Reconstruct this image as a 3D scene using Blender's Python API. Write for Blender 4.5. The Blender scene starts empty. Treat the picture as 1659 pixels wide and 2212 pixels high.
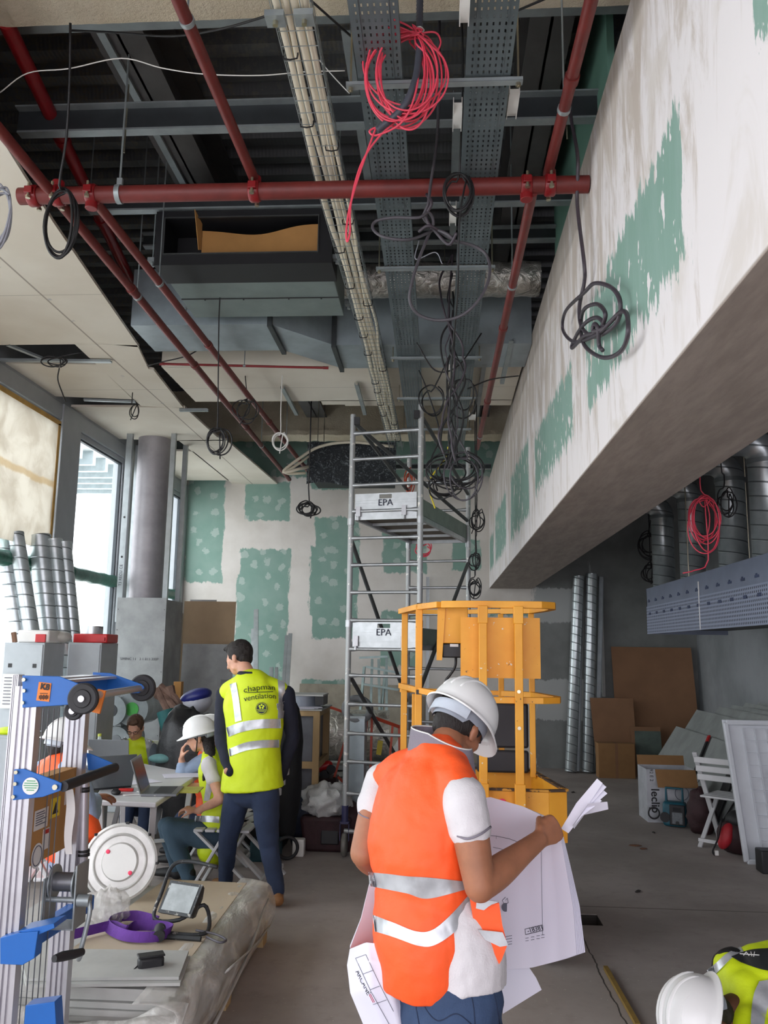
import bpy, bmesh, math, random
from mathutils import Vector, Matrix, Euler, noise
from mathutils.bvhtree import BVHTree
R = random.Random(7)
PI = math.pi
SC = bpy.context.scene
COL = SC.collection

# ------------------------------------------------------------------ camera
F_PX = 1821.0; PW, PH = 1659, 2212; CAM_H = 1.75
_d = Vector((947-829.5, 1406-1106, F_PX)).normalized()
_u = Vector((160.0, -(F_PX*F_PX+117.5*160)/300.0, F_PX)).normalized()
_r = _d.cross(_u)
if _r.x < 0: _r = -_r
CAM = Vector((0, 0, CAM_H))
def ray(a, b):
    v = Vector((a-829.5, b-1106.0, F_PX)); return Vector((v.dot(_r), v.dot(_d), v.dot(_u)))
def az(a, b, z=0.0):
    v = ray(a, b); return CAM + v*((z-CAM_H)/v.z)
def ay(a, b, y):
    v = ray(a, b); return CAM + v*(y/v.y)
def ax(a, b, x):
    v = ray(a, b); return CAM + v*(x/v.x)
cam_data = bpy.data.cameras.new('camera'); cam = bpy.data.objects.new('camera', cam_data); COL.objects.link(cam)
def _w(v): return Vector((v.dot(_r), v.dot(_d), v.dot(_u)))
cx_, cy_, cz_ = _w(Vector((1, 0, 0))), _w(Vector((0, -1, 0))), _w(Vector((0, 0, -1)))
mw = Matrix(((cx_.x, cy_.x, cz_.x, 0), (cx_.y, cy_.y, cz_.y, 0), (cx_.z, cy_.z, cz_.z, CAM_H), (0, 0, 0, 1)))
cam.matrix_world = mw
cam_data.sensor_fit = 'VERTICAL'; cam_data.sensor_height = 24.0; cam_data.lens = 24.0*F_PX/PH
cam_data.clip_start = 0.05; cam_data.clip_end = 200
SC.camera = cam

# ------------------------------------------------------------------ light and exposure
SC.view_settings.view_transform = 'Standard'; SC.view_settings.look = 'None'
SC.view_settings.gamma = 1.0; SC.view_settings.use_curve_mapping = False
SC.view_settings.exposure = 0.92
world = bpy.data.worlds.new('sky'); SC.world = world; world.use_nodes = True
wn = world.node_tree; wn.nodes.clear()
_bg = wn.nodes.new('ShaderNodeBackground'); _bg.inputs[0].default_value = (0.95, 0.91, 0.99, 1); _bg.inputs[1].default_value = 2.6
_wo = wn.nodes.new('ShaderNodeOutputWorld'); wn.links.new(_bg.outputs[0], _wo.inputs[0])
def daylight(name, loc, rot, sx, sy):
    # light portal: guides the sky's own light through the opening, gives off none itself
    l = bpy.data.lights.new(name, 'AREA'); l.shape = 'RECTANGLE'; l.size = sx; l.size_y = sy; l.cycles.is_portal = True
    o = bpy.data.objects.new(name, l); o.location = loc; o.rotation_euler = rot; COL.objects.link(o); return o
# daylight falling through the facade on the left and through the glazed front behind the photographer
daylight('daylight_left', (-4.5, 4.6, 2.2), (0, -PI/2, 0), 4.3, 17.8)
daylight('daylight_front', (0, -4.4, 2.25), (PI/2, 0, 0), 8.5, 4.3)
SC.cycles.max_bounces = 8; SC.cycles.diffuse_bounces = 5; SC.cycles.transparent_max_bounces = 16
SC.cycles.use_denoising = True
try: SC.cycles.sample_clamp_indirect = 6.0
except Exception: pass

# ------------------------------------------------------------------ materials
def lin(c):
    c = c/255.0
    return c/12.92 if c <= 0.04045 else ((c+0.055)/1.055)**2.4
def rgb(c): return (lin(c[0]), lin(c[1]), lin(c[2]), 1.0)
class NT:
    """tiny node helper"""
    def __init__(s, name):
        s.m = bpy.data.materials.new(name); s.m.use_nodes = True; s.t = s.m.node_tree; s.t.nodes.clear()
        s.out = s.t.nodes.new('ShaderNodeOutputMaterial'); s.b = s.t.nodes.new('ShaderNodeBsdfPrincipled')
        s.t.links.new(s.b.outputs[0], s.out.inputs[0])
    def n(s, typ, **kw):
        nd = s.t.nodes.new(typ)
        for k, v in kw.items(): setattr(nd, k, v)
        return nd
    def l(s, a, b): s.t.links.new(a, b)
    def _in(s, sock, v):
        if v is None: return
        if isinstance(v, (int, float)): sock.default_value = v
        elif isinstance(v, (tuple, list)): sock.default_value = v
        else: s.l(v, sock)
    def math(s, op, a, b=None, c=None, clamp=False):
        nd = s.n('ShaderNodeMath', operation=op, use_clamp=clamp)
        s._in(nd.inputs[0], a); s._in(nd.inputs[1], b)
        if c is not None: s._in(nd.inputs[2], c)
        return nd.outputs[0]
    def mix(s, f, a, b):
        nd = s.n('ShaderNodeMix', data_type='RGBA'); s._in(nd.inputs[0], f); s._in(nd.inputs[6], a); s._in(nd.inputs[7], b); return nd.outputs[2]
    def step(s, x, lo, hi):
        nd = s.n('ShaderNodeMapRange', interpolation_type='SMOOTHSTEP'); s._in(nd.inputs[0], x)
        nd.inputs[1].default_value = lo; nd.inputs[2].default_value = hi; return nd.outputs[0]
    def pos(s, kind='Object', scale=None):
        if not hasattr(s, 'tc'): s.tc = s.n('ShaderNodeTexCoord'); s.geo = s.n('ShaderNodeNewGeometry')
        o = s.geo.outputs['Position'] if kind == 'World' else s.tc.outputs[kind]
        if scale:
            mp = s.n('ShaderNodeMapping'); mp.inputs['Scale'].default_value = scale; s.l(o, mp.inputs[0]); return mp.outputs[0]
        return o
    def sep(s, v):
        nd = s.n('ShaderNodeSeparateXYZ'); s.l(v, nd.inputs[0]); return nd.outputs
    def noise(s, vec, scale, detail=4, rough=0.55, dist=0.0):
        nd = s.n('ShaderNodeTexNoise'); s.l(vec, nd.inputs['Vector']); nd.inputs['Scale'].default_value = scale
        nd.inputs['Detail'].default_value = detail; nd.inputs['Roughness'].default_value = rough; nd.inputs['Distortion'].default_value = dist
        return nd.outputs[0]
    def bump(s, h, strength=0.3, dist=0.01):
        nd = s.n('ShaderNodeBump'); nd.inputs['Strength'].default_value = strength; nd.inputs['Distance'].default_value = dist
        s.l(h, nd.inputs['Height']); s.l(nd.outputs[0], s.b.inputs['Normal'])
    def set(s, **kw):
        for k, v in kw.items(): s._in(s.b.inputs[k.replace('_', ' ')], v)
_mats = {}
def M(name, c=(128, 128, 128), rough=0.6, metal=0.0, var=0.12, vs=6.0, bump=0.0, bs=40.0, stretch=None, c2=None, spec=None, trans=0.0, alpha=None, thr=None):
    """plain procedural material: base colour mottled by noise, optional bump"""
    if name in _mats: return _mats[name]
    s = NT(name); p = s.pos('Object', stretch)
    nz = s.noise(p, vs, 5, 0.6)
    col = rgb(c); dark = rgb(c2) if c2 else tuple(x*(1-var*2) for x in col[:3])+(1,)
    if thr: f = s.step(nz, thr[0], thr[1])
    else: f = s.step(nz, 0.3, 0.7)
    s.set(Base_Color=s.mix(f, col, dark) if (thr) else s.mix(f, dark, col), Roughness=rough, Metallic=metal)
    if trans: s.b.inputs['Transmission Weight'].default_value = trans
    if alpha is not None: s.b.inputs['Alpha'].default_value = alpha
    if spec is not None: s.b.inputs['Specular IOR Level'].default_value = spec
    if bump: s.bump(s.noise(p, bs, 4, 0.6), bump, 0.01)
    _mats[name] = s.m; return s.m

# ------------------------------------------------------------------ mesh builder
def V(*a): return Vector(a[0]) if len(a) == 1 else Vector(a)
def catmull(pts, k=6, closed=False):
    pts = [Vector(p) for p in pts]; n = len(pts)
    if n < 3: return pts
    out = []
    rng = range(n) if closed else range(n-1)
    for i in rng:
        p0 = pts[(i-1) % n] if (closed or i > 0) else pts[0]*2-pts[1]
        p1 = pts[i]; p2 = pts[(i+1) % n]
        p3 = pts[(i+2) % n] if (closed or i+2 < n) else pts[-1]*2-pts[-2]
        for j in range(k):
            t = j/k; t2 = t*t; t3 = t2*t
            out.append(0.5*((2*p1)+(p2-p0)*t+(2*p0-5*p1+4*p2-p3)*t2+(3*p1-p0-3*p2+p3)*t3))
    if not closed: out.append(pts[-1])
    return out
class MB:
    def __init__(s): s.v = []; s.f = []
    def add(s, v, f):
        o = len(s.v); s.v += [Vector(p) for p in v]; s.f += [tuple(i+o for i in q) for q in f]; return s
    def box(s, c, d, rot=None):
        c = Vector(c); x, y, z = d[0]/2, d[1]/2, d[2]/2
        vs = [Vector((sx*x, sy*y, sz*z)) for sx in (-1, 1) for sy in (-1, 1) for sz in (-1, 1)]
        if rot is not None:
            m = rot if isinstance(rot, Matrix) else Euler(rot if isinstance(rot, (tuple, list)) else (0, 0, rot)).to_matrix()
            vs = [m @ q for q in vs]
        return s.add([c+q for q in vs], [(0, 1, 3, 2), (4, 6, 7, 5), (0, 4, 5, 1), (2, 3, 7, 6), (0, 2, 6, 4), (1, 5, 7, 3)])
    def b2(s, a, b):
        a, b = Vector(a), Vector(b); return s.box((a+b)/2, [abs(q) for q in (b-a)])
    def bar(s, a, b, w, h, up=(0, 0, 1)):
        a, b, up = Vector(a), Vector(b), Vector(up); d = (b-a).normalized()
        if abs(d.dot(up)) > 0.98: up = Vector((0, 1, 0)) if abs(d.y) < 0.9 else Vector((1, 0, 0))
        x = d.cross(up).normalized(); y = x.cross(d).normalized()
        vs = []
        for p in (a, b):
            for sx, sy in ((-1, -1), (1, -1), (1, 1), (-1, 1)): vs.append(p+x*(sx*w/2)+y*(sy*h/2))
        return s.add(vs, [(0, 3, 2, 1), (4, 5, 6, 7), (0, 1, 5, 4), (1, 2, 6, 5), (2, 3, 7, 6), (3, 0, 4, 7)])
    def channel(s, a, b, w, h, t=0.004, up=(0, 0, 1)):
        """U profile: web w wide, flanges h high (towards up)"""
        a, b, up = Vector(a), Vector(b), Vector(up); d = (b-a).normalized()
        x = d.cross(up).normalized(); y = x.cross(d).normalized()
        s.bar(a, b, w, t, up)
        for sg in (-1, 1): s.bar(a+x*(sg*(w/2-t/2))+y*(h/2), b+x*(sg*(w/2-t/2))+y*(h/2), t, h, up)
        return s
    def tube(s, pts, r, n=8, closed=False, smooth=0, caps=True, flat=1.0, side=None):
        pts = [Vector(p) for p in pts]
        rr = r if isinstance(r, (list, tuple)) else [r]*len(pts)
        if smooth:
            q = catmull([Vector((p.x, p.y, p.z)) for p in pts], smooth, closed)
            if isinstance(r, (list, tuple)):
                ra = catmull([Vector((a, 0, 0)) for a in rr], smooth, closed); rr = [max(1e-4, a.x) for a in ra]
            else: rr = [r]*len(q)
            pts = q
        m = len(pts)
        if m < 2: return s
        nrm = None; rings = []
        for i, p in enumerate(pts):
            if closed: t = pts[(i+1) % m]-pts[i-1]
            else: t = pts[min(i+1, m-1)]-pts[max(i-1, 0)]
            if t.length < 1e-9: t = Vector((0, 0, 1))
            t.normalize()
            if side is not None: nrm = Vector(side)-t*Vector(side).dot(t)
            elif nrm is None: nrm = t.orthogonal()
            else: nrm = nrm-t*nrm.dot(t)
            if nrm.length < 1e-6: nrm = t.orthogonal()
            nrm.normalize(); bn = t.cross(nrm)
            rings.append([p+(nrm*math.cos(2*PI*k/n)+bn*(math.sin(2*PI*k/n)*flat))*rr[i] for k in range(n)])
        return s.loft(rings, closed, caps)
    def loft(s, rings, closed=False, caps=True):
        n = len(rings[0]); o = len(s.v); m = len(rings)
        for rg in rings: s.v += [Vector(p) for p in rg]
        for i in range(m if closed else m-1):
            j = (i+1) % m
            for k in range(n):
                k2 = (k+1) % n; s.f.append((o+i*n+k, o+i*n+k2, o+j*n+k2, o+j*n+k))
        if caps and not closed:
            s.f.append(tuple(o+k for k in range(n))[::-1]); s.f.append(tuple(o+(m-1)*n+k for k in range(n)))
        return s
    def limb(s, pts, radii, side=(1, 0, 0), n=20, k=5, flat0=False):
        """closed rounded tapering sleeve; radii entries r or (r_side, r_other)"""
        ra = [(q if isinstance(q, (tuple, list)) else (q, q)) for q in radii]
        P = catmull(pts, k) if len(pts) > 2 else [Vector(pts[0]).lerp(Vector(pts[1]), i/k) for i in range(k+1)]
        A = catmull([Vector((a, b, 0)) for a, b in ra], k) if len(pts) > 2 else [Vector((ra[0][0], ra[0][1], 0)).lerp(Vector((ra[1][0], ra[1][1], 0)), i/k) for i in range(k+1)]
        side = Vector(side); rings = []
        def ring(p, t, a, b):
            x = side-t*side.dot(t)
            if x.length < 1e-3: x = t.orthogonal()
            x.normalize(); y = t.cross(x)
            return [p+x*(math.cos(2*PI*i/n)*a)+y*(math.sin(2*PI*i/n)*b) for i in range(n)]
        m = len(P)
        def tan(i):
            t = P[min(i+1, m-1)]-P[max(i-1, 0)]; return t.normalized() if t.length > 1e-9 else Vector((0, 0, 1))
        t0 = tan(0)
        for q in (() if flat0 else (0.98, 0.8, 0.5, 0.2)): rings.append(ring(P[0]-t0*min(A[0].x, A[0].y)*q, t0, A[0].x*math.sqrt(max(0.002, 1-q*q)), A[0].y*math.sqrt(max(0.002, 1-q*q))))
        for i in range(m): rings.append(ring(P[i], tan(i), max(A[i].x, .002), max(A[i].y, .002)))
        t1 = tan(m-1)
        for q in (0.2, 0.5, 0.8, 0.98): rings.append(ring(P[-1]+t1*min(A[-1].x, A[-1].y)*q, t1, A[-1].x*math.sqrt(max(0.002, 1-q*q)), A[-1].y*math.sqrt(max(0.002, 1-q*q))))
        return s.loft(rings)
    def ell(s, c, r, rot=None, nu=20, nv=12):
        c = Vector(c); r = r if isinstance(r, (tuple, list)) else (r, r, r)
        m = Matrix.Identity(3) if rot is None else (rot if isinstance(rot, Matrix) else Euler(rot).to_matrix())
        rings = []
        for j in range(nv+1):
            a = PI*min(max(j/nv, 0.01), 0.99); rings.append([c+m @ Vector((r[0]*math.sin(a)*math.cos(2*PI*i/nu), r[1]*math.sin(a)*math.sin(2*PI*i/nu), -r[2]*math.cos(a))) for i in range(nu)])
        return s.loft(rings)
    def lathe(s, prof, c=(0, 0, 0), rot=None, n=32, sx=1, sy=1):
        c = Vector(c); m = Matrix.Identity(3) if rot is None else (rot if isinstance(rot, Matrix) else Euler(rot).to_matrix())
        return s.loft([[c+m @ Vector((max(r, 1e-4)*math.cos(2*PI*i/n)*sx, max(r, 1e-4)*math.sin(2*PI*i/n)*sy, z)) for i in range(n)] for r, z in prof])
    def cyl(s, a, b, r, n=16, r2=None): return s.tube([a, b], [r, r if r2 is None else r2], n)
    def prism(s, poly, off):
        poly = [Vector(p) for p in poly]; off = Vector(off); n = len(poly)
        return s.add(poly+[p+off for p in poly], [tuple(range(n))[::-1], tuple(range(n, 2*n))]+[(i, (i+1) % n, n+(i+1) % n, n+i) for i in range(n)])
    def sheet(s, fn, nu, nv, t=0.0):
        """surface fn(u,v) in 0..1; t gives it thickness along its normal"""
        g = [[Vector(fn(i/nu, j/nv)) for j in range(nv+1)] for i in range(nu+1)]
        def nr(i, j):
            a = g[min(i+1, nu)][j]-g[max(i-1, 0)][j]; b = g[i][min(j+1, nv)]-g[i][max(j-1, 0)]; c = a.cross(b)
            return c.normalized() if c.length > 1e-12 else Vector((0, 0, 1))
        o = len(s.v); w = nv+1
        if t == 0:
            s.v += [p for row in g for p in row]
            for i in range(nu):
                for j in range(nv): s.f.append((o+i*w+j, o+(i+1)*w+j, o+(i+1)*w+j+1, o+i*w+j+1))
            return s
        N = (nu+1)*w
        s.v += [g[i][j]+nr(i, j)*t/2 for i in range(nu+1) for j in range(w)]
        s.v += [g[i][j]-nr(i, j)*t/2 for i in range(nu+1) for j in range(w)]
        for i in range(nu):
            for j in range(nv):
                s.f.append((o+i*w+j, o+(i+1)*w+j, o+(i+1)*w+j+1, o+i*w+j+1)); s.f.append((o+N+i*w+j, o+N+i*w+j+1, o+N+(i+1)*w+j+1, o+N+(i+1)*w+j))
        for i in range(nu):
            s.f.append((o+i*w, o+N+i*w, o+N+(i+1)*w, o+(i+1)*w)); s.f.append((o+i*w+nv, o+(i+1)*w+nv, o+N+(i+1)*w+nv, o+N+i*w+nv))
        for j in range(nv):
            s.f.append((o+j, o+j+1, o+N+j+1, o+N+j)); q = o+nu*w+j; s.f.append((q, q+N, q+N+1, q+1))
        return s
    def xf(s, m):
        s.v = [m @ p for p in s.v]; return s
def pmat(o):
    """world matrix of an unevaluated object chain"""
    m = Matrix.LocRotScale(o.location, o.rotation_euler, o.scale)
    return pmat(o.parent) @ m if o.parent else m
def build(name, mb, mat, parent=None, local=False, ang=35, bevel=0, mods=None):
    me = bpy.data.meshes.new(name)
    o = bpy.data.objects.new(name, me); COL.objects.link(o)
    vs = mb.v
    lo = Vector((min(p.x for p in vs), min(p.y for p in vs), min(p.z for p in vs))); hi = Vector((max(p.x for p in vs), max(p.y for p in vs), max(p.z for p in vs)))
    if parent is not None:
        if not local:
            inv = pmat(parent).inverted(); vs = [inv @ p for p in vs]
        o.parent = parent
    elif not local:
        b = Vector(((lo.x+hi.x)/2, (lo.y+hi.y)/2, lo.z)); vs = [p-b for p in vs]; o.location = b
    me.from_pydata([tuple(p) for p in vs], [], mb.f); me.validate(); me.update()
    bm = bmesh.new(); bm.from_mesh(me); bmesh.ops.recalc_face_normals(bm, faces=bm.faces); bm.to_mesh(me); bm.free()
    me.polygons.foreach_set('use_smooth', [True]*len(me.polygons)); me.set_sharp_from_angle(angle=math.radians(ang))
    if mat: me.materials.append(mat)
    if bevel:
        b = o.modifiers.new('bevel', 'BEVEL'); b.width = bevel; b.segments = 2; b.limit_method = 'ANGLE'; b.angle_limit = math.radians(40)
    return o
def blob(name, mb, mat, parent=None, voxel=0.01, smooth=4, disp=None):
    """one continuous surface grown around overlapping volumes"""
    o = build(name, mb, mat, parent, ang=180)
    r = o.modifiers.new('skin', 'REMESH'); r.mode = 'VOXEL'; r.voxel_size = voxel; r.use_smooth_shade = True
    if smooth: q = o.modifiers.new('smooth', 'SMOOTH'); q.factor = 0.5; q.iterations = smooth
    if disp:
        tx = bpy.data.textures.new(name+'_folds', 'CLOUDS'); tx.noise_scale = disp[1]; tx.noise_depth = 2
        d = o.modifiers.new('folds', 'DISPLACE'); d.texture = tx; d.strength = disp[0]; d.mid_level = 0.5; d.texture_coords = 'LOCAL'
    return o
def tag(o, label=None, cat=None, group=None, kind=None):
    if label: o['label'] = label
    if cat: o['category'] = cat
    if group: o['group'] = group
    if kind: o['kind'] = kind
    return o
def thing(name, label, cat, loc=(0, 0, 0), rz=0.0, group=None):
    o = bpy.data.objects.new(name, None); COL.objects.link(o); o.empty_display_size = 0.1
    o.location = loc; o.rotation_euler = (0, 0, rz) if isinstance(rz, (int, float)) else rz
    return tag(o, label, cat, group)
def one(name, mb, mat, label, cat, group=None, **kw): return tag(build(name, mb, mat, **kw), label, cat, group)
def struct(name, mb, mat, parent=None, **kw):
    o = build(name, mb, mat, parent, **kw)
    if parent is None: o['kind'] = 'structure'
    return o
def dup(root, loc, rz=None, label=None, group=None):
    def cp(o, par):
        c = o.copy(); COL.objects.link(c); c.parent = par
        for ch in [q for q in kids if q.parent == o]: cp(ch, c)
        return c
    kids = [q for q in COL.objects if q.parent is not None]
    r = cp(root, None); r.location = loc
    if rz is not None: r.rotation_euler = (0, 0, rz) if isinstance(rz, (int, float)) else rz
    if label: r['label'] = label
    if group: r['group'] = group
    return r
def text(name, body, size, mat, parent, mtx, on=None, depth=0.001, axis=None, bold=0.0, extrude=0.0004):
    """lettering as a mesh; mtx places the text plane (x right, y up, z out); on = object whose surface it hugs"""
    cu = bpy.data.curves.new(name, 'FONT'); cu.body = body; cu.size = size; cu.align_x = 'CENTER'; cu.align_y = 'CENTER'; cu.extrude = extrude; cu.offset = bold; cu.resolution_u = 3
    t = bpy.data.objects.new(name+'_tmp', cu); COL.objects.link(t)
    dg = bpy.context.evaluated_depsgraph_get(); dg.update()
    me = bpy.data.meshes.new_from_object(t.evaluated_get(dg)); bpy.data.objects.remove(t)
    vs = [mtx @ v.co for v in me.vertices]; fs = [tuple(p.vertices) for p in me.polygons]
    if on is not None:
        bm = bmesh.new(); bm.from_mesh(me)
        bmesh.ops.subdivide_edges(bm, edges=[e for e in bm.edges if e.calc_length() > 0.012], cuts=2)
        vs = [mtx @ v.co for v in bm.verts]; bm.verts.index_update(); fs = [tuple(v.index for v in f.verts) for f in bm.faces]; bm.free()
        vs = hug(on, vs, (mtx.to_3x3() @ Vector((0, 0, 1))).normalized(), depth)
    mb = MB(); mb.add(vs, fs)
    return build(name, mb, mat, parent, ang=20)
_bv = {}
def hug(on, vs, out, depth=0.002):
    if on.name not in _bv:
        bpy.context.view_layer.update(); dg = bpy.context.evaluated_depsgraph_get(); ev = on.evaluated_get(dg); me = ev.to_mesh()
        m = ev.matrix_world; _bv[on.name] = BVHTree.FromPolygons([m @ v.co for v in me.vertices], [tuple(p.vertices) for p in me.polygons]); ev.to_mesh_clear()
    bv = _bv[on.name]; res = []
    for p in vs:
        h, nn, i, dd = bv.ray_cast(p+out*0.3, -out, 0.6)
        res.append((h+out*depth) if h is not None else p)
    return res
def frame_m(o, x, y):
    """4x4 placing a plane: origin o, x right, y up"""
    x = Vector(x).normalized(); z = x.cross(Vector(y)).normalized(); y = z.cross(x)
    return Matrix(((x.x, y.x, z.x, o[0]), (x.y, y.y, z.y, o[1]), (x.z, y.z, z.z, o[2]), (0, 0, 0, 1)))
# ================================================================== STRUCTURE
CEIL = 4.43; DECK = 5.55; BY = 13.52; WX = -4.2; RX = 4.0; FY = -4.2; BX0 = 0.806; BX1 = 1.475; BZ = 2.74
def patches(s, u, v, boxes, amp=0.09, soft=0.02, nz=None):
    """mask of ragged rectangles (u0,v0,u1,v1)"""
    if nz is None: nz = s.noise(s.pos('World'), 7, 6, 0.7)
    wob = s.math('MULTIPLY', s.math('SUBTRACT', nz, 0.5), amp*4)
    best = None
    for (a, b, c, d) in boxes:
        du = s.math('SUBTRACT', s.math('ABSOLUTE', s.math('SUBTRACT', u, (a+c)/2)), abs(c-a)/2)
        dv = s.math('SUBTRACT', s.math('ABSOLUTE', s.math('SUBTRACT', v, (b+d)/2)), abs(d-b)/2)
        m = s.math('MAXIMUM', du, dv); best = m if best is None else s.math('MINIMUM', best, m)
    return s.step(s.math('ADD', best, wob), soft, -soft)
GREEN = rgb((138, 166, 155)); FILL = rgb((208, 203, 196))
def filler(s, sc=3.4, r=0.42):
    """dabs of filler over the screw heads"""
    vo = s.n('ShaderNodeTexVoronoi', voronoi_dimensions='2D'); vo.inputs['Scale'].default_value = sc; vo.inputs['Randomness'].default_value = 0.85
    q = s.sep(s.pos('World')); cb_ = s.n('ShaderNodeCombineXYZ'); s.l(q[0], cb_.inputs[0]); s.l(q[2], cb_.inputs[1]); s.l(cb_.outputs[0], vo.inputs['Vector'])
    n = s.noise(s.pos('World'), 9, 4, 0.7); big = s.noise(s.pos('World'), 1.3, 2)
    return s.math('MULTIPLY', s.step(s.math('ADD', vo.outputs['Distance'], s.math('MULTIPLY', s.math('SUBTRACT', n, 0.5), 0.7)), r*0.5, r*0.38), .8)
# floor ------------------------------------------------------------
s = NT('screed_floor'); p = s.pos('World')
n1 = s.noise(p, 0.8, 6, 0.6); n2 = s.noise(p, 9, 5, 0.7); n3 = s.noise(p, 60, 2, 0.5)
c = s.mix(s.step(n1, 0.35, 0.65), rgb((150, 141, 136)), rgb((172, 163, 158)))
c = s.mix(s.math('MULTIPLY', s.step(n2, 0.5, 0.75), 0.35), c, rgb((128, 120, 112)))
c = s.mix(s.step(n3, 0.71, 0.76), c, rgb((205, 200, 190)))
xyz = s.sep(p)
crk = s.math('ABSOLUTE', s.math('SUBTRACT', xyz[0], s.math('ADD', 0.90, s.math('MULTIPLY', s.math('SUBTRACT', s.noise(p, 5, 3), 0.5), 0.05))))
c = s.mix(s.math('MULTIPLY', s.step(crk, 0.006, 0.002), s.step(xyz[1], 6.2, 5.9)), c, rgb((60, 56, 52)))
jl = s.math('ABSOLUTE', s.math('SUBTRACT', xyz[1], 6.35))
c = s.mix(s.math('MULTIPLY', s.step(jl, 0.012, 0.004), s.step(xyz[0], 0.5, 0.6)), c, rgb((110, 104, 98)))
s.set(Base_Color=c, Roughness=0.75); s.bump(n2, 0.15, 0.01); m_floor = s.m
hx0, hx1, hy0, hy1 = 0.86, 1.08, 5.93, 6.17
mb = MB()
mb.b2((WX-0.4, FY-0.3, -0.15), (RX+0.3, hy0, 0)); mb.b2((WX-0.4, hy1, -0.15), (RX+0.3, BY+0.3, 0)); mb.b2((WX-0.4, hy0, -0.15), (hx0, hy1, 0)); mb.b2((hx1, hy0, -0.15), (RX+0.3, hy1, 0))
struct('floor', mb, m_floor)
mb = MB().b2((hx0-.02, hy0-.02, -.2), (hx1+.02, hy1+.02, -.14)); mb.tube([(hx0+.03, hy1-.02, -.05), (hx0+.05, hy1-.1, -.11), (hx0+.12, hy0+.05, -.12)], .006, 6, smooth=4)
for a, b in (((hx0-.004, hy0-.004, -.14), (hx0+.004, hy1+.004, -.004)), ((hx1-.004, hy0-.004, -.14), (hx1+.004, hy1+.004, -.004)), ((hx0, hy0-.004, -.14), (hx1, hy0+.004, -.004)), ((hx0, hy1-.004, -.14), (hx1, hy1+.004, -.004))): mb.b2(a, b)  # thin liner added inside the hole; its dark colour stands in for shade
struct('trim_6', mb, M('pit_shade_liner', (58, 54, 50), .9))
# back wall ---------------------------------------------------------
s = NT('plasterboard_wall'); p = s.pos('World'); xyz = s.sep(p)
def bx(x0, y0, x1, y1):
    a = ay(x0, y0, BY); b = ay(x1, y1, BY); return (a.x, a.z, b.x, b.z)
nz = s.noise(s.pos('World', (1, 1, 0.35)), 9, 6, 0.72)
pm = patches(s, xyz[0], xyz[2], [bx(407, 1030, 478, 1258), bx(532, 1040, 626, 1124), bx(520, 1186, 618, 1478), bx(512, 1240, 600, 1478), bx(682, 1118, 772, 1380), bx(672, 1180, 760, 1330),
    bx(828, 1130, 922, 1238), bx(978, 1165, 1038, 1232), bx(822, 1320, 905, 1440), bx(650, 1468, 750, 1486), bx(672, 1020, 760, 1058), bx(1060, 1300, 1150, 1330), (-6, 4.55, 9, 7)], 0.05, 0.012, nz)
plast = s.mix(s.step(s.noise(p, 1.6, 5), 0.3, 0.7), rgb((204, 198, 190)), rgb((222, 217, 211)))
beige = patches(s, xyz[0], xyz[2], [(-4.4, 0, -3.6, 2.3), (-2.4, 0, 1.3, 1.05)], 0.02)
plast = s.mix(s.math('MULTIPLY', beige, 0.85), plast, rgb((150, 138, 122)))
grn = s.mix(filler(s), s.mix(s.step(s.noise(p, 3, 3), .3, .7), GREEN, rgb((128, 160, 148))), rgb((176, 192, 184)))
left = s.mix(pm, plast, grn)
gray = s.mix(s.step(s.noise(p, 2.5, 5), .3, .7), rgb((112, 114, 112)), rgb((128, 130, 128)))
lp = patches(s, xyz[0], xyz[2], [bx(1100, 1270, 1252, 1344), bx(1100, 1466, 1292, 1556), (2.36, 0, 2.42, 3.2), bx(1225, 1470, 1300, 1500)], 0.05, 0.012, nz)
right = s.mix(lp, gray, rgb((168, 170, 168)))
col = s.mix(s.step(s.math('ADD', xyz[0], s.math('MULTIPLY', s.math('SUBTRACT', nz, .5), .5)), 1.46, 1.52), left, right)
s.set(Base_Color=col, Roughness=0.85); s.bump(s.noise(p, 18, 4), 0.08, 0.01)
struct('wall_back', MB().b2((WX-0.3, BY, -0.1), (RX+0.3, BY+0.2, DECK+0.2)), s.m)
# right wall ---------------------------------------------------------
s = NT('concrete_wall'); p = s.pos('World'); n1 = s.noise(p, 1.1, 6, 0.6); n2 = s.noise(s.pos('World', (1, 1, .25)), 4, 5, .7)
c = s.mix(s.step(n1, .3, .7), rgb((128, 132, 134)), rgb((152, 155, 158))); c = s.mix(s.step(n2, .69, .73), c, rgb((196, 196, 194)))
s.set(Base_Color=c, Roughness=0.9); s.bump(n1, .1, .01)
struct('wall_right', MB().b2((RX, FY-0.3, -0.1), (RX+0.2, BY+0.2, DECK+0.2)), s.m)
struct('column_right', MB().b2((RX-0.06, 9.2, 0), (RX, 9.35, DECK)), s.m)
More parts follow.
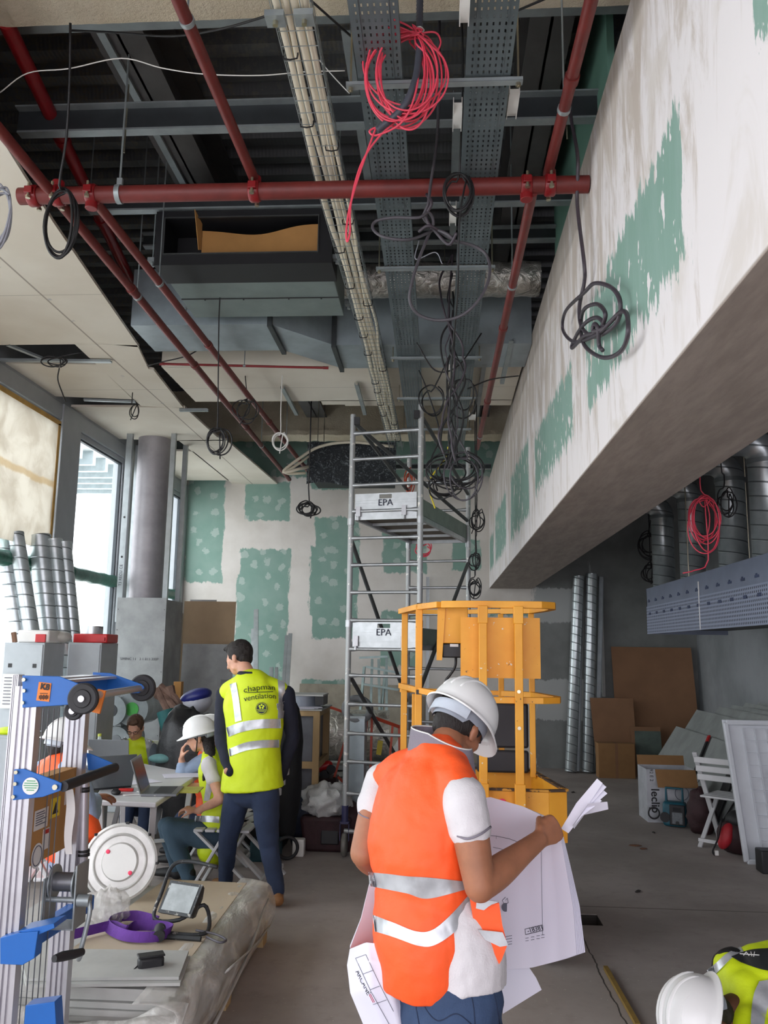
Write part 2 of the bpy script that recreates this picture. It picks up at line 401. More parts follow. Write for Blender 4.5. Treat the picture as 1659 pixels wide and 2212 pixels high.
# steel deck -------------------------------------------------------
s = NT('steel_deck'); p = s.pos('World'); xyz = s.sep(p)
sp = s.noise(s.pos('World', (1.0, .6, 1)), 26, 4, .7); big = s.noise(p, .9, 3)
nearbeam = s.math('ADD', s.step(s.math('ABSOLUTE', s.math('SUBTRACT', xyz[1], 4.3)), 1.9, 0.2), s.step(xyz[0], -1.6, -3.0), clamp=True)
fl = s.math('MULTIPLY', s.step(s.math('ADD', sp, s.math('MULTIPLY', nearbeam, .12)), .60, .68), s.step(big, .25, .6))
c = s.mix(fl, s.mix(s.step(big, .3, .7), rgb((84, 86, 88)), rgb((106, 108, 110))), rgb((112, 108, 100)))
s.set(Base_Color=c, Roughness=0.5, Metallic=0.3)
wv = s.n('ShaderNodeTexWave'); wv.wave_type = 'BANDS'; wv.bands_direction = 'X'; wv.inputs['Scale'].default_value = 11; s.l(s.pos('World', (1, .5, 1)), wv.inputs['Vector'])
s.bump(wv.outputs['Fac'], .18, .006); m_deck = s.m
prof = []; y = FY-0.3
while y < BY+0.2:
    prof += [(y, DECK), (y+.09, DECK), (y+.12, DECK+.08), (y+.22, DECK+.08)]; y += .25
mb = MB(); n = len(prof)
vs = [(WX-.3, a, b) for a, b in prof]+[(RX+.3, a, b) for a, b in prof]+[(WX-.3, a, DECK+.14) for a, b in prof]+[(RX+.3, a, DECK+.14) for a, b in prof]
fs = []
for i in range(n-1): fs += [(i, i+1, n+i+1, n+i), (2*n+i, 3*n+i, 3*n+i+1, 2*n+i+1)]
mb.add(vs, fs); struct('ceiling', mb, m_deck, ang=20)
# sprayed fireproofed beams -----------------------------------------
s = NT('sprayed_fireproofing'); p = s.pos('World')
n1 = s.noise(p, 38, 5, .75); n2 = s.noise(p, 3, 4)
s.set(Base_Color=s.mix(s.step(n2, .3, .7), rgb((222, 207, 180)), rgb((242, 230, 206))), Roughness=1.0); s.bump(n1, 1.0, .03); m_spray = s.m
def sprayed(name, y0, y1, z0, z1, fl):
    mb = MB(); N = 260
    for (a, b, c, d) in ((y0-fl, y1+fl, z0, z0+.07), (y0, y1, z0+.05, z1)):
        rings = []
        for i in range(N+1):
            x = WX+(RX-WX)*i/N; rg = []
            for (yy, zz) in ((a, c), ((a+b)/2, c), (b, c), (b, (c+d)/2), (b, d), ((a+b)/2, d), (a, d), (a, (c+d)/2)):
                q = Vector((x, yy, zz)); nn = noise.noise(q*9)*.02+noise.noise(q*25)*.012; rg.append((x, yy+nn, zz+nn))
            rings.append(rg)
        mb.loft(rings)
    o = struct(name, mb, m_spray, ang=60); return o
sprayed('trim_1', 3.05, 3.70, 4.90, DECK, .06)
sprayed('trim_2', 12.0, 12.3, 4.86, DECK, .05)
# bulkhead: the big plasterboard box running along the room -----------------
s = NT('skimmed_plasterboard'); p = s.pos('World'); xyz = s.sep(p)
st = s.noise(s.pos('World', (1, 2.2, .55)), 2.6, 7, .68, .6); st2 = s.noise(s.pos('World', (1, 1.4, .8)), 1.5, 5, .6, 1.2)
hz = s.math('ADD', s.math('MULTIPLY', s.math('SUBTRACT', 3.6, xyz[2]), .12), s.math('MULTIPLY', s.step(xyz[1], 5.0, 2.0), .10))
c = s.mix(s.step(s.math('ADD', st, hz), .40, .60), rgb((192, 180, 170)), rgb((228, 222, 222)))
c = s.mix(s.math('MULTIPLY', s.step(st2, .52, .66), .6), c, rgb((206, 197, 188)))
nb = s.noise(s.pos('World', (1, 5.5, .9)), 3.0, 6, .7)
gm = patches(s, xyz[1], xyz[2], [(2.66, 3.06, 4.5, 3.58), (5.0, 3.06, 7.0, 3.52), (7.5, 2.98, 9.4, 3.66), (10.1, 3.0, 12.0, 3.66), (12.4, 3.0, 13.3, 3.5), (1.6, 3.3, 2.0, 3.5)], .12, .012, nb)
gm = s.math('MULTIPLY', gm, s.step(nb, .70, .66))
gm = s.math('MULTIPLY', gm, s.step(s.noise(s.pos('World', (1, 3.2, 1.6)), 4.5, 3, .5), .64, .62))
c = s.mix(gm, c, s.mix(s.step(st, .3, .7), GREEN, rgb((126, 158, 144))))
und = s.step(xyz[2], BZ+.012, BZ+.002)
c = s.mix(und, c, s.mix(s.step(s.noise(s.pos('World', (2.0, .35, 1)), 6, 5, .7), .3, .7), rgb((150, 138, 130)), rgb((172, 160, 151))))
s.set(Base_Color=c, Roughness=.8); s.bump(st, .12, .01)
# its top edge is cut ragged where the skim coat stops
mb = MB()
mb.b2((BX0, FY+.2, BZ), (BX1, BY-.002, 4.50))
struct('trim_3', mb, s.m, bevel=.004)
# green board continuing above the bulkhead beside the void
m_gb = M('green_board', (108, 150, 134), .8, var=.04, vs=3)
mb = MB(); mb.b2((BX0+.10, 4.2, 4.5), (BX0+.14, 6.3, DECK)); struct('trim_4', mb, m_gb)
# plasterboard ceiling on the left (with openings left for access) -----------------
s = NT('ceiling_board'); p = s.pos('World'); xyz = s.sep(p)
c = s.mix(s.step(s.noise(p, 1.2, 4), .3, .7), rgb((214, 205, 190)), rgb((226, 219, 206)))
jt = s.math('ABSOLUTE', s.math('SUBTRACT', xyz[0], -3.08)); c = s.mix(s.step(jt, .012, .003), c, rgb((160, 150, 138)))
sm = s.math('ABSOLUTE', s.math('SUBTRACT', s.math('MODULO', xyz[1], 2.4), 1.2)); c = s.mix(s.math('MULTIPLY', s.step(sm, .008, .002), .5), c, rgb((150, 142, 130)))
scuff = s.math('MULTIPLY', s.step(s.noise(p, 7, 3), .66, .72), s.step(jt, .16, .03)); c = s.mix(s.math('MULTIPLY', scuff, .6), c, rgb((165, 165, 170)))
s.set(Base_Color=c, Roughness=.85); m_cb = s.m
mb = MB(); T = .026
def cb(x0, y0, x1, y1, z=CEIL): mb.b2((x0, y0, z), (x1, y1, z+T))
def quad(pts, z=CEIL): mb.prism([(a, b, z) for a, b in pts], (0, 0, T))
quad([(WX, FY), (-2.10, FY), (-2.34, 3.9), (-2.48, 4.9), (-2.60, 6.0), (-2.72, 7.15), (-3.0, 7.06), (WX, 7.06)])
quad([(-3.28, 7.05), (-2.72, 7.1), (-2.84, 7.75), (-2.80, 7.78), (-2.90, 9.1), (-3.36, 9.0)])
quad([(WX, 7.55), (-3.30, 7.60), (-3.36, 8.75), (WX, 8.62)])
quad([(WX, 9.02), (-2.88, 9.08), (-2.86, 10.4), (-2.78, 10.6), (-3.4, 10.6), (WX, 10.50)])
quad([(-3.42, 10.58), (-2.78, 10.55), (-2.66, BY), (-3.42, BY)])
quad([(WX, 11.15), (-3.40, 11.2), (-3.40, 13.22), (WX, 13.22)])
struct('ceiling_left', mb, m_cb)
# lower plasterboard soffit across the room
mb = MB(); mb.b2((-2.70, 7.73, 4.44), (BX0-.02, 8.88, 4.466)); mb.b2((-2.70, 7.71, 4.44), (BX0-.02, 7.736, 4.86))
mb.b2((-1.3, 8.86, 4.44), (-1.05, 9.02, 4.466)); mb.b2((-1.05, 8.86, 4.44), (BX0-.02, 9.07, 4.466))
struct('ceiling_back', mb, m_cb)
# aluminium facade on the left -------------------------------------------------
m_alu = M('grey_window_frame', (168, 172, 176), .45, .3, var=.04); m_dkf = M('dark_gasket', (60, 68, 74), .5)
s = NT('window_glass'); tr = s.n('ShaderNodeBsdfTransparent'); gl = s.n('ShaderNodeBsdfGlossy'); gl.inputs['Roughness'].default_value = .02
fr = s.n('ShaderNodeFresnel'); fr.inputs[0].default_value = 1.25; mx = s.n('ShaderNodeMixShader'); s.pos('World'); s.l(s.math('MULTIPLY', fr.outputs[0], s.math('SUBTRACT', 1.0, s.geo.outputs['Backfacing'])), mx.inputs[0]); s.l(tr.outputs[0], mx.inputs[1]); s.l(gl.outputs[0], mx.inputs[2]); s.l(mx.outputs[0], s.out.inputs[0]); tr.inputs[0].default_value = (.95, 1, .98, 1)
m_glass = s.m
m_gfilm = M('green_film', (34, 104, 84), .35, var=.15, vs=12, bump=.5, bs=14)
mb = MB(); mb.b2((WX-.25, FY, 4.40), (WX+.02, BY, DECK)); mb.b2((WX-.25, FY, -.1), (WX+.0, BY, .08)); struct('wall_left', mb, m_alu)
def window(n, y0, y1, z1=4.22, film=False):
    mb = MB()
    for a, b in (((WX-.1, y0, .08), (WX+.0, y0+.06, z1)), ((WX-.1, y1-.06, .08), (WX, y1, z1)), ((WX-.1, y0+.06, z1-.06), (WX, y1-.06, z1)), ((WX-.1, y0+.06, .08), (WX, y1-.06, .14))): mb.b2(a, b)
    o = struct('window_%d' % n, mb, m_alu, bevel=.003)
    g = MB()
    for a, b in (((WX-.06, y0+.06, .14), (WX-.02, y0+.085, z1-.06)), ((WX-.06, y1-.085, .14), (WX-.02, y1-.06, z1-.06)), ((WX-.06, y0+.085, z1-.085), (WX-.02, y1-.085, z1-.06))): g.b2(a, b)
    build('gasket', g, m_dkf, o)
    build('pane', MB().b2((WX-.05, y0+.06, .14), (WX-.04, y1-.06, z1-.06)), m_glass, o)
    t = MB().tube([(WX-.03, y0+.03+(y1-y0-.06)*i/12, 2.58+.004*math.sin(i*1.7)) for i in range(13)], [.078+.004*math.sin(i*2.3) for i in range(13)], 10)
    build('transom', t, m_gfilm, o, ang=180)
    return o
k = 1
for y0, y1 in ((9.28, 10.80), (11.12, 13.4), (5.9, 8.80), (2.7, 5.6), (-.5, 2.4), (-3.7, -.8)):
    window(k, y0, y1); k += 1
mb = MB()
for y0, y1 in ((8.80, 9.28), (10.80, 11.12), (5.6, 5.9), (2.4, 2.7), (-.8, -.5), (FY, -3.7), (13.4, BY)): mb.b2((WX-.16, y0, .08), (WX+.05, y1, 4.40))
mb.b2((WX-.16, FY, 4.22), (WX+.03, BY, 4.40))
struct('trim_5', mb, m_alu, bevel=.006)
# protective paper on the first window, held with tape
s = NT('protective_paper'); p = s.pos('World'); xyz = s.sep(p)
n1 = s.noise(p, 3, 5, .6, .5)
col = s.mix(s.step(n1, .35, .65), rgb((222, 216, 206)), rgb((238, 234, 226)))
edge = s.step(s.math('ABSOLUTE', s.math('SUBTRACT', xyz[2], s.math('ADD', 3.42, s.math('MULTIPLY', n1, .1)))), .05, .02)
col = s.mix(s.math('MULTIPLY', edge, .45), col, rgb((214, 190, 146)))
df = s.n('ShaderNodeBsdfDiffuse'); s.l(col, df.inputs[0]); tl = s.n('ShaderNodeBsdfTranslucent'); s.l(col, tl.inputs[0]); mx = s.n('ShaderNodeMixShader'); mx.inputs[0].default_value = .55
s.l(df.outputs[0], mx.inputs[1]); s.l(tl.outputs[0], mx.inputs[2]); s.l(mx.outputs[0], s.out.inputs[0]); m_paperfilm = s.m
def pf(u, v):
    y = 5.95+2.8*u; z = 2.75+1.43*v
    return (WX+.03+.012*noise.noise(Vector((y*2, z*2, 0)))+.008*math.sin(y*3+z*5), y, z)
o = build('window_cover', MB().sheet(pf, 40, 24, .002), m_paperfilm); tag(o, 'sheet of cream protective paper covering the upper left window', 'window cover')
m_tape = M('masking_tape', (204, 160, 82), .6)
tp = MB()
for a, b in (((WX+.045, 5.95, 4.13), (WX+.05, 8.75, 4.18)), ((WX+.045, 8.70, 2.75), (WX+.05, 8.75, 4.15))): tp.b2(a, b)
build('tape', tp, m_tape, o)
# glazed front behind the photographer: frames only, open to the daylight
mb = MB()
for x in (-4.3, -2.2, -.1, 2.0, 4.0): mb.b2((x, FY-.12, 0), (x+.12, FY, 4.4))
mb.b2((WX-.3, FY-.12, 4.4), (RX+.3, FY, DECK+.1)); mb.b2((WX-.3, FY-.12, 0), (RX+.3, FY, .1)); struct('wall_front', mb, m_alu)
# pavement and pale canopy outside
m_pave = M('pale_paving', (214, 214, 210), .9, var=.04)
struct('ground', MB().b2((-30, -14, -.3), (WX-.4, 34, -.12)), m_pave)
struct('ground_front', MB().b2((WX-.4, -16, -.3), (14, FY-.3, -.12)), m_pave)
can = thing('canopy', 'pale slatted canopy outside the tall window beside the column', 'canopy', (-7.2, 14, 0))
mb = MB(); mb.b2((-8.6, 12.2, 5.1), (-6.0, 17.5, 5.22)); build('roof', mb, M('canopy_white', (206, 212, 212), .6), can)
mb = MB()
for i in range(9): mb.b2((-8.6, 12.3+i*.55, 4.86), (-6.0, 12.42+i*.55, 5.1))
build('slat', mb, M('canopy_grey', (176, 186, 190), .6), can)['kind'] = 'stuff'
mb = MB(); mb.cyl((-6.3, 12.6, -.12), (-6.3, 12.6, 5.0), .06); build('post', mb, M('canopy_grey'), can)
# ================================================================== OVERHEAD SERVICES
m_red = M('red_oxide_pipe', (112, 38, 34), .5, var=.14, vs=8); m_redb = M('bright_red_fitting', (132, 20, 26), .35, var=.08)
m_galv = M('galvanised_steel', (160, 168, 170), .42, .45, var=.12, vs=5); m_zinc = M('zinc_bolt', (190, 182, 160), .3, .9)
m_dark = M('black_steel', (34, 34, 36), .5, var=.1); m_blk = M('black_cable', (30, 29, 31), .5, var=.1); m_gry = M('grey_cable', (78, 74, 80), .5, var=.1)
m_pink = M('pink_cable', (232, 74, 96), .45, var=.06); m_white = M('white_plastic', (222, 220, 216), .45, var=.03); m_cream = M('cream_cable', (238, 228, 206), .5, var=.06)
m_void = M('grey_painted_beam', (92, 90, 90), .6, .2, var=.12, vs=4)
MZ, MY = 4.25, 4.27
def pipe(name, label, a, b, r, mat, joints=(), clamps=(), group=None):
    a, b = Vector(a), Vector(b); t = thing(name, label, 'pipe', a, 0, group); d = (b-a).normalized()
    build('tube', MB().cyl(a, b, r, 24), mat, t)
    for q in joints:
        p = a.lerp(b, q); build('coupling', MB().cyl(p-d*.025, p+d*.025, r*1.22, 20), mat, t)
    for q in clamps:
        p = a.lerp(b, q); mb = MB().cyl(p-d*.012, p+d*.012, r*1.15, 20); mb.cyl(p+Vector((0, 0, r)), (p.x, p.y, DECK), .005, 6); build('hanger', mb, m_galv, t)
    return t
pm_ = pipe('sprinkler_pipe', 'thick dark red main sprinkler pipe running across below the roof void', (-2.37, MY, MZ), (.80, MY, MZ), .047, m_red)
def coupling(x, dz, br):
    """bolted mechanical tee round the main pipe"""
    mb = MB(); mb.tube([(x-.03, MY, MZ), (x-.02, MY, MZ), (x+.02, MY, MZ), (x+.03, MY, MZ)], [.053, .06, .06, .053], 20)
    for sy in (-1, 1): mb.box((x, MY+sy*.066, MZ), (.045, .026, .04))
    mb.cyl((x, MY, MZ), (x, MY+.0, MZ+dz*.085), .034, 16)
    c = build('coupling', mb, m_redb, pm_, bevel=.003)
    b = MB()
    for sy in (-1, 1):
        b.cyl((x, MY+sy*.068, MZ-.045), (x, MY+sy*.068, MZ+.045), .008, 8); b.cyl((x, MY+sy*.068, MZ-.05), (x, MY+sy*.068, MZ-.035), .014, 6)
    build('bolt', b, m_zinc, c)
for px, dz in ((75, 0), (125, 1), (200, -1), (550, 1), (1137, -1), (1188, 1)):
    coupling(ay(px, 411, MY).x, dz, 1)
xh = ay(258, 411, MY).x
mb = MB().cyl((xh-.014, MY, MZ), (xh+.014, MY, MZ), .053, 20); mb.box((xh, MY, MZ+.07), (.03, .02, .05)); mb.cyl((xh, MY, MZ+.06), (xh, MY, DECK), .006, 6); build('hanger', mb, m_galv, pm_)
pipe('sprinkler_pipe', 'red branch pipe joining the main pipe from above, left of the white cable bundle', (-1.08, 1.6, MZ+.07), (-1.03, MY, MZ+.07), .028, m_red, clamps=(.55,))
pipe('sprinkler_pipe', 'red branch pipe right beside the plaster bulkhead, joining the main pipe from above', (.62, 1.2, MZ+.07), (.585, MY, MZ+.07), .028, m_red, joints=(.75,), clamps=(.82,))
pipe('sprinkler_pipe', 'red branch pipe leaving the main pipe towards the scaffold tower, right of the trays', (.50, MY, MZ-.04), (.475, 10.3, MZ), .028, m_red, joints=(.33, .66), clamps=(.2, .9))
pipe('sprinkler_pipe', 'longest red branch pipe, nearest the cream ceiling edge', (-2.14, 1.5, MZ-.01), (-2.26, 12.4, MZ+.03), .03, m_red, joints=(.37, .52, .72), clamps=(.38, .8))
pipe('sprinkler_pipe', 'red branch pipe running under the black fan coil unit', (-1.93, MY, MZ-.04), (-1.86, 11.9, MZ), .028, m_red, joints=(.3, .62), clamps=(.14, .75))
pipe('sprinkler_pipe', 'bright red pipe high in the void above the cream ceiling', (-2.24, 3.75, 4.92), (-2.75, 7.1, 4.92), .042, m_redb, joints=(.3, .6), clamps=(.5,))
pipe('sprinkler_pipe', 'thin bright red pipe running across below the rectangular duct', (-2.6, 7.40, 4.36), (-1.05, 7.55, 4.36), .011, m_redb, joints=(.01, .99), clamps=(.5,))

# perforated cable trays ---------------------------------------------------------
s = NT('perforated_tray'); xyz = s.sep(s.pos('Object'))
mx_ = s.math('ABSOLUTE', s.math('SUBTRACT', s.math('MODULO', s.math('ADD', xyz[0], 5.0), .026), .013)); my_ = s.math('ABSOLUTE', s.math('SUBTRACT', s.math('MODULO', s.math('ADD', xyz[1], 50.0), .042), .021))
hole = s.math('MULTIPLY', s.step(mx_, .0042, .0032), s.step(my_, .0105, .0090)); hole = s.math('MULTIPLY', hole, s.step(s.math('ABSOLUTE', xyz[0]), .09, .088))
s.set(Base_Color=s.mix(s.step(s.noise(s.pos('Object'), 3, 3), .3, .7), rgb((88, 98, 102)), rgb((108, 118, 122))), Metallic=.3, Roughness=.5, Alpha=s.math('SUBTRACT', 1.0, hole)); m_tray = s.m
TZ = 4.312
def tray(x0, label, y0=1.2, y1=11.2):
    t = thing('cable_tray', label, 'cable tray', (x0, y0, TZ), 0, None)
    cuts = [y0, 3.47, 5.35, 7.12, 8.33, 9.55, y1]
    for a, b in zip(cuts, cuts[1:]):
        mb = MB(); mb.b2((x0-.10, a+.01, TZ), (x0+.10, b-.01, TZ+.002))
        for sx in (-1, 1): mb.b2((x0+sx*.10-.001, a+.01, TZ), (x0+sx*.10+.001, b-.01, TZ+.05)); mb.b2((x0+sx*.062-.003, a+.01, TZ-.003), (x0+sx*.062+.003, b-.01, TZ))
        o = build('tray_section', mb, m_tray, t)
        o.location = Vector((0, (a+b)/2-y0, 0)); dd = Vector((0, (a+b)/2-y0, 0))
        for v in o.data.vertices: v.co -= dd
    return t
tray(-.273, 'left of two perforated steel cable trays running the length of the roof void')
tray(.213, 'right of two perforated steel cable trays, nearer the plaster bulkhead')
for k, yy in enumerate((3.47, 5.35, 7.12, 8.33, 9.55)):
    t = thing('tray_support', ('first', 'second', 'third', 'fourth', 'fifth')[k]+' slotted steel bar under both cable trays, counted from the camera', 'tray support', (-.03, yy, TZ-.04), 0, 'steel bars under the cable trays')
    mb = MB().channel((-.43, yy, TZ-.026), (.37, yy, TZ-.026), .035, .018, .003); build('bar', mb, m_galv, t)
    for x in (-.41, .35):
        mb = MB().cyl((x, yy, TZ-.05), (x, yy, DECK), .005, 6); mb.cyl((x, yy, TZ-.045), (x, yy, TZ-.03), .012, 6); build('threaded_rod', mb, m_zinc, t)
# wire basket with the cream cables ------------------------------------------------
t = thing('wire_basket_tray', 'wire mesh basket carrying cream cables through the roof void', 'cable basket', (-.60, 1.6, 4.33))
mb = MB(); BZ_ = 4.335
def bxm(y): return -.605-.012*math.sin((y-2)*.5)+.03*max(0, min(1, (y-4.5)/2))
ys = [1.6+.33*i for i in range(29)]
for dx, dz in ((-.082, .06), (-.082, 0), (-.04, 0), (0, 0), (.04, 0), (.082, 0), (.082, .06), (-.082, .03), (.082, .03)): mb.tube([(bxm(y)+dx, y, BZ_+dz) for y in ys], .0022, 4)
for i in range(100):
    y = 1.6+.092*i; x = bxm(y); mb.tube([(x-.082, y, BZ_+.06), (x-.082, y, BZ_), (x+.082, y, BZ_), (x+.082, y, BZ_+.06)], .0022, 4)
build('basket', mb, m_galv, t)
mb = MB()
for i in range(22):
    y = 2.2+.38*i+R.uniform(-.1, .1); x = bxm(y)+R.choice((-.05, .05)); mb.tube([(x-.03, y, BZ_+.03), (x-.03, y, BZ_-.015), (x+.03, y, BZ_-.015), (x+.03, y, BZ_+.03)], .004, 5, smooth=2)
o = build('cable_tie', mb, m_blk, t); o['kind'] = 'stuff'
ex = ('outermost left', 'second', 'third', 'fourth', 'outermost right')
for k, (dx, r) in enumerate(((-.057, .018), (-.024, .013), (.008, .020), (.040, .014), (.064, .011))):
    pts = [(bxm(y)+dx+R.uniform(-.012, .012), y, BZ_+.003+r+R.uniform(0, .012)) for y in [1.5+.55*i for i in range(17)]]
    one('cable', MB().tube(pts, r, 8, smooth=3), m_cream, ex[k]+' cream cable lying in the wire mesh basket', 'cable', 'cream cables in the wire basket', ang=180)
t = thing('cable_clamp', 'steel clamp bar across the cream cables at the sprayed beam', 'clamp', (-.62, 3.05, 4.3))
mb = MB().b2((-.72, 3.03, 4.30), (-.64, 3.10, 4.328)); mb.b2((-.60, 3.03, 4.30), (-.52, 3.10, 4.328)); build('plate', mb, m_galv, t); mb = MB().cyl((-.68, 3.065, 4.28), (-.68, 3.065, 4.34), .012, 6); mb.cyl((-.56, 3.065, 4.28), (-.56, 3.065, 4.34), .012, 6); build('bolt', mb, m_zinc, t)

# steel framing in the void ---------------------------------------------------------
def ibeam(name, label, x, y0, y1, z, w, h, mat):
    mb = MB(); mb.b2((x-w/2, y0, z), (x+w/2, y1, z+.015)); mb.b2((x-.008, y0, z), (x+.008, y1, z+h)); mb.b2((x-w/2, y0, z+h-.015), (x+w/2, y1, z+h))
    return one(name, mb, mat, label, 'steel beam')
ibeam('steel_beam', 'dark steel beam in the roof void above the black fan coil unit', -1.80, 3.72, 11.95, 5.12, .30, .42, m_void)
ibeam('steel_beam', 'dark steel beam in the roof void right of the cable trays', .60, 3.72, 11.95, 5.12, .24, .42, m_void)
def metal_stud(label, a, b, w=.10, h=.05, up=(0, 0, 1), g=None, name='metal_stud', mat=None):
    mb = MB().channel(a, b, w, h, .003, up); d = (Vector(b)-Vector(a)).normalized()
    return one(name, mb, mat or m_galv, label, 'metal stud', g)
metal_stud('bright metal stud fixed under the left roof beam', (-1.88, 3.75, 5.10), (-1.88, 6.6, 5.10), .045, .03)
m_jst = M('ceiling_joist_steel', (66, 70, 73), .45, .5, var=.1)
def joist(label, y, z, x0, x1, h=.15):
    t = thing('ceiling_joist', label, 'steel joist', ((x0+x1)/2, y, z), 0, 'steel joists across the void')
    build('web', MB().b2((x0, y, z+.012), (x1, y+.004, z+h-.01)), m_jst, t)
    mb = MB().b2((x0, y-.006, z), (x1, y+.06, z+.012)); build('lower_flange', mb, m_galv, t)
    mb = MB().b2((x0, y-.05, z+h-.01), (x1, y+.004, z+h)); build('upper_flange', mb, m_galv, t); return t
joist('steel joist across the void just behind the sprayed beam', 3.95, 5.06, -2.5, BX0+.3, .06)
joist('deep steel joist across the void in front of the main red pipe', 4.50, 4.80, -2.55, BX0+.1)
joist('steel joist across the void just behind the main red pipe', 5.42, 4.80, -2.5, BX0+.1)
joist('steel joist across the void behind the fan coil unit', 6.25, 4.95, -2.4, BX0+.1, .1)
joist('steel joist across the void nearest the back wall', 12.9, 4.55, -2.4, BX0, .08)
for k, (x, y0, y1) in enumerate(((-.50, 3.95, 5.4), (.10, 4.5, 6.3), (-.66, 5.4, 6.3))):
    metal_stud(('short stud joining two joists left of the trays', 'short stud joining two joists between the trays', 'short stud joining two joists beside the cream cables')[k], (x, y0, 4.97), (x, y1, 4.97), .05, .03, g=None)
# hangers: threaded rods from the deck to the ceiling boards
m_rod = m_zinc
for k, (px, py, zz, Y, lab) in enumerate(((268, 330, 4.95, 4.5, 'thin threaded rod hanging left of the fan coil unit, upper'), (413, 560, 4.5, 6.0, 'thin threaded rod hanging by the longest red pipe'), (1225, 300, 4.6, 4.6, 'thin threaded rod between the red pipe and bulkhead'), (735, 800, 4.5, 9.0, 'thin threaded rod hanging above the lower soffit'), (960, 700, 4.45, 7.5, 'thin threaded rod behind the right cable tray'))):
    q = ay(px, py, Y); one('threaded_rod', MB().cyl((q.x, Y, q.z), (q.x, Y, DECK), .005, 6), m_rod, lab, 'threaded rod')

# fan coil unit --------------------------------------------------------------------
m_blackbox = M('black_lining', (26, 26, 29), .55, var=.12, vs=8); m_gg = M('galvanised_casing', (128, 140, 138), .48, .25, var=.1, vs=3)
FX0, FX1, F0, F1, FZ0, FZ1 = -2.0, -.745, 5.43, 6.38, 4.385, 4.79
t = thing('fan_coil_unit', 'black and galvanised fan coil unit hung below the main red pipe', 'fan coil unit', ((FX0+FX1)/2, 5.9, FZ0))
ox0, ox1 = ay(357, 500, F0).x, ay(687, 500, F0).x; oz0 = ay(520, 546, F0).z; oz1 = ay(520, 470, F0).z
mb = MB(); e = .28
mb.b2((FX0, F0, FZ0), (FX1, F0+e, oz0)); mb.b2((FX0, F0, oz1), (FX1, F0+e, FZ1)); mb.b2((FX0, F0, oz0), (ox0, F0+e, oz1)); mb.b2((ox1, F0, oz0), (FX1, F0+e, oz1)); mb.b2((FX0, F0+e, FZ0), (FX1, F0+e+.02, FZ1))
build('plenum', mb, m_blackbox, t)
mb = MB(); rr = .008
for a, b in (((ox0-rr, F0-.012, oz0-rr), (ox1+rr, F0, oz0)), ((ox0-rr, F0-.012, oz1), (ox1+rr, F0, oz1+rr)), ((ox0-rr, F0-.012, oz0), (ox0, F0, oz1)), ((ox1, F0-.012, oz0), (ox1+rr, F0, oz1))): mb.b2(a, b)
build('spigot', mb, M('spigot_steel', (96, 98, 98), .4, .6), t)
mb = MB().b2((FX0+.02, F0+e+.02, FZ0+.005), (FX1-.02, F1, FZ1)); c_ = build('casing', mb, m_gg, t, bevel=.004)
mb = MB(); mb.b2((FX0+.02, F0+.58, FZ0-.001), (FX1-.02, F0+.59, FZ0+.006))
for x in (-1.8, -1.5, -1.15, -.9): mb.cyl((x, F0+.6, FZ0-.003), (x, F0+.6, FZ0+.006), .006, 8)
build('panel_seam', mb, m_dark, c_)
for i, (x, y) in enumerate(((FX0-.03, F0+.06), (FX1+.03, F0+.06), (FX1+.03, F1-.1), (FX0-.03, F1-.1))):
    mb = MB().channel((x-.03, y, FZ0+.05), (x+.03, y, FZ0+.05), .05, .03, .004); mb.cyl((x, y, FZ0+.03), (x, y, DECK), .005, 6); mb.cyl((x, y, FZ0+.02), (x, y, FZ0+.04), .014, 6); build('hanger_bracket', mb, m_galv, t)
m_card = M('cardboard', (178, 130, 74), .85, var=.06, vs=5)
cx0, cx1 = ay(432, 500, F0).x, ox1
def cf(u, v):
    x = cx0+(cx1-cx0)*u; z = oz0+(.20-.035*math.sin(u*PI)**3*1.0+.02*u)*v
    return (x, F0+.06+.10*(1-v)*0+.03*math.sin(u*5)*v, z)
mb = MB().sheet(cf, 16, 6, .004)
a, b = ay(428, 540, F0+.02), ay(440, 488, F0+.01); c = ay(420, 452, F0-.05); d = ay(436, 484, F0+.05)
mb.prism([a, ay(434, 540, F0+.04), d, c], (.004, 0, 0)); build('cardboard_packing', mb, m_card, t)

# foil insulated spiral duct --------------------------------------------------------
s = NT('crumpled_foil'); p = s.pos('Object'); n1 = s.noise(p, 11, 4, .6, 1.2)
s.set(Base_Color=s.mix(s.step(n1, .35, .6), rgb((168, 164, 156)), rgb((214, 210, 202))), Metallic=.75, Roughness=.32); s.bump(n1, .7, .04); m_foil = s.m
zc = 4.79
mb = MB(); rings = []
for i in range(120):
    x = -.80+1.62*i/119; rg = []
    for k in range(36):
        a = 2*PI*k/36; q = Vector((x*6, math.cos(a)*2, math.sin(a)*2)); r = .14+.012*noise.noise(q*1.3)+.006*noise.noise(q*4); rg.append((x, 6.62+r*math.cos(a), zc+r*math.sin(a)))
    rings.append(rg)
mb.loft(rings); mb.tube([(-.80, 6.62, zc), (-.98, 6.5, zc), (-1.0, 6.3, zc)], [.13, .12, .10], 20, smooth=4)
one('insulated_duct', mb, m_foil, 'crumpled silver foil insulated duct crossing above the cable trays', 'duct', ang=60)
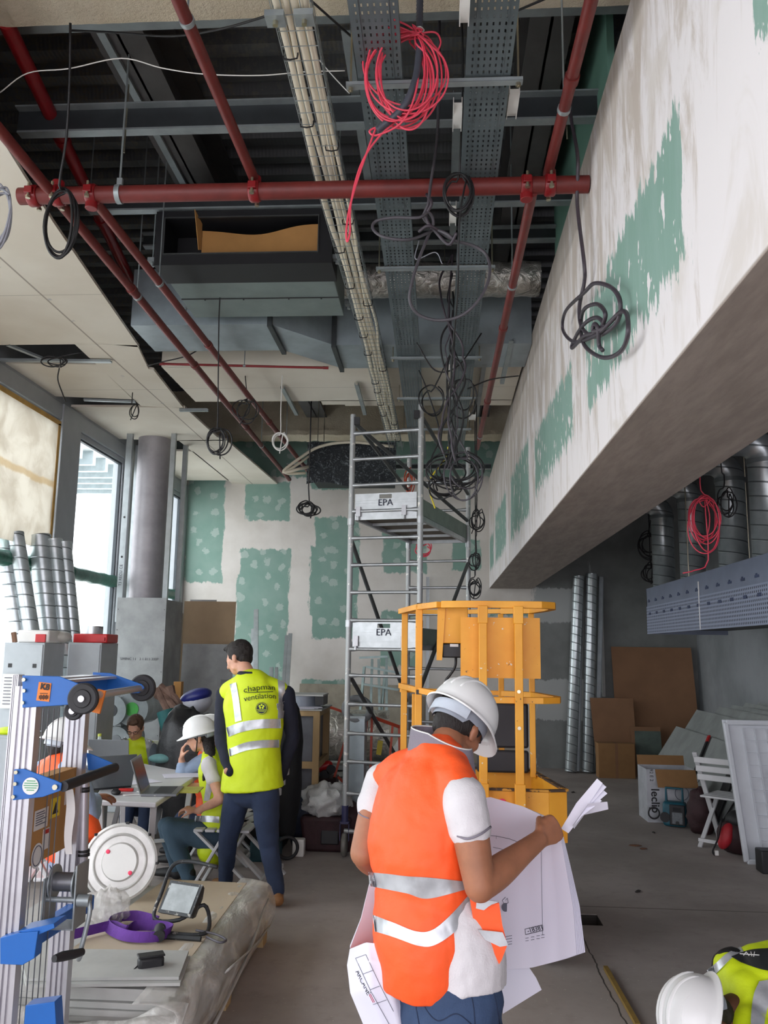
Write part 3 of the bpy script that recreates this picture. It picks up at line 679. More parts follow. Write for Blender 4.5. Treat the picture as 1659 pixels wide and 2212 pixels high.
# rectangular sheet metal duct ---------------------------------------------------------
m_sheet = M('sheet_metal_duct', (168, 180, 186), .42, .35, var=.16, vs=2.2); m_flange = M('duct_flange', (70, 74, 76), .5, .5)
t = thing('rectangular_duct', 'rectangular sheet metal duct crossing the void with a cranked offset', 'duct', (-1, 7, 4.4))
z0, z1 = 4.4, 4.9
build('straight_section', MB().b2((-2.58, 6.56, z0), (-1.40, 7.18, z1)), m_sheet, t)
mb = MB().loft([[(-1.40, 6.56, z0), (-1.40, 7.18, z0), (-1.40, 7.18, z1), (-1.40, 6.56, z1)], [(-.93, 7.06, z0), (-.93, 7.68, z0), (-.93, 7.68, z1), (-.93, 7.06, z1)]]); build('offset_section', mb, m_sheet, t)
build('straight_section', MB().b2((-.93, 7.06, z0), (BX0-.005, 7.68, z1)), m_sheet, t)
for x, y0, y1 in ((-1.40, 6.56, 7.18), (-.93, 7.06, 7.68), (.2, 7.06, 7.68)):
    mb = MB(); mb.b2((x-.02, y0-.03, z0-.03), (x+.02, y1+.03, z0+.002)); mb.b2((x-.02, y0-.03, z0), (x+.02, y0+.002, z1+.03)); mb.b2((x-.02, y1-.002, z0), (x+.02, y1+.03, z1+.03)); build('flange', mb, m_flange, t)
# slotted hanger bars below the soffit
for k, (x, a, b) in enumerate(((-1.62, 8.3, 9.2), (-.84, 8.2, 9.2), (.42, 7.6, 9.3), (.62, 7.0, 8.1))):
    metal_stud(('ceiling channel hanging under the lower soffit, left of the cream cables', 'ceiling channel hanging under the lower soffit, right of the cream cables', 'ceiling channel beside the rightmost red pipe', 'slotted channel hanging beside the plaster bulkhead')[k], (x, a, 4.40), (x, b, 4.37), .04, .03)
# board edge profile channels of the left ceiling, seen through the gaps
metal_stud('bright channel across the wide gap in the cream ceiling', (WX+.05, 7.40, 4.40), (-3.1, 7.46, 4.40), .05, .02)
metal_stud('short diagonal channel in the wide gap of the cream ceiling', (-3.9, 7.05, 4.42), (-3.75, 7.42, 4.42), .04, .02)
metal_stud('bright channel in the second gap of the cream ceiling', (-3.9, 8.72, 4.41), (-3.35, 8.8, 4.41), .04, .02)
metal_stud('bright short channel poking into the void by the soffit edge', (-2.95, 9.12, 4.40), (-2.62, 9.12, 4.40), .04, .03)
# second unit wrapped in plastic near the back wall -----------------------------------
s = NT('plastic_film'); n1 = s.noise(s.pos('Object'), 14, 5, .7, 2.5); s.set(Base_Color=s.mix(s.step(n1, .52, .68), rgb((52, 56, 60)), rgb((150, 158, 164))), Roughness=.25); s.bump(n1, .8, .04); m_film = s.m
a = ay(668, 960, 11.0); b = ay(852, 1032, 11.0)
t = thing('fan_coil_unit', 'fan coil unit wrapped in clear plastic behind the scaffold tower top', 'fan coil unit', ((a.x+b.x)/2, 11.3, b.z))
build('casing', MB().b2((a.x+.03, 11.05, b.z), (b.x-.03, 11.75, a.z)), m_blackbox, t)
mb = MB()
def wf(u, v):
    x = a.x-.02+(b.x-a.x+.04)*u; z = a.z+.03-(a.z-b.z+.12)*v+.03*math.sin(u*9)*v; q = Vector((x*5, z*5, 1)); return (x, 11.01+.03*noise.noise(q*1.5)-.02, z)
mb.sheet(wf, 36, 16, .002); build('plastic_wrap', mb, m_film, t)
for x in (a.x+.1, b.x-.1):
    for y in (11.1, 11.7): build('hanger_rod', MB().cyl((x, y, a.z), (x, y, DECK), .006, 6), m_zinc, t)
# cream conduits bent beside it
one('conduit', MB().tube([ay(850, 965, 10.9), ay(760, 955, 10.8), ay(690, 965, 10.8), ay(640, 995, 10.7), ay(612, 1020, 10.6), ay(650, 1012, 10.7), ay(668, 1008, 11.0)], .02, 8, smooth=5), m_cream, 'upper cream conduit bent in a hairpin beside the wrapped unit', 'conduit', ang=180)
one('conduit', MB().tube([ay(668, 985, 11.0), ay(640, 1005, 10.9), ay(618, 1022, 10.85), ay(660, 1022, 10.95)], .018, 8, smooth=5), m_cream, 'lower cream conduit bent in a hairpin beside the wrapped unit', 'conduit', ang=180)
# white plastic sleeves clipped to the right tray ---------------------------------------
for k, (px, py, Y, w) in enumerate(((1004, 18, 3.0, .04), (988, 258, 3.8, .045), (1108, 230, 3.72, .05), (978, 470, 4.65, .04), (973, 800, 7.3, .06), (1020, 905, 8.7, .07))):
    q = ay(px, py, Y); mb = MB(); mb.sheet(lambda u, v: (q.x-w/2+w*u, q.y-.1+.2*v, q.z+.02*(2*v-1)**2), 4, 8, .004); mb.b2((q.x-w/2, q.y-.1, q.z), (q.x-w/2+.004, q.y+.1, q.z+.05)); mb.b2((q.x+w/2-.004, q.y-.1, q.z), (q.x+w/2, q.y+.1, q.z+.05))
    one('trunking_sleeve', mb, m_white, ('white plastic sleeve at the very top of the right tray', 'white plastic sleeve left of the right tray, below its first support', 'white plastic sleeve on the right side of the right tray', 'white plastic sleeve by the knotted cables below the main pipe', 'white plastic sleeve beside the rectangular duct', 'white plastic sleeve above the scaffold tower')[k], 'plastic sleeve')

# ------------------------------------------------------------------ cables and coils
def cable(label, pts, r, mat, name='cable', group=None, k=6):
    return one(name, MB().tube(pts, r, 7, smooth=k), mat, label, 'cable', group, ang=180)
def loops(c, rx, rz, n, jit=.12, nx=(1, 0, 0), nz=(0, 0, 1), seed=0, per=14, depth=.04, drift=0.0):
    r_ = random.Random(seed); c = Vector(c); nx = Vector(nx).normalized(); nz = Vector(nz).normalized(); ny = nx.cross(nz); out = []
    a0 = PI/2
    for k in range(n):
        ax_, az_ = rx*(1+r_.uniform(-jit, jit)), rz*(1+r_.uniform(-jit, jit)); o = nx*r_.uniform(-1, 1)*rx*jit+nz*r_.uniform(-1, 1)*rz*jit+nx*drift*k; dy = r_.uniform(-depth, depth)/2; ph = r_.uniform(-.15, .15)
        for i in range(per):
            a = a0+2*PI*i/per; out.append(c+o+nx*(math.cos(a+ph)*ax_)+nz*(math.sin(a+ph)*az_)+ny*(dy+depth*.25*math.sin(a*2+k)))
    return out
def coil(label, c, rx, rz, n, r, mat, tail=(), end=(), name='cable_coil', seed=1, nx=(1, 0, 0), nz=(0, 0, 1), jit=.12, depth=.04, group=None, k=3, per=12):
    pts = list(tail)+loops(c, rx, rz, n, jit, nx, nz, seed, per, depth)+list(end)
    return one(name, MB().tube(pts, r, 6, smooth=k), mat, label, 'cable coil', group, ang=180)
# pink coil hanging from the grey conduit
Yp = 3.30
t = thing('flexible_conduit', 'dark grey corrugated conduit hanging through the pink cable coil', 'conduit', ay(905, 0, Yp))
pts = catmull([ay(908, -60, Yp), ay(906, 60, Yp), ay(905, 120, Yp-.02), ay(895, 180, Yp-.04), ay(868, 235, Yp-.03), ay(815, 282, Yp)], 30)
build('tube', MB().tube(pts, [(.0165 if i % 2 else .0140) for i in range(len(pts))], 10), M('grey_conduit', (72, 74, 84), .5), t, ang=180)
build('wire_tie', MB().tube([ay(898, 62, Yp-.02), ay(908, 58, Yp-.03), ay(916, 66, Yp), ay(905, 72, Yp-.02)], .003, 6, closed=True, smooth=4), m_white, t, ang=180)
pts = []
r_ = random.Random(5)
for kk in range(13):
    cx, cy = 868+r_.uniform(-14, 14), 160+r_.uniform(-14, 14); rx, ry = r_.uniform(52, 92), r_.uniform(78, 112); th = r_.uniform(-.25, .35); dy = r_.uniform(-.05, .05)
    for i in range(12):
        a = -PI/2+2*PI*i/12; u, w = rx*math.cos(a), ry*math.sin(a); x = cx+u*math.cos(th)-w*math.sin(th)*.6; y = cy+u*math.sin(th)+w
        if i == 0: x, y = 905+r_.uniform(-14, 10), 74+r_.uniform(-8, 8)
        pts.append(ay(x, y, Yp+dy))
pts = [ay(850, 42, Yp), ay(880, 55, Yp-.02), ay(905, 74, Yp)]+pts+[ay(905, 74, Yp), ay(940, 70, Yp), ay(952, 90, Yp), ay(945, 112, Yp)]
one('cable_coil', MB().tube(pts, .0042, 6, smooth=4), m_pink, 'pink cable coiled loosely around the grey corrugated conduit', 'cable coil', ang=180)
cable('pink cable pair hanging down from the conduit mouth', [ay(905, 95, Yp), ay(900, 190, Yp-.05), ay(870, 262, Yp-.03), ay(815, 292, Yp), ay(798, 284, Yp), ay(812, 276, Yp), ay(806, 292, Yp), ay(775, 380, Yp), ay(755, 450, Yp), ay(748, 500, Yp), ay(750, 522, Yp), ay(756, 500, Yp), ay(758, 440, Yp), ay(778, 360, Yp), ay(815, 300, Yp), ay(880, 240, Yp)], .0045, m_pink)
# hanging black cable with coil on the left
coil('dark cable coil hanging from the left end of the main red pipe', ay(134, 478, 4.05), .085, .18, 4, .007, m_blk, tail=[ay(152, 50, 3.7), ay(150, 180, 3.8), ay(143, 300, 3.9), ay(128, 400, 4.0)], seed=3, jit=.14)
coil('pale grey cable coil hanging at the left edge of view', ay(-6, 468, 3.2), .05, .13, 5, .005, M('pale_grey_cable', (150, 152, 160), .4), tail=[ay(20, 420, 3.2)], seed=9)
cable('thin white wire sagging across the roof void', [ay(0, 200, 3.9), ay(60, 158, 3.85), ay(150, 148, 3.8), ay(262, 126, 3.8), ay(350, 147, 3.8), ay(440, 160, 3.8), ay(560, 163, 3.8), ay(660, 155, 3.8), ay(745, 153, 3.8)], .003, m_white)
cable('thin white wire hanging down from the cream cables', [ay(690, 130, 4.1), ay(720, 165, 4.1), ay(755, 202, 4.1)], .003, m_white)
cable('dark cable draped from the cream cable clamp', [ay(590, 30, 3.6), ay(480, 62, 3.7), ay(370, 78, 3.8), ay(240, 70, 3.85), ay(150, 66, 3.85)], .006, m_blk)
cable('black cable crossing under the sprayed beam right of the clamp', [ay(670, 0, 3.5), ay(715, 40, 3.6), ay(760, 80, 3.75)], .006, m_blk)
cable('black cable crossing under the sprayed beam right of the trays', [ay(1195, -10, 3.5), ay(1160, 5, 3.5), ay(1120, 22, 3.6)], .006, m_blk)
# bulkhead coil
XB = BX0-.045
def bxp(px, py, dx=0.0):
    return ax(px, py, XB-dx)
m_pg = M('grey_purple_cable', (70, 62, 70), .45, var=.15, vs=20)
tail = [ax(1280, -30, .74), ax(1262, 90, .73), ax(1236, 190, .72), ax(1233, 250, .72), ax(1248, 340, .73), ax(1247, 440, .74), ax(1262, 570, .75)]
pts = [bxp(1262, 610), bxp(1252, 660, .02), bxp(1256, 705, .03), bxp(1285, 728, .02), bxp(1330, 700, 0), bxp(1340, 655, .0), bxp(1322, 622, .01), bxp(1285, 612, .02), bxp(1262, 632, .03), bxp(1222, 672, .02), bxp(1216, 712, .01), bxp(1240, 738, .02), bxp(1290, 722, .03), bxp(1345, 672, .0),
       bxp(1357, 715, .02), bxp(1340, 760, .01), bxp(1300, 772, .02), bxp(1262, 745, .03), bxp(1255, 700, .02), bxp(1262, 668, .03), bxp(1290, 657, .02), bxp(1308, 680, .03), bxp(1292, 716, .02), bxp(1262, 726, .04), bxp(1236, 752, .03), bxp(1240, 735, .02), bxp(1262, 700, .04), bxp(1290, 686, .03), bxp(1306, 706, .02), bxp(1282, 715, .05), bxp(1284, 700, .05), bxp(1292, 710, .04), bxp(1294, 745, .03), bxp(1302, 757, .02)]
one('cable_coil', MB().tube(tail+pts, .010, 8, smooth=6), m_pg, 'purplish grey cable hanging coiled against the plaster bulkhead', 'cable coil', ang=180)
# coils over the trays
coil('black cable coil hanging over the main pipe between the trays', ay(990, 418, 4.15), .072, .115, 5, .0055, m_blk, tail=[ay(994, -20, 4.0), ay(1000, 130, 4.1), ay(996, 300, 4.1)], end=[ay(992, 480, 4.15), ay(988, 640, 4.3), ay(975, 800, 5.0), ay(972, 900, 6.0)], seed=4, jit=.1)
K = [(950, -20), (948, 180), (944, 300), (930, 400), (925, 440), (915, 470), (935, 492), (920, 505), (880, 518), (830, 512), (806, 495), (812, 478), (850, 470), (905, 470), (925, 458), (936, 480), (925, 510), (905, 560), (890, 610), (885, 650), (905, 680), (950, 692), (1000, 680), (1040, 640), (1058, 590), (1050, 550), (1020, 530), (985, 520), (965, 505), (940, 495)]
cable('knotted dark grey cable looping wide between the two trays', [ay(x, y, 4.2+.03*math.sin(i*1.3)) for i, (x, y) in enumerate(K)], .0085, m_gry)
cable('dark cable knotted below the main red pipe', [ay(905, 500, 4.2), ay(925, 488, 4.15), ay(950, 500, 4.2), ay(975, 515, 4.2), ay(985, 505, 4.15), ay(970, 528, 4.2), ay(945, 505, 4.2), ay(920, 470, 4.2), ay(932, 440, 4.15), ay(922, 420, 4.2)], .009, m_pg)
cable('thin pale wire curling under the knotted cable', [ay(905, 520, 4.3), ay(898, 560, 4.3), ay(940, 545, 4.3), ay(955, 570, 4.3)], .003, M('pale_grey_cable'))
r_ = random.Random(21)
for k in range(9):
    Y = 6.3+r_.uniform(-.3, .5); y = 600+40*(k % 6); ph = r_.uniform(0, 6.3); A = r_.uniform(5, 14)+(16 if k % 4 == 0 else 0); w = r_.uniform(.012, .03)
    pts = [ay(978, y-50, Y)]
    while y < 1015:
        pts.append(ay(976+A*math.sin(y*w+ph)+r_.uniform(-4, 4), y, Y)); y += r_.uniform(22, 40)
    cable('black cable in the tangled bunch hanging between the trays, '+('thick', 'thin')[k % 2]+' one', pts, (.008, .005)[k % 2], (m_blk, m_pg)[k % 3 == 0], group='black cables tangled between the trays')
D = [(500, (975, 1012), 48, 34, 6, 6.6), (501, (960, 1050), 28, 22, 4, 6.8), (502, (1010, 1030), 34, 44, 3, 6.5), (503, (1005, 850), 28, 40, 2, 6.6), (504, (930, 870), 24, 30, 2, 6.9)]
for k, (sd, (x, y), rx, ry, n, Y) in enumerate(D):
    sc = Y/1800.0; coil(('big black cable coil at the foot of the tangled bunch', 'small black coil below the big coil at tower height', 'black cable coil right of the big coil, beside the tower post', 'loose black cable loop right of the bunch, under the fourth tray bar', 'loose black cable loop left of the bunch, under the fourth tray bar')[k], ay(x, y, Y), rx*sc, ry*sc, n, .0065, (m_blk, m_blk, m_gry, m_blk, m_blk)[k], tail=[ay(975, y-110, Y)], seed=sd, jit=.3, depth=.12)
S = [((470, 955), 22, 26, 5, 6.0, 'small black cable coil hanging beside the cream ceiling edge', m_blk, (473, 690)), ((605, 953), 16, 19, 4, 8.0, 'white cable coil hanging right of the small black coil', m_white, (608, 850)), ((665, 1100), 18, 14, 6, 9.0, 'black cable coil hanging low in front of the green and white wall', m_blk, (668, 1020)),
     ((528, 885), 26, 24, 3, 8.0, 'loose black coil between the two long red pipes', m_blk, (528, 720)), ((290, 888), 9, 14, 2, 8.5, 'tiny black coil in the second ceiling gap', m_blk, (285, 870)), ((120, 780), 24, 10, 4, 7.2, 'black cable coil lying in the wide ceiling gap', m_blk, (175, 762)),
     ((1030, 1125), 13, 20, 4, 8.8, 'upper black coil hanging at the right tower post', m_blk, (1030, 1060)), ((1026, 1210), 11, 14, 4, 8.8, 'middle black coil hanging at the right tower post', m_blk, (1030, 1125)), ((1024, 1270), 12, 16, 5, 8.8, 'lowest black coil hanging at the right tower post', m_blk, (1027, 1210)),
     ((1405, 1178), 19, 22, 6, 12.6, 'upper dark cable coil hanging in front of the shadowed back wall', m_blk, (1404, 1100)), ((1404, 1238), 15, 17, 5, 12.6, 'lower dark cable coil hanging in front of the shadowed back wall', m_blk, (1404, 1190)), ((1572, 1085), 18, 24, 4, 7.0, 'black coil hanging right of the pink coil above the extract hood', m_blk, (1556, 990))]
for k, ((x, y), rx, ry, n, Y, lab, mt, (tx, ty)) in enumerate(S):
    sc = Y/1800.0; coil(lab, ay(x, y, Y), rx*sc, ry*sc, n, .0055 if Y < 9 else .008, mt, tail=([Vector((ay(tx, ty, Y).x, Y, 4.5))] if ay(tx, ty, Y).z < 4.4 else [])+[ay(tx, ty, Y), ay((tx+x)/2, (ty+y-ry)/2, Y)], seed=60+k, jit=(.12 if mt is m_white else .3), depth=.05, end=[ay(x+R.uniform(-12, 12), y+ry*1.4, Y)])
cable('black cable hanging from the wide ceiling gap', [ay(128, 795, 7.2), ay(125, 820, 7.2), ay(135, 850, 7.3), ay(142, 868, 7.4)], .006, m_blk)
cable('black cable trailing from the soffit edge near the cream ceiling', [ay(430, 755, 7.3), ay(400, 770, 7.3), ay(350, 782, 7.3), ay(318, 790, 7.4)], .006, m_blk)
coil('pink cable coil hanging above the perforated extract hood', ay(1520, 1125, 6.6), .095, .20, 7, .005, m_pink, tail=[ay(1512, 1000, 6.6), ay(1514, 1060, 6.6), ay(1535, 1075, 6.6), ay(1520, 1095, 6.6), ay(1510, 1080, 6.6)], seed=33, jit=.3, end=[ay(1530, 1210, 6.6), ay(1500, 1232, 6.6), ay(1475, 1238, 6.6)], depth=.08)
cable('black cables draped across the void behind the tower', [ay(900, 740, 6.5), ay(940, 800, 6.6), ay(990, 790, 6.6), ay(1040, 720, 6.7)], .006, m_blk)
cable('black cable sagging across the void near the bulkhead', [ay(1010, 840, 6.5), ay(1060, 820, 6.7), ay(1120, 812, 7.0)], .006, m_blk)
cable('black cable hanging behind the left tray down to the tower', [ay(905, 800, 7.5), ay(925, 850, 7.5), ay(950, 940, 7.6), ay(930, 1000, 7.6), ay(945, 1060, 7.7)], .007, m_blk)
coil('orange red cord coil hanging behind the tower top', ay(885, 1040, 9.2), .05, .10, 4, .006, M('orange_cord', (190, 74, 40), .6), tail=[ay(888, 1010, 9.2)], seed=71, jit=.3)
coil('small pink red cable coil seen through the tower below the platform', ay(915, 1185, 11.5), .09, .09, 4, .008, m_pink, tail=[ay(905, 1165, 11.5)], seed=72, jit=.3)
cable('yellow and black lead hanging over the tower platform', [ay(968, 965, 7.3), ay(965, 985, 7.3), ay(930, 1034, 7.2), ay(928, 1060, 7.2), ay(937, 1090, 7.2), ay(940, 1098, 7.2)], .007, M('yellow_cable', (220, 200, 40), .5))

# ------------------------------------------------------------------ extract hood and its ducts
HX0, HX1 = 2.55, 3.5; HY1 = ax(1397, 1300, HX0).y; hz0 = ax(1397, 1370, HX0).z; hz1 = ax(1397, 1272, HX0).z
s = NT('perforated_hood_panel'); xyz = s.sep(s.pos('World'))
a_ = s.math('ABSOLUTE', s.math('SUBTRACT', s.math('MODULO', xyz[1], .042), .021)); b_ = s.math('ABSOLUTE', s.math('SUBTRACT', s.math('MODULO', xyz[2], .035), .0175))
dot = s.step(s.math('SQRT', s.math('ADD', s.math('MULTIPLY', a_, a_), s.math('MULTIPLY', b_, b_))), .013, .009)
s.set(Base_Color=s.mix(dot, rgb((146, 154, 176)), rgb((50, 54, 68))), Roughness=.45, Metallic=.2); m_perf = s.m
m_hood = M('blue_filmed_steel', (124, 132, 152), .4, .2, var=.08, vs=3); m_mark = M('blue_print', (60, 70, 100), .6)
t = thing('extract_hood', 'large grey blue extract hood with perforated face on the right', 'extract hood', ((HX0+HX1)/2, 6.5, hz0))
H0 = 2.6
build('top_casing', MB().b2((HX0+.04, H0, hz1-.12), (HX1, HY1-.02, hz1-.03)), m_hood, t)
mb = MB(); mb.prism([(HX0, HY1, hz1), (HX0, HY1, hz1-.07), (HX0+.10, HY1, hz1-.09), (HX1, HY1, hz1-.09), (HX1, HY1, hz1)], (0, H0-HY1, 0)); build('top_rim', mb, m_hood, t)
zz = hz1-.22
build('upper_band', MB().b2((HX0, H0, zz), (HX0+.03, HY1, hz1-.07)), m_hood, t)
build('perforated_panel', MB().b2((HX0-.006, H0, hz0), (HX0+.03, HY1, zz)), m_perf, t)
build('end_panel', MB().b2((HX0, HY1-.02, hz0), (HX1, HY1, hz1-.02)), m_hood, t)
build('underside', MB().b2((HX0+.03, H0, hz0+.05), (HX1, HY1-.02, hz0+.07)), m_dark, t)
ysm = ax(1512, 1300, HX0).y
build('seam', MB().b2((HX0-.012, ysm-.006, hz0), (HX0-.004, ysm+.006, hz1-.08)), m_white, t)
mb = MB()
for i in range(20):
    y = HY1-.12-.32*i; mb.box((HX0-.003, y, zz+.06), (.004, .09, .022)); mb.box((HX0-.003, y+.01, zz+.078), (.004, .035, .012)); mb.box((HX0-.010, y-.05, zz-.04-.05), (.003, .08, .03))
build('printed_mark', mb, m_mark, t)['kind'] = 'stuff'
for y in (4.4, 6.8, 9.3):
    for x in (HX0+.15, HX1-.15): build('hanger_rod', MB().cyl((x, y, hz1-.03), (x, y, DECK), .006, 6), m_zinc, t)
s = NT('spiral_duct_steel'); p = s.pos('Object'); xyz = s.sep(p)
ang_ = s.math('DIVIDE', s.math('ARCTAN2', xyz[1], xyz[0]), 2*PI)
ph = s.math('FRACT', s.math('ADD', s.math('MULTIPLY', xyz[2], 8.0), ang_)); ridge = s.step(s.math('ABSOLUTE', s.math('SUBTRACT', ph, .5)), .06, .02)
s.set(Base_Color=s.mix(ridge, s.mix(s.step(s.noise(p, 6, 3), .3, .7), rgb((176, 184, 186)), rgb((200, 206, 208))), rgb((120, 126, 128))), Metallic=.65, Roughness=.32); s.bump(ridge, .6, .01); m_spiral = s.m
def spiral(name, label, r, L, a, b, parent=None, group=None):
    """straight spiral duct of length |b-a| from a to b; axis is its own local z"""
    a, b = Vector(a), Vector(b); d = b-a; q = d.to_track_quat('Z', 'Y').to_euler()
    mb = MB(); l = d.length
    mb.lathe([(r, 0), (r+.004, .004), (r+.004, .02), (r, .024), (r, l-.02), (r+.003, l-.016), (r+.003, l), (r-.006, l), (r-.006, l-.3), (.001, l-.3)], n=32)
    o = build(name, mb, m_spiral, parent, local=True, ang=50); o.location = a; o.rotation_euler = q
    if parent is None: tag(o, label, 'duct', group)
    return o
DX = 2.80
for k, (px, pyt) in enumerate(((1437, 1112), (1500, 1075), (1590, 1028), (1668, 985))):
    q = ax(px, 1300, DX); top = ax(px, pyt, DX).z; y = q.y
    t = thing('extract_duct', ('farthest', 'second farthest', 'third farthest', 'nearest')[k]+' spiral duct rising from the hood and bending into the bulkhead', 'duct', (DX, y, hz1), 0, 'spiral ducts on the hood')
    r = .135; o = spiral('riser', None, r, 1, (0, 0, 0), (0, 0, top-hz1-.02), t)
    pts = [(DX-.18+.18*math.cos(a), y, top+.18*math.sin(a)) for a in [PI/2*i/8 for i in range(9)]]+[(BX1-.02, y, top+.18)]
    build('elbow', MB().tube(pts, r, 28), m_spiral, t, ang=50)
    build('collar', MB().cyl((DX, y, top-.03), (DX, y, top+.01), r+.008, 28), m_galv, t)
# ================================================================== SCAFFOLD TOWER
m_alus = M('scaffold_aluminium', (186, 188, 190), .38, .7, var=.1, vs=9); m_aluw = M('worn_aluminium', (170, 172, 172), .5, .5, c2=(225, 222, 214), vs=22, thr=(.60, .66))
A_, B_, C_, D_ = Vector((-.80, 7.57, 0)), Vector((-.165, 7.42, 0)), Vector((-.335, 9.30, 0)), Vector((.32, 9.15, 0))
t = thing('scaffold_tower', 'tall aluminium mobile scaffold tower behind the man in orange', 'scaffold tower', (-.25, 8.3, 0))
tops = {0: 3.91, 1: 3.96, 2: 3.93, 3: 3.98}
for i, q in enumerate((A_, B_, C_, D_)):
    mb = MB().cyl(q+Vector((0, 0, .30)), q+Vector((0, 0, tops[i])), .0255, 16); p_ = build('post', mb, m_aluw, t)
    for z in (1.98, 2.9): build('joint_sleeve', MB().cyl(q+Vector((0, 0, z-.03)), q+Vector((0, 0, z+.03)), .031, 16), m_alus, p_)
    c = build('castor_fork', MB().b2(q+Vector((-.04, -.03, .13)), q+Vector((-.034, .03, .28))).b2(q+Vector((.034, -.03, .13)), q+Vector((.04, .03, .28))).b2(q+Vector((-.04, -.03, .27)), q+Vector((.04, .03, .29))).cyl(q+Vector((0, 0, .28)), q+Vector((0, 0, .42)), .03, 12), M('castor_blue', (52, 52, 92), .5), t)
    build('castor_wheel', MB().lathe([(.03, -.022), (.085, -.022), (.098, -.012), (.098, .012), (.085, .022), (.03, .022)], q+Vector((0, 0, .098)), rot=(0, PI/2, 0), n=28), M('grey_wheel', (120, 118, 112), .5), c)
ZR = [.42, .70, .99, 1.26, 1.55, 1.84, 2.14, 2.43, 2.72, 3.02, 3.28, 3.54, 3.84]
ZR = [ay(760, yy, 7.57).z for yy in (1795, 1714, 1645, 1584, 1521, 1459, 1402, 1340, 1280, 1221, 1163, 1105, 1049, 993, 937)]
def rung(p, q, z, n='rung'):
    p = p+Vector((0, 0, z)); q = q+Vector((0, 0, z)); d = (q-p).normalized()
    build(n, MB().tube([p, p+d*.05, p+d*.09, q-d*.09, q-d*.05, q], [.022, .021, .015, .015, .021, .022], 12), m_alus, t)
for z in ZR: rung(A_, B_, z)
for z in [3.6, 3.28, 2.72, 2.43, 2.14, 1.85, 1.56, 1.0, .70]: rung(C_, D_, z)
def up(p, z): return p+Vector((0, 0, z))
for a, b in ((up(A_, 3.84), up(D_, 3.15)), (up(B_, 3.86), up(D_, 3.45)), (up(A_, 2.75), up(C_, 1.2)), (up(D_, 2.7), up(B_, 1.4)), (up(A_, 1.55), up(C_, .45)), (up(A_, 3.86), up(C_, 3.5))):
    mb = MB().cyl(a, b, .019, 12); build('brace', mb, M('brace_grey', (96, 98, 98), .5, .5), t)
for q, z in ((A_, 3.84), (B_, 3.86)): build('hook', MB().box(up(q, z)+Vector((.04*(1 if q is A_ else -1), -.02, 0)), (.05, .06, .07)), m_dark, t)
m_ply = M('platform_board', (118, 106, 94), .8, var=.15, vs=6); m_pen = M('marker_ink', (30, 34, 60), .6)
def platform(z, label):
    pt = thing('scaffold_platform', label, 'scaffold platform', (-.25, 8.3, z), 0, None)
    d1 = (B_-A_).normalized(); d2 = (C_-A_).normalized(); i = .035
    P4 = [A_+d1*i+d2*.02, B_-d1*i+d2*.02, D_-d1*i-d2*.02, C_+d1*i-d2*.02]
    build('deck', MB().prism([up(q, z+.02) for q in P4], (0, 0, .012)), m_ply, pt)
    mb = MB()
    for a, b in ((P4[0], P4[3]), (P4[1], P4[2])): mb.bar(up(a, z+.02), up(b, z+.02), .03, .07)
    for a, b in ((P4[0], P4[1]), (P4[3], P4[2])): mb.bar(up(a, z+.02), up(b, z+.02), .03, .07)
    for f in (.25, .5, .75): mb.bar(up(P4[0].lerp(P4[3], f), z+.01), up(P4[1].lerp(P4[2], f), z+.01), .02, .03)
    build('frame', mb, m_alus, pt)
    # toe board facing the camera with a hand hole
    n = Vector((d1.y, -d1.x, 0)); a = P4[0]+n*.0; b = P4[1]+n*.0; H = .175; z0 = z+.05
    L = (b-a).length; mb = MB()
    for (u0, u1, v0, v1) in ((0, L, 0, H-.05), (0, L*.40, H-.05, H), (L*.60, L, H-.05, H), (L*.40, L*.60, H-.012, H)):
        mb.prism([up(a+d1*u0, z0+v0), up(a+d1*u1, z0+v0), up(a+d1*u1, z0+v1), up(a+d1*u0, z0+v1)], n*.02)
    for v in (0.01, H*.5, H-.062): mb.bar(up(a+n*.022, z0+v), up(b+n*.022, z0+v), .006, .006)
    tb = build('toe_board', mb, m_alus, pt)
    text('marking', 'EPA', .085, m_pen, tb, frame_m(up((a+b)/2+n*.027-d1*0, z0+.085), d1, (0, 0, 1)), extrude=.0006)
    side = MB(); side.prism([up(P4[1], z+.03), up(P4[2], z+.03), up(P4[2], z+.18), up(P4[1], z+.18)], d1*.02); build('side_board', side, M('side_board_grey', (130, 142, 134), .6, .2), pt)
    mb = MB()
    for f in (.06, .80):
        q = a+d1*L*f+n*.03; mb.box(up(q, z+.06), (.04, .03, .09)); mb.cyl(up(q, z-.02), up(q, z+.07), .014, 10)
    build('clip', mb, m_alus, pt)
    return pt
platform(ay(830, 1118, 7.5).z, 'upper aluminium scaffold platform with a toe board, near the tower top')
platform(ay(830, 1400, 7.5).z, 'lower aluminium scaffold platform with a toe board, at head height')

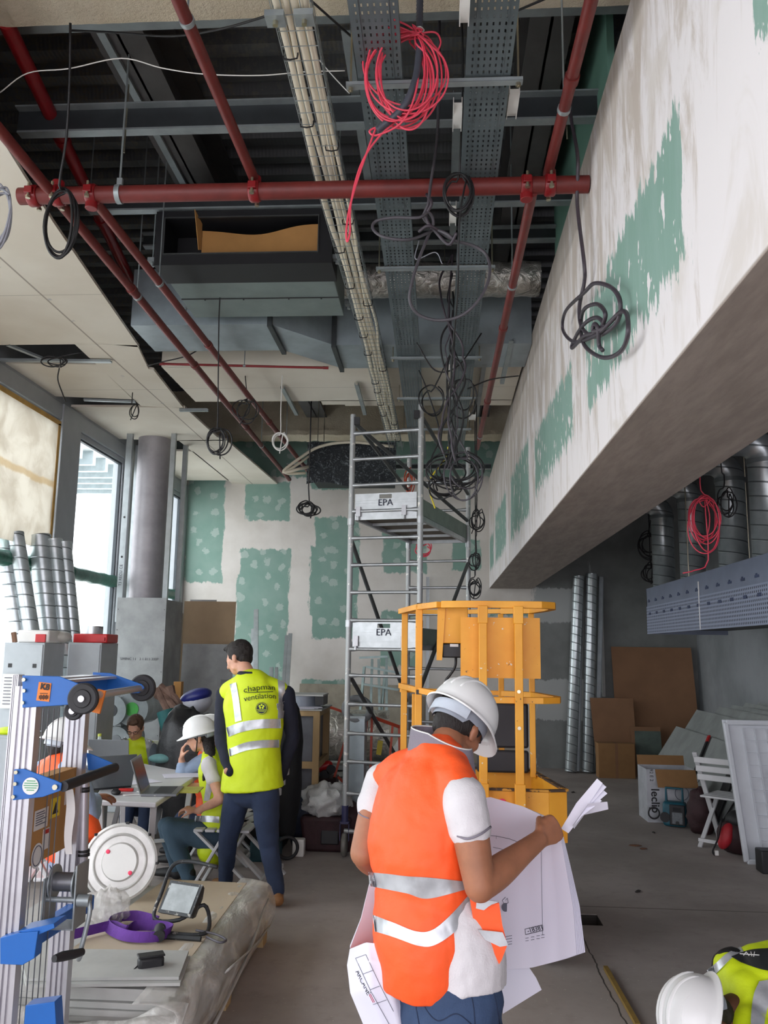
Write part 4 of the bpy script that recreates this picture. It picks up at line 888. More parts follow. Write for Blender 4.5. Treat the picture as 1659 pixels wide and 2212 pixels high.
# ================================================================== YELLOW LIFT BASKET
s = NT('chipped_yellow_paint'); p = s.pos('Object'); n1 = s.noise(p, 16, 7, .75); n2 = s.noise(p, 2.5, 4)
c = s.mix(s.step(n2, .3, .7), rgb((222, 146, 26)), rgb((238, 168, 48))); c = s.mix(s.step(n1, .655, .68), c, rgb((66, 48, 34))); c = s.mix(s.step(s.noise(p, 30, 2), .72, .75), c, rgb((226, 214, 190)))
s.set(Base_Color=c, Roughness=.5); s.bump(n1, .15, .005); m_yel = s.m
m_chip = M('bare_brown_steel', (72, 54, 42), .7, var=.2, vs=14, c2=(200, 140, 50), thr=(.52, .56))
m_dirt = M('dusty_deck', (178, 160, 128), .9, var=.2, vs=9)
LT = thing('lift_basket', 'chipped yellow guard rail basket of a mast lift behind the man in orange', 'work platform', (.3, 5.3, 0))
m_y = m_yel; ZT = ay(1040, 1306, 4.95).z; ZM = ay(1100, 1512, 4.95).z; ZB = ay(1160, 1707, 4.95).z
def rail(name, pts, w, h, mat=None):
    mb = MB(); pts = [Vector(p) for p in pts]
    rings = []
    for i, p in enumerate(pts):
        tt = pts[min(i+1, len(pts)-1)]-pts[max(i-1, 0)]; tt.z = 0; tt.normalize(); x = Vector((tt.y, -tt.x, 0)); rings.append([p+x*sx*w/2+Vector((0, 0, sz*h/2)) for sx, sz in ((-1, -1), (1, -1), (1, 1), (-1, 1))])
    mb.loft(rings); return build(name, mb, mat or m_y, LT, ang=30, bevel=.002)
xl = lambda px, Y: ay(px, 1400, Y).x
def arc(z, out=0.0):
    return [(xl(955, 4.98), 4.98, z)]+[(xl(955, 4.98)+(xl(1170, 4.9)-xl(955, 4.98))*i/4, 4.93, z) for i in range(1, 5)]+[(xl(1192, 5.0)+out, 4.99, z), (xl(1194, 5.1)+out, 5.10, z), (xl(1180, 5.3), 5.30, z), (xl(1150, 5.6), 5.58, z), (xl(1085, 5.75), 5.72, z)]
rail('top_rail', arc(ZT), .045, .04)
rail('top_rail', [(xl(866, 5.95), 5.95, ZT), (xl(905, 5.3), 5.30, ZT), (xl(950, 4.99), 5.0, ZT)], .045, .035)
rail('top_rail', [(xl(866, 5.95), 5.95, ZT), (xl(980, 5.95), 5.95, ZT), (xl(1085, 5.74), 5.74, ZT)], .03, .03)
rail('middle_rail', [(a, b, ZM) for a, b, c in arc(0, .02)], .045, .035)
rail('middle_rail', [(xl(866, 5.95), 5.95, ZM+.03), (xl(905, 5.3), 5.30, ZM+.03)], .03, .035)
rail('middle_rail', [(xl(905, 5.3), 5.30, ZM+.03), (xl(1000, 4.98), 4.98, ZM)], .03, .035)
rail('middle_rail', [(xl(866, 5.95), 5.95, ZM), (xl(1085, 5.74), 5.74, ZM)], .03, .03)
# uprights
def upr(px, Y, z0, z1, w=.045, name='upright'):
    x = xl(px, Y); mb = MB().box((x, Y, (z0+z1)/2), (w, w, z1-z0)); return build(name, mb, m_y, LT, bevel=.003)
upr(1043, 4.90, ZB-.30, ZT-.02); upr(1120, 4.90, ZB-.30, ZT-.02)
upr(1148, 5.60, ZB-.02, ZT-.02, .035); upr(1082, 5.72, ZB, ZT-.02, .035)
upr(905, 5.30, ZB-.35, ZT+.01, .042); upr(874, 5.90, ZB-.2, ZT, .042); upr(896, 5.45, ZB-.2, ZM, .03)
for px in (1043, 1120):
    x = xl(px, 4.9); build('sleeve', MB().box((x, 4.90, ZB-.04), (.058, .058, .16)), m_y, LT, bevel=.003); build('sleeve', MB().box((x, 4.90, ZT-.06), (.055, .055, .10)), m_y, LT, bevel=.003)
mb = MB()
for px, z in ((1120, 1.53), (1120, 1.33)): x = xl(px, 4.87); mb.cyl((x, 4.872, z), (x, 4.88, z), .010, 12)
build('bolt', mb, m_zinc, LT)
mb = MB().box((xl(905, 5.27), 5.277, ZT+.01), (.03, .006, .028)).box((xl(905, 5.27), 5.277, ZM+.02), (.03, .006, .028)); build('open_tube_end', mb, m_dark, LT)
# front panel, controller box and dark pads
pz0, pz1 = ay(1080, 1465, 4.95).z, ay(1080, 1334, 4.95).z
build('panel', MB().b2((xl(995, 4.96), 4.955, pz0), (xl(1167, 4.96), 4.967, pz1)), m_yel, LT)
cb0, cb1 = ay(980, 1390, 5.2).z, ay(980, 1312, 5.2).z
cbx = build('controller_box', MB().b2((xl(947, 5.15), 5.08, cb0), (xl(1010, 5.15), 5.30, cb1)), m_yel, LT, bevel=.004)
build('side_flap', MB().prism([(xl(943, 5.1), 5.07, cb0-.10), (xl(955, 5.1), 5.07, cb0-.10), (xl(962, 5.1), 5.07, cb1), (xl(945, 5.1), 5.07, cb1)], (0, .22, 0)), m_yel, LT)
build('control_unit', MB().b2((xl(955, 5.15), 5.10, cb0-.085), (xl(1000, 5.15), 5.28, cb0)), m_dark, cbx, bevel=.008)
build('control_label', MB().b2((xl(972, 5.1), 5.094, cb0-.02), (xl(990, 5.1), 5.099, cb0-.004)), m_white, cbx)
mb = MB().tube([ay(985, 1418, 5.2), ay(983, 1440, 5.2), ay(972, 1458, 5.2), ay(963, 1470, 5.2), ay(966, 1480, 5.2), ay(972, 1474, 5.2), ay(960, 1478, 5.2), ay(962, 1500, 5.2), ay(985, 1540, 5.25)], .008, 8, smooth=5); build('controller_lead', mb, m_blk, LT, ang=180)
m_pad = M('dark_grey_pad', (46, 44, 48), .6, var=.06)
for z0, z1 in ((ay(1090, 1618, 5.7).z+.01, ay(1090, 1518, 5.7).z), (ay(1090, 1668, 5.7).z, ay(1090, 1618, 5.7).z-.005)):
    build('back_pad', MB().b2((xl(1030, 5.65), 5.66, z0), (xl(1140, 5.65), 5.70, z1)), m_pad, LT, bevel=.015)
# tray floor of the basket
f0 = [(xl(905, 5.3), 5.3), (xl(955, 5.0), 4.97), (xl(1180, 4.94), 4.94), (xl(1215, 5.0), 4.97), (xl(1150, 5.6), 5.75), (xl(870, 5.9), 5.9)]
zf = ZB-.28
build('floor_plate', MB().prism([(a, b, zf+.12) for a, b in f0], (0, 0, .01)), m_dirt, LT)
ring = MB()
for (a, b), (c, d) in zip(f0, f0[1:]+f0[:1]):
    ring.bar((a, b, (zf+ZB-.01)/2), (c, d, (zf+ZB-.01)/2), .008, ZB-.01-zf)
build('kick_plate', ring, m_yel, LT)
mb = MB()
for (a, b), (c, d) in zip(f0, f0[1:]+f0[:1]): mb.bar((a, b, ZB), (c, d, ZB), .03, .012)
build('kick_rail', mb, m_chip, LT)
build('pink_dot', MB().lathe([(.026, 0), (.026, .001), (.001, .0012)], (xl(1082, 4.93), 4.937, ay(1082, 1736, 4.93).z), rot=(PI/2, 0, 0), n=20), M('pink_spray', (244, 62, 100), .6), LT)
# mast and chassis under the basket
mb = MB().b2((.20, 5.85, .2), (.48, 6.05, ZB)); mb.b2((.26, 5.80, .2), (.42, 6.1, ZB-.1)); build('mast', mb, M('mast_grey', (120, 122, 122), .5, .4), LT)
ch = build('chassis', MB().b2((-.02, 5.3, .16), (.66, 6.4, .34)), m_yel, LT, bevel=.02)
for x, y in ((.60, 5.25), (.02, 5.25), (.60, 6.3), (.02, 6.3)):
    build('wheel', MB().lathe([(.02, -.035), (.10, -.035), (.115, -.02), (.115, .02), (.10, .035), (.02, .035)], (x, y, .115), rot=(PI/2, 0, PI/2), n=28), M('grey_wheel'), ch)
    build('wheel_fork', MB().b2((x-.05, y-.02, .11), (x-.042, y+.02, .2)).b2((x+.042, y-.02, .11), (x+.05, y+.02, .2)), m_dark, ch)
# ================================================================== PEOPLE
def skin_mat(name, c):
    if name in _mats: return _mats[name]
    s = NT(name); n1 = s.noise(s.pos('Object'), 12, 4, .6)
    s.set(Base_Color=s.mix(s.step(n1, .3, .7), rgb(tuple(int(q*.9) for q in c)), rgb(c)), Roughness=.55); s.b.inputs['Subsurface Weight'].default_value = .08; s.b.inputs['Subsurface Radius'].default_value = (.02, .008, .004)
    s.bump(s.noise(s.pos('Object'), 90, 3), .08, .003); _mats[name] = s.m; return s.m
def cloth(name, c, rough=.85, bump=.25, bs=160, var=.05, vs=6): return M(name, c, rough, 0, var, vs, bump, bs)
m_tape2 = M('reflective_tape', (205, 208, 212), .32, .45, var=.14, vs=11)
m_helmet = M('white_helmet_shell', (232, 232, 230), .28, var=.02)
m_strap = M('helmet_strap', (150, 156, 166), .6); m_band = M('helmet_headband', (196, 204, 214), .4)
def hv(c, name): return cloth(name, c, .6, .15, 60, .03, 3)
m_orange = hv((255, 92, 34), 'orange_hi_vis'); m_lime = hv((206, 226, 20), 'lime_hi_vis')
m_navy = cloth('navy_wool', (22, 26, 44)); m_jean = cloth('blue_denim', (52, 72, 104), var=.14, vs=5); m_jeand = cloth('dark_denim', (44, 58, 86), var=.12, vs=5)
m_polo = cloth('white_polo_cotton', (214, 210, 212)); m_collar = cloth('grey_collar', (128, 122, 132)); m_lblue = cloth('light_blue_shirt', (150, 168, 196)); m_grey = cloth('grey_jersey', (96, 104, 112))
m_hairb = M('dark_hair', (34, 26, 22), .7, var=.25, vs=60, bump=.6, bs=160, stretch=(1, 1, .3)); m_hairl = M('brown_hair', (92, 66, 48), .6, var=.2, vs=40, bump=.6, bs=150, stretch=(1, 1, .3))
m_shoe = M('tan_boot', (150, 104, 62), .7, var=.15); m_bshoe = M('black_shoe', (26, 25, 27), .6)
m_eye = M('eye', (30, 22, 18), .2); m_lip = M('lips', (150, 84, 78), .5)

def hand(mb, w, d, pn, s=1.0, curl=(.5, .7, .5), th=1, spread=.0, thumb=None):
    """wrist w, direction d, palm normal pn (fingers curl towards it), thumb on side th"""
    d = Vector(d).normalized(); pn = Vector(pn); pn = (pn-d*pn.dot(d)).normalized(); lat = d.cross(pn)*th
    mb.limb([w-d*.03*s, w+d*.015*s, w+d*.05*s, w+d*.085*s], [(.026*s, .020*s), (.030*s, .018*s), (.040*s, .016*s), (.040*s, .013*s)], side=lat, n=16)
    for i, L in enumerate((.92, 1.0, .95, .76)):
        o = w+d*(.088-.004*abs(i-1))*s+lat*(.031-.0205*i)*s; a = 0; p = o-d*.02*s; pts = [p, o]; rs = [.0088*s, .0092*s]
        dd = (d+lat*spread*(1.5-i)).normalized()
        for seg, (l, c) in enumerate(zip((.044, .027, .021), curl)):
            a += c*(1+.06*i); v = dd*math.cos(a)+pn*math.sin(a); o = o+v*l*L*s; pts.append(o); rs.append((.0086-.0009*seg)*s)
        mb.limb(pts, rs, side=lat, n=10, k=3)
    o = w+d*.022*s+lat*.028*s; t1 = thumb or (d*.62+lat*.62+pn*.35); t1 = Vector(t1).normalized()
    p1 = o+t1*.042*s; t2 = (t1*.6+d*.5+pn*(.3+.4*curl[0])-lat*.25).normalized(); p2 = p1+t2*.030*s; t3 = (t2+pn*.3-lat*.3).normalized()
    mb.limb([o-t1*.012*s, o, p1, p2, p2+t3*.022*s], [.013*s, .014*s, .0115*s, .0100*s, .0085*s], side=lat, n=10, k=3)

class Person:
    def __init__(s, label, loc, skin, J, sc=1.0, voxel=.008, female=False):
        s.J = {k: Vector(v) for k, v in J.items()}; s.sc = sc; J = s.J; s.t = thing('person', label, 'person', loc)
        s.f = J['face'].normalized(); s.u = J['up']-s.f*J['up'].dot(s.f); s.u.normalize(); s.r = s.f.cross(s.u)
        s.side = (J['sR']-J['sL']).normalized(); s.skin = skin; s.vx = voxel; s.fem = female
    def hp(s, x, y, z): return s.J['hd']+(s.r*x+s.f*y+s.u*z)*s.sc
    def torso(s, mb, g=0.0, lo=0, hi=5, arms=0):
        J = s.J; c = s.sc; pel, ch = J['pel'], J['ch']; nk = J['nk']; ax_ = (nk-pel)
        P = [pel-ax_.normalized()*.06*c, pel, pel.lerp(ch, .45), ch, ch.lerp(nk, .55), ch.lerp(nk, .86)]
        Rr = [(.155, .110), (.165, .118), (.142, .104), (.170, .122), (.172, .108), (.105, .072)]
        if s.fem: Rr = [(.155, .11), (.165, .118), (.125, .09), (.145, .11), (.145, .095), (.085, .06)]
        Rr = [((a*c+g), (b*c+g)) for a, b in Rr]
        mb.limb(P[lo:hi+1], Rr[lo:hi+1], side=s.side, n=28)
    def shoulders(s, mb, g=0.0, reach=1.0):
        J = s.J; c = s.sc
        for k in ('sL', 'sR'):
            q = J['nk'].lerp(J[k], reach); mb.limb([J['nk']-s.u*0+Vector((0, 0, -.02)), J['nk'].lerp(J[k], .5)+Vector((0, 0, -.005)), q], [.055*c+g, .056*c+g, .052*c+g], side=s.side, n=18)
    def arm(s, mb, k, g=0.0, u=1.0, fore=1.0):
        J = s.J; c = s.sc; S, E, W = J['s'+k], J['e'+k], J['w'+k]; th = (.88 if s.fem else 1)*getattr(s, 'bulk', 1)
        r = [.054*c*th+g, .049*c*th+g, .041*c*th+g]
        if u < 1: mb.limb([S, S.lerp(E, u*.5), S.lerp(E, u)], [r[0], r[1]+.004, r[1]+.004], side=s.side, n=18)
        else:
            mb.limb([S, S.lerp(E, .5), E], r, side=s.side, n=18)
            mb.limb([E, E.lerp(W, .3*fore), E.lerp(W, .7*fore), E.lerp(W, fore)], [.040*c*th+g, .043*c*th+g, .033*c*th+g, .027*c*th+g], side=s.side, n=18)
    def leg(s, mb, k, g=0.0, end=1.0):
        J = s.J; c = s.sc; H, K, A = J['h'+k], J['k'+k], J['a'+k]
        mb.limb([H, H.lerp(K, .45), K], [.092*c+g, .080*c+g, .060*c+g], side=s.side, n=20)
        mb.limb([K, K.lerp(A, .35), K.lerp(A, end)], [.058*c+g, .056*c+g, .040*c+g*1.2], side=s.side, n=20)
    def body(s, hands=(), feet=True):
        mb = MB(); J = s.J; c = s.sc
        s.torso(mb, -.012); s.shoulders(mb, -.014)
        for k in 'LR': s.arm(mb, k, -.001)
        for k in 'LR':
            s.leg(mb, k, -.01)
        mb.limb([J['nk']-Vector((0, 0, .03)), J['nk'].lerp(J['hd'], .35), s.hp(0, -.012, -.05)], [.062*c, .055*c, .056*c], side=s.side, n=20)
        # head: skull, face, jaw, brow, nose, cheeks, lips, ears
        m3 = Matrix((s.r, s.f, s.u)).transposed()
        def e(x, y, z, a, b, d): mb.ell(s.hp(x, y, z), (a*c, b*c, d*c), m3)
        e(0, -.012, .028, .074, .092, .086); e(0, .022, -.030, .060, .066, .080); e(0, .040, -.078, .040, .040, .032); e(0, .060, .018, .052, .026, .022)
        for q in (-1, 1):
            e(q*.034, .056, -.024, .024, .026, .026); e(q*.050, .010, -.070, .018, .036, .022); e(q*.030, .078, .004, .014, .010, .010)
            e(q*.077, -.006, -.016, .008, .019, .031); e(q*.080, -.014, -.004, .010, .014, .018)
        mb.limb([s.hp(0, .080, .012), s.hp(0, .096, -.012), s.hp(0, .104, -.030)], [.008*c, .010*c, .013*c], n=12); e(-.012, .092, -.034, .009, .010, .008); e(.012, .092, -.034, .009, .010, .008)
        e(0, .078, -.058, .022, .012, .0065); e(0, .076, -.068, .019, .012, .007)
        for h in hands: hand(mb, **h)
        if feet:
            for k in 'LR':
                a = J['a'+k]; fd = J.get('toe'+k, Vector((0, 1, 0)))
                mb.limb([a, a+Vector((0, 0, -.03))], [.034*c, .034*c], n=14)
        s.b = blob('body', mb, s.skin, s.t, s.vx, 3)
        for q in (-1, 1): build('eye', MB().ell(s.hp(q*.030, .085, .003), (.012*c, .006*c, .005*c), m3, 12, 8), m_eye, s.b)
        build('mouth', MB().ell(s.hp(0, .0885, -.063), (.020*c, .004*c, .005*c), m3, 12, 8), m_lip, s.b)
        return s.b
    def shoes(s, mat):
        for k in 'LR':
            a = s.J['a'+k]; d = s.J['toe'+k].normalized(); c = s.sc; z = min(a.z, .1)
            g = a.z-.075
            mb = MB(); b = Vector((a.x, a.y, g)); mb.limb([b-d*.055*c+Vector((0, 0, .04)), b+Vector((0, 0, .042)), b+d*.10*c+Vector((0, 0, .036)), b+d*.175*c+Vector((0, 0, .03))], [(.036, .038), (.04, .04), (.044, .034), (.034, .026)], side=d.cross(Vector((0, 0, 1))), n=18)
            mb.limb([b+Vector((0, 0, .03)), b+Vector((0, 0, .11))], [.044, .044], n=16)
            blob('shoe', mb, mat, s.t, .008, 2)
    def trousers(s, mat, end=.97, g=.014, disp=(.02, .10), vx=.010):
        mb = MB(); s.torso(mb, g*.9, 0, 1); s.J
        p = s.J['pel']; mb.limb([s.J['hL'], p, s.J['hR']], [.092*s.sc+g*.5]*3, side=(0, 0, 1), n=20)
        for k in 'LR': s.leg(mb, k, g, end)
        return blob('trousers', mb, mat, s.t, vx, 4, disp)
    def shirt(s, mat, u=.55, fore=1.0, g=.010, lo=0, disp=(.018, .08), name='shirt', vx=.009):
        mb = MB(); s.torso(mb, g, lo, 5); s.shoulders(mb, g*.6)
        for k in 'LR': s.arm(mb, k, g, u, fore)
        return blob(name, mb, mat, s.t, vx, 4, disp)
    def vest(s, mat, g=.026, lo=0, reach=.72, disp=(.022, .11), vx=.009, flare=None, hem=.10):
        mb = MB(); s.torso(mb, g, 2, 5); s.shoulders(mb, g*.55, reach); J = s.J; a = (J['nk']-J['pel']).normalized(); c = s.sc
        w, d = ((.168*c+g), (.122*c+g))
        mb.limb([J['pel']-a*hem, J['pel'], J['pel'].lerp(J['ch'], .5)], [(w+.022, d+.020), (w+.014, d+.012), (w-.012, d-.006)], side=s.side, n=28, flat0=True)
        if flare: flare(mb)
        return blob('hi_vis_vest', mb, mat, s.t, vx, 5, disp)
    def hair(s, mat, long=0.0, fringe=.4, extra=None, vol=.012):
        mb = MB(); c = s.sc; m3 = Matrix((s.r, s.f, s.u)).transposed()
        mb.ell(s.hp(0, -.024, .038), ((.077+vol*.5)*c, (.088+vol*.5)*c, (.085+vol*.5)*c), m3); mb.ell(s.hp(0, -.045, -.005), (.068*c, .060*c, .075*c), m3)
        for q in (-1, 1): mb.ell(s.hp(q*.068, -.010, .022), (.012*c, .05*c, .05*c), m3)
        if fringe: mb.ell(s.hp(0, .035, .085), (.055*c, .05*c, .030*c), m3)
        if extra: extra(mb)
        return blob('hair', mb, mat, s.t, .006, 2, (.008, .02))
    def helmet(s, tilt=0.0, lift=.0, ribs=1, back=True, logo=False):
        """white safety helmet worn on the head: shell, brim, peak, headband, strap"""
        q = Matrix.Rotation(tilt, 3, 'X'); m3 = Matrix((s.r, s.f, s.u)).transposed() @ q; c = s.sc; o = s.hp(0, -.008, .040+lift)
        return make_helmet(s.t, o, m3, c, ribs, back, logo)
def make_helmet(par, o, m3, c=1.0, ribs=1, back=True, logo=False):
    def P(x, y, z): return o+m3 @ Vector((x, y, z))*c
    a, b, h = .112, .136, .125; mb = MB(); rings = []; nu = 44
    for j in range(15):
        t = PI/2*j/14; rad = math.cos(t)**.82; z = h*math.sin(t)
        rings.append([P(a*rad*math.cos(2*PI*i/nu), b*rad*math.sin(2*PI*i/nu), z) for i in range(nu)])
    inner = [[P((a-.005)*math.cos(PI/2*j/8)**.82*math.cos(2*PI*i/nu), (b-.005)*math.cos(PI/2*j/8)**.82*math.sin(2*PI*i/nu), (h-.005)*math.sin(PI/2*j/8)) for i in range(nu)] for j in range(8)]
    brim = []
    def ext(t):
        s_ = math.sin(t); return .012+(.045*max(0, s_)**3 if s_ > 0 else .010*(-s_)**2)
    low = [P((a+ext(2*PI*i/nu)*.8)*math.cos(2*PI*i/nu), (b+ext(2*PI*i/nu))*math.sin(2*PI*i/nu), -.016-.012*max(0, math.sin(2*PI*i/nu))) for i in range(nu)]
    low2 = [P((a+ext(2*PI*i/nu)*.8-.002)*math.cos(2*PI*i/nu), (b+ext(2*PI*i/nu)-.002)*math.sin(2*PI*i/nu), -.021-.012*max(0, math.sin(2*PI*i/nu))) for i in range(nu)]
    mid = [P((a+.003)*math.cos(2*PI*i/nu), (b+.003)*math.sin(2*PI*i/nu), -.006) for i in range(nu)]
    mb.loft(inner[::-1]+[low2, low, mid]+rings, caps=True)
    t = build('safety_helmet', mb, m_helmet, par, ang=60)
    rb = MB()
    for k in range(-(ribs-1), ribs, 1 if ribs > 1 else 1):
        x0 = k*.042; pts = []
        for j in range(17):
            an = -1.25+2.5*j/16; rad = math.cos(an)**.82 if abs(an) < PI/2 else 0
            y = b*math.sin(an)*1.0; ww = math.sqrt(max(0.02, 1-(x0/a)**2)); z = h*max(0, math.cos(an))**.9*ww**.9
            pts.append(P(x0*.9, y*ww, z+.002))
        rb.tube(pts, [.004+.006*math.sin(PI*j/16) for j in range(17)], 8, flat=.8)
    build('rib', rb, m_helmet, t, ang=180)
    hb = MB(); R1 = [(.086*math.cos(2*PI*i/40), .104*math.sin(2*PI*i/40)) for i in range(40)]
    hb.loft([[P(x, y, -.035-(.022 if y < -.05 else 0)) for x, y in R1], [P(x*1.02, y*1.02, .0-(.012 if y < -.05 else 0)) for x, y in R1]], caps=False)
    build('headband', hb, m_strap, t, ang=60)
    if back:
        bk = MB(); bk.sheet(lambda u, v: P(.104*math.sin((u-.5)*1.9), -.112*math.cos((u-.5)*1.9)-.004, -.048+.040*v), 16, 3, .004); build('adjuster', bk, m_band, t, ang=60)
    if logo: build('emblem', MB().box(P(-.0, .132, .05), (.03, .03, .03), m3), M('dark_print', (30, 30, 34), .6), t)
    return t
def hugpx(on, pts, off=.003):
    """points where the sight lines through the given photo pixels meet the garment"""
    hug(on, [], Vector((0, 0, 1))) if on.name not in _bv else None
    bv = _bv[on.name]; res = []
    for (x, y) in pts:
        d = ray(x, y).normalized(); h, nn, i, dd = bv.ray_cast(CAM, d, 30)
        for jx, jy in ((.7, .3), (-.8, .5), (.4, -.9), (1.6, .8), (-1.7, -.6), (2.5, 1.5), (5, .5), (9, 0), (14, 0)):
            if h is not None: break
            d2 = ray(x+jx, y+jy).normalized(); h, nn, i, dd = bv.ray_cast(CAM, d2, 30)
            if h is not None: h = CAM+d*(h-CAM).length
        if h is None: h, nn, i, dd = bv.find_nearest(ay(x, y, on_y[0]))
        res.append(h-d*off)
    return res
on_y = [2.7]
def band_px(name, on, top, bot, mat, parent, n=24, off=.004):
    T_ = catmull([(a, b, 0) for a, b in top], n); B_2 = catmull([(a, b, 0) for a, b in bot], n); mb = MB()
    m = min(len(T_), len(B_2)); K = 5; rows = [hugpx(on, [tuple(T_[i].lerp(B_2[i], k/K))[:2] for i in range(m)], off) for k in range(K+1)]
    def smooth_row(r):
        r = [Vector(p) for p in r]; dep = [(p-CAM).length for p in r]
        med = [sorted(dep[max(0, i-6):i+7])[len(dep[max(0, i-6):i+7])//2] for i in range(len(r))]
        return [CAM+(p-CAM).normalized()*(md if abs(d_-md) > .02 else d_) for p, d_, md in zip(r, dep, med)]
    rows = [smooth_row(r) for r in rows]
    mb.sheet(lambda u, v: rows[min(K, round(v*K))][min(m-1, round(u*(m-1)))], m-1, K, .002)
    return build(name, mb, mat, parent, ang=60)

# ---------------------------------------------------------------- foreground man in orange, reading drawings
Y0 = 2.75
J = dict(pel=ay(950, 2135, 2.78), ch=ay(905, 1820, 2.80), nk=ay(948, 1625, 2.86), hd=ay(992, 1572, 2.98),
    face=(.50, .62, -.58), up=(.40, .35, .85), sL=ay(828, 1690, 2.98), sR=ay(1003, 1722, 2.66), eL=ay(786, 1842, 2.88), wL=ay(830, 1890, 3.10), eR=ay(1036, 1915, 2.62), wR=ay(1163, 1815, 2.86),
    hL=ay(895, 2160, 2.86), hR=ay(1010, 2165, 2.72))
J['kL'] = Vector((J['hL'].x-.02, 2.92, .40)); J['kR'] = Vector((J['hR'].x+.03, 2.80, .40)); J['aL'] = Vector((J['hL'].x-.03, 2.88, .085)); J['aR'] = Vector((J['hR'].x+.06, 2.74, .085)); J['toeL'] = Vector((.3, .95, 0)); J['toeR'] = Vector((.6, .8, 0))
mskin = skin_mat('tanned_skin', (166, 110, 80))
P1 = Person('person in an orange hi-vis vest and white helmet, back turned, holding large drawings', (J['pel'].x, J['pel'].y, 0), mskin, J, 1.0, .006)
P1.bulk = 1.14
fd = (J['wR']-J['eR']).normalized()
P1.body(hands=[dict(w=J['wR']+fd*.01, d=fd+Vector((.1, 0, .06)), pn=(-.35, .8, -.25), s=1.08, curl=(1.35, 1.5, .9), th=1, thumb=fd*.5+Vector((-.15, .8, .25))),
               dict(w=J['wL'], d=(.25, .9, .1), pn=(.8, -.2, .3), s=1.05, curl=(.9, 1.0, .6), th=-1)])
tr1 = P1.trousers(m_jean, disp=(.022, .09), g=.016)
P1.shoes(m_shoe)
mb = MB(); P1.torso(mb, .006, 1, 5); P1.shoulders(mb, .004)
for k in 'LR': P1.arm(mb, k, .006, .36)
mb.limb([ay(987, 2112, 2.77), ay(985, 2040, 2.77), ay(960, 1980, 2.78)], [(.160, .140), (.158, .138), (.146, .122)], side=P1.side, n=28, flat0=True)
sh = blob('shirt', mb, m_polo, P1.t, .007, 4, (.012, .07))
# sleeve hem stripes and collar
S, E = J['sR'], J['eR']; ax_s = (E-S).normalized()
cm = MB()
cpt = [(905, 1598), (900, 1622), (930, 1640), (975, 1655), (1020, 1690), (1030, 1680), (1034, 1660), (1000, 1640), (960, 1618), (925, 1604)]
nkc = J['nk']
def colf(u, v):
    a = -2.75+4.6*u; rr = .098+.010*v-.012*max(0, math.cos(a)); fwd = Vector((.5, .85, 0)).normalized(); rt = Vector((.85, -.5, 0)).normalized()
    return nkc+rt*(math.sin(a)*rr*1.08)+fwd*(-math.cos(a)*rr*.95+.012)+Vector((0, 0, .062-.075*v-.050*max(0, math.sin(a*.9))+.012*max(0, -math.sin(a))))
build('collar', MB().sheet(colf, 32, 6, .005), m_collar, sh, ang=80)
build('collar_trim', MB().tube([Vector(colf(u/30, -.03)) for u in range(31)], .0028, 6), m_white, sh, ang=180)
cuff = MB().tube([ay(988, 1806, 2.60), ay(1010, 1812, 2.575), ay(1038, 1802, 2.575), ay(1060, 1786, 2.62)], .0035, 6, smooth=5); build('sleeve_stripe', cuff, m_collar, sh, ang=180)
cuff = MB().tube([ay(774, 1755, 2.86), ay(782, 1762, 2.83), ay(797, 1768, 2.82)], .0025, 6, smooth=5); build('sleeve_stripe', cuff, m_collar, sh, ang=180)
# vest: close over the back, hanging loose at the lower right
mb = MB(); P1.torso(mb, .022, 2, 5); P1.shoulders(mb, .013, .93)
mb.limb([ay(922, 2112, 2.79), ay(922, 2070, 2.78), ay(918, 2010, 2.78), ay(908, 1930, 2.80)], [(.158, .158), (.164, .160), (.176, .156), (.165, .138)], side=P1.side, n=32, flat0=True)
v1 = blob('hi_vis_vest', mb, m_orange, P1.t, .007, 6, (.024, .13))
on_y[0] = 2.6
band_px('reflective_band', v1, [(796, 1884), (840, 1888), (880, 1893), (930, 1896), (1002, 1904)], [(799, 1914), (840, 1922), (880, 1930), (925, 1941), (1004, 1922)], m_tape2, v1)
band_px('reflective_band', v1, [(805, 1976), (850, 1993), (900, 2012), (935, 2008), (975, 1975), (1016, 1930)], [(810, 2012), (850, 2024), (905, 2043), (940, 2041), (985, 2010), (1020, 1962)], m_tape2, v1)
# loose front flap swinging past his right hip
fm = MB(); Fy = 2.66
G = [[(1012, 1925), (1040, 1935), (1058, 1950), (1078, 1950)], [(1022, 1985), (1050, 1990), (1070, 1995), (1085, 1998)], [(1040, 2012), (1062, 2015), (1085, 2018), (1096, 2040)], [(1060, 2030), (1068, 2060), (1078, 2082), (1084, 2072)]]
def gridf(G, Y, fn=None):
    n, m = len(G)-1, len(G[0])-1
    def f(u, v):
        a, b = u*n, v*m; i, j = min(int(a), n-1), min(int(b), m-1); a -= i; b -= j
        def q(i, j):
            g = G[i][j]; return ay(g[0], g[1], g[2] if len(g) > 2 else Y+(fn(i, j) if fn else 0))
        return q(i, j)*(1-a)*(1-b)+q(i+1, j)*a*(1-b)+q(i, j+1)*(1-a)*b+q(i+1, j+1)*a*b
    return f
flap = build('front_flap', fm.sheet(gridf(G, Fy), 12, 12, .006), m_orange, v1, ang=60)
G2 = [[(1032, 2008), (1070, 2012), (1086, 2014)], [(1048, 2030), (1080, 2045), (1098, 2042)]]
build('reflective_band', MB().sheet(gridf(G2, Fy-.02), 8, 8, .003), m_tape2, flap, ang=60)
G2 = [[(1030, 1938), (1050, 1944), (1078, 1948)], [(1028, 1962), (1045, 1966), (1060, 1955)]]
build('reflective_band', MB().sheet(gridf(G2, Fy-.02), 8, 8, .003), m_tape2, flap, ang=60)
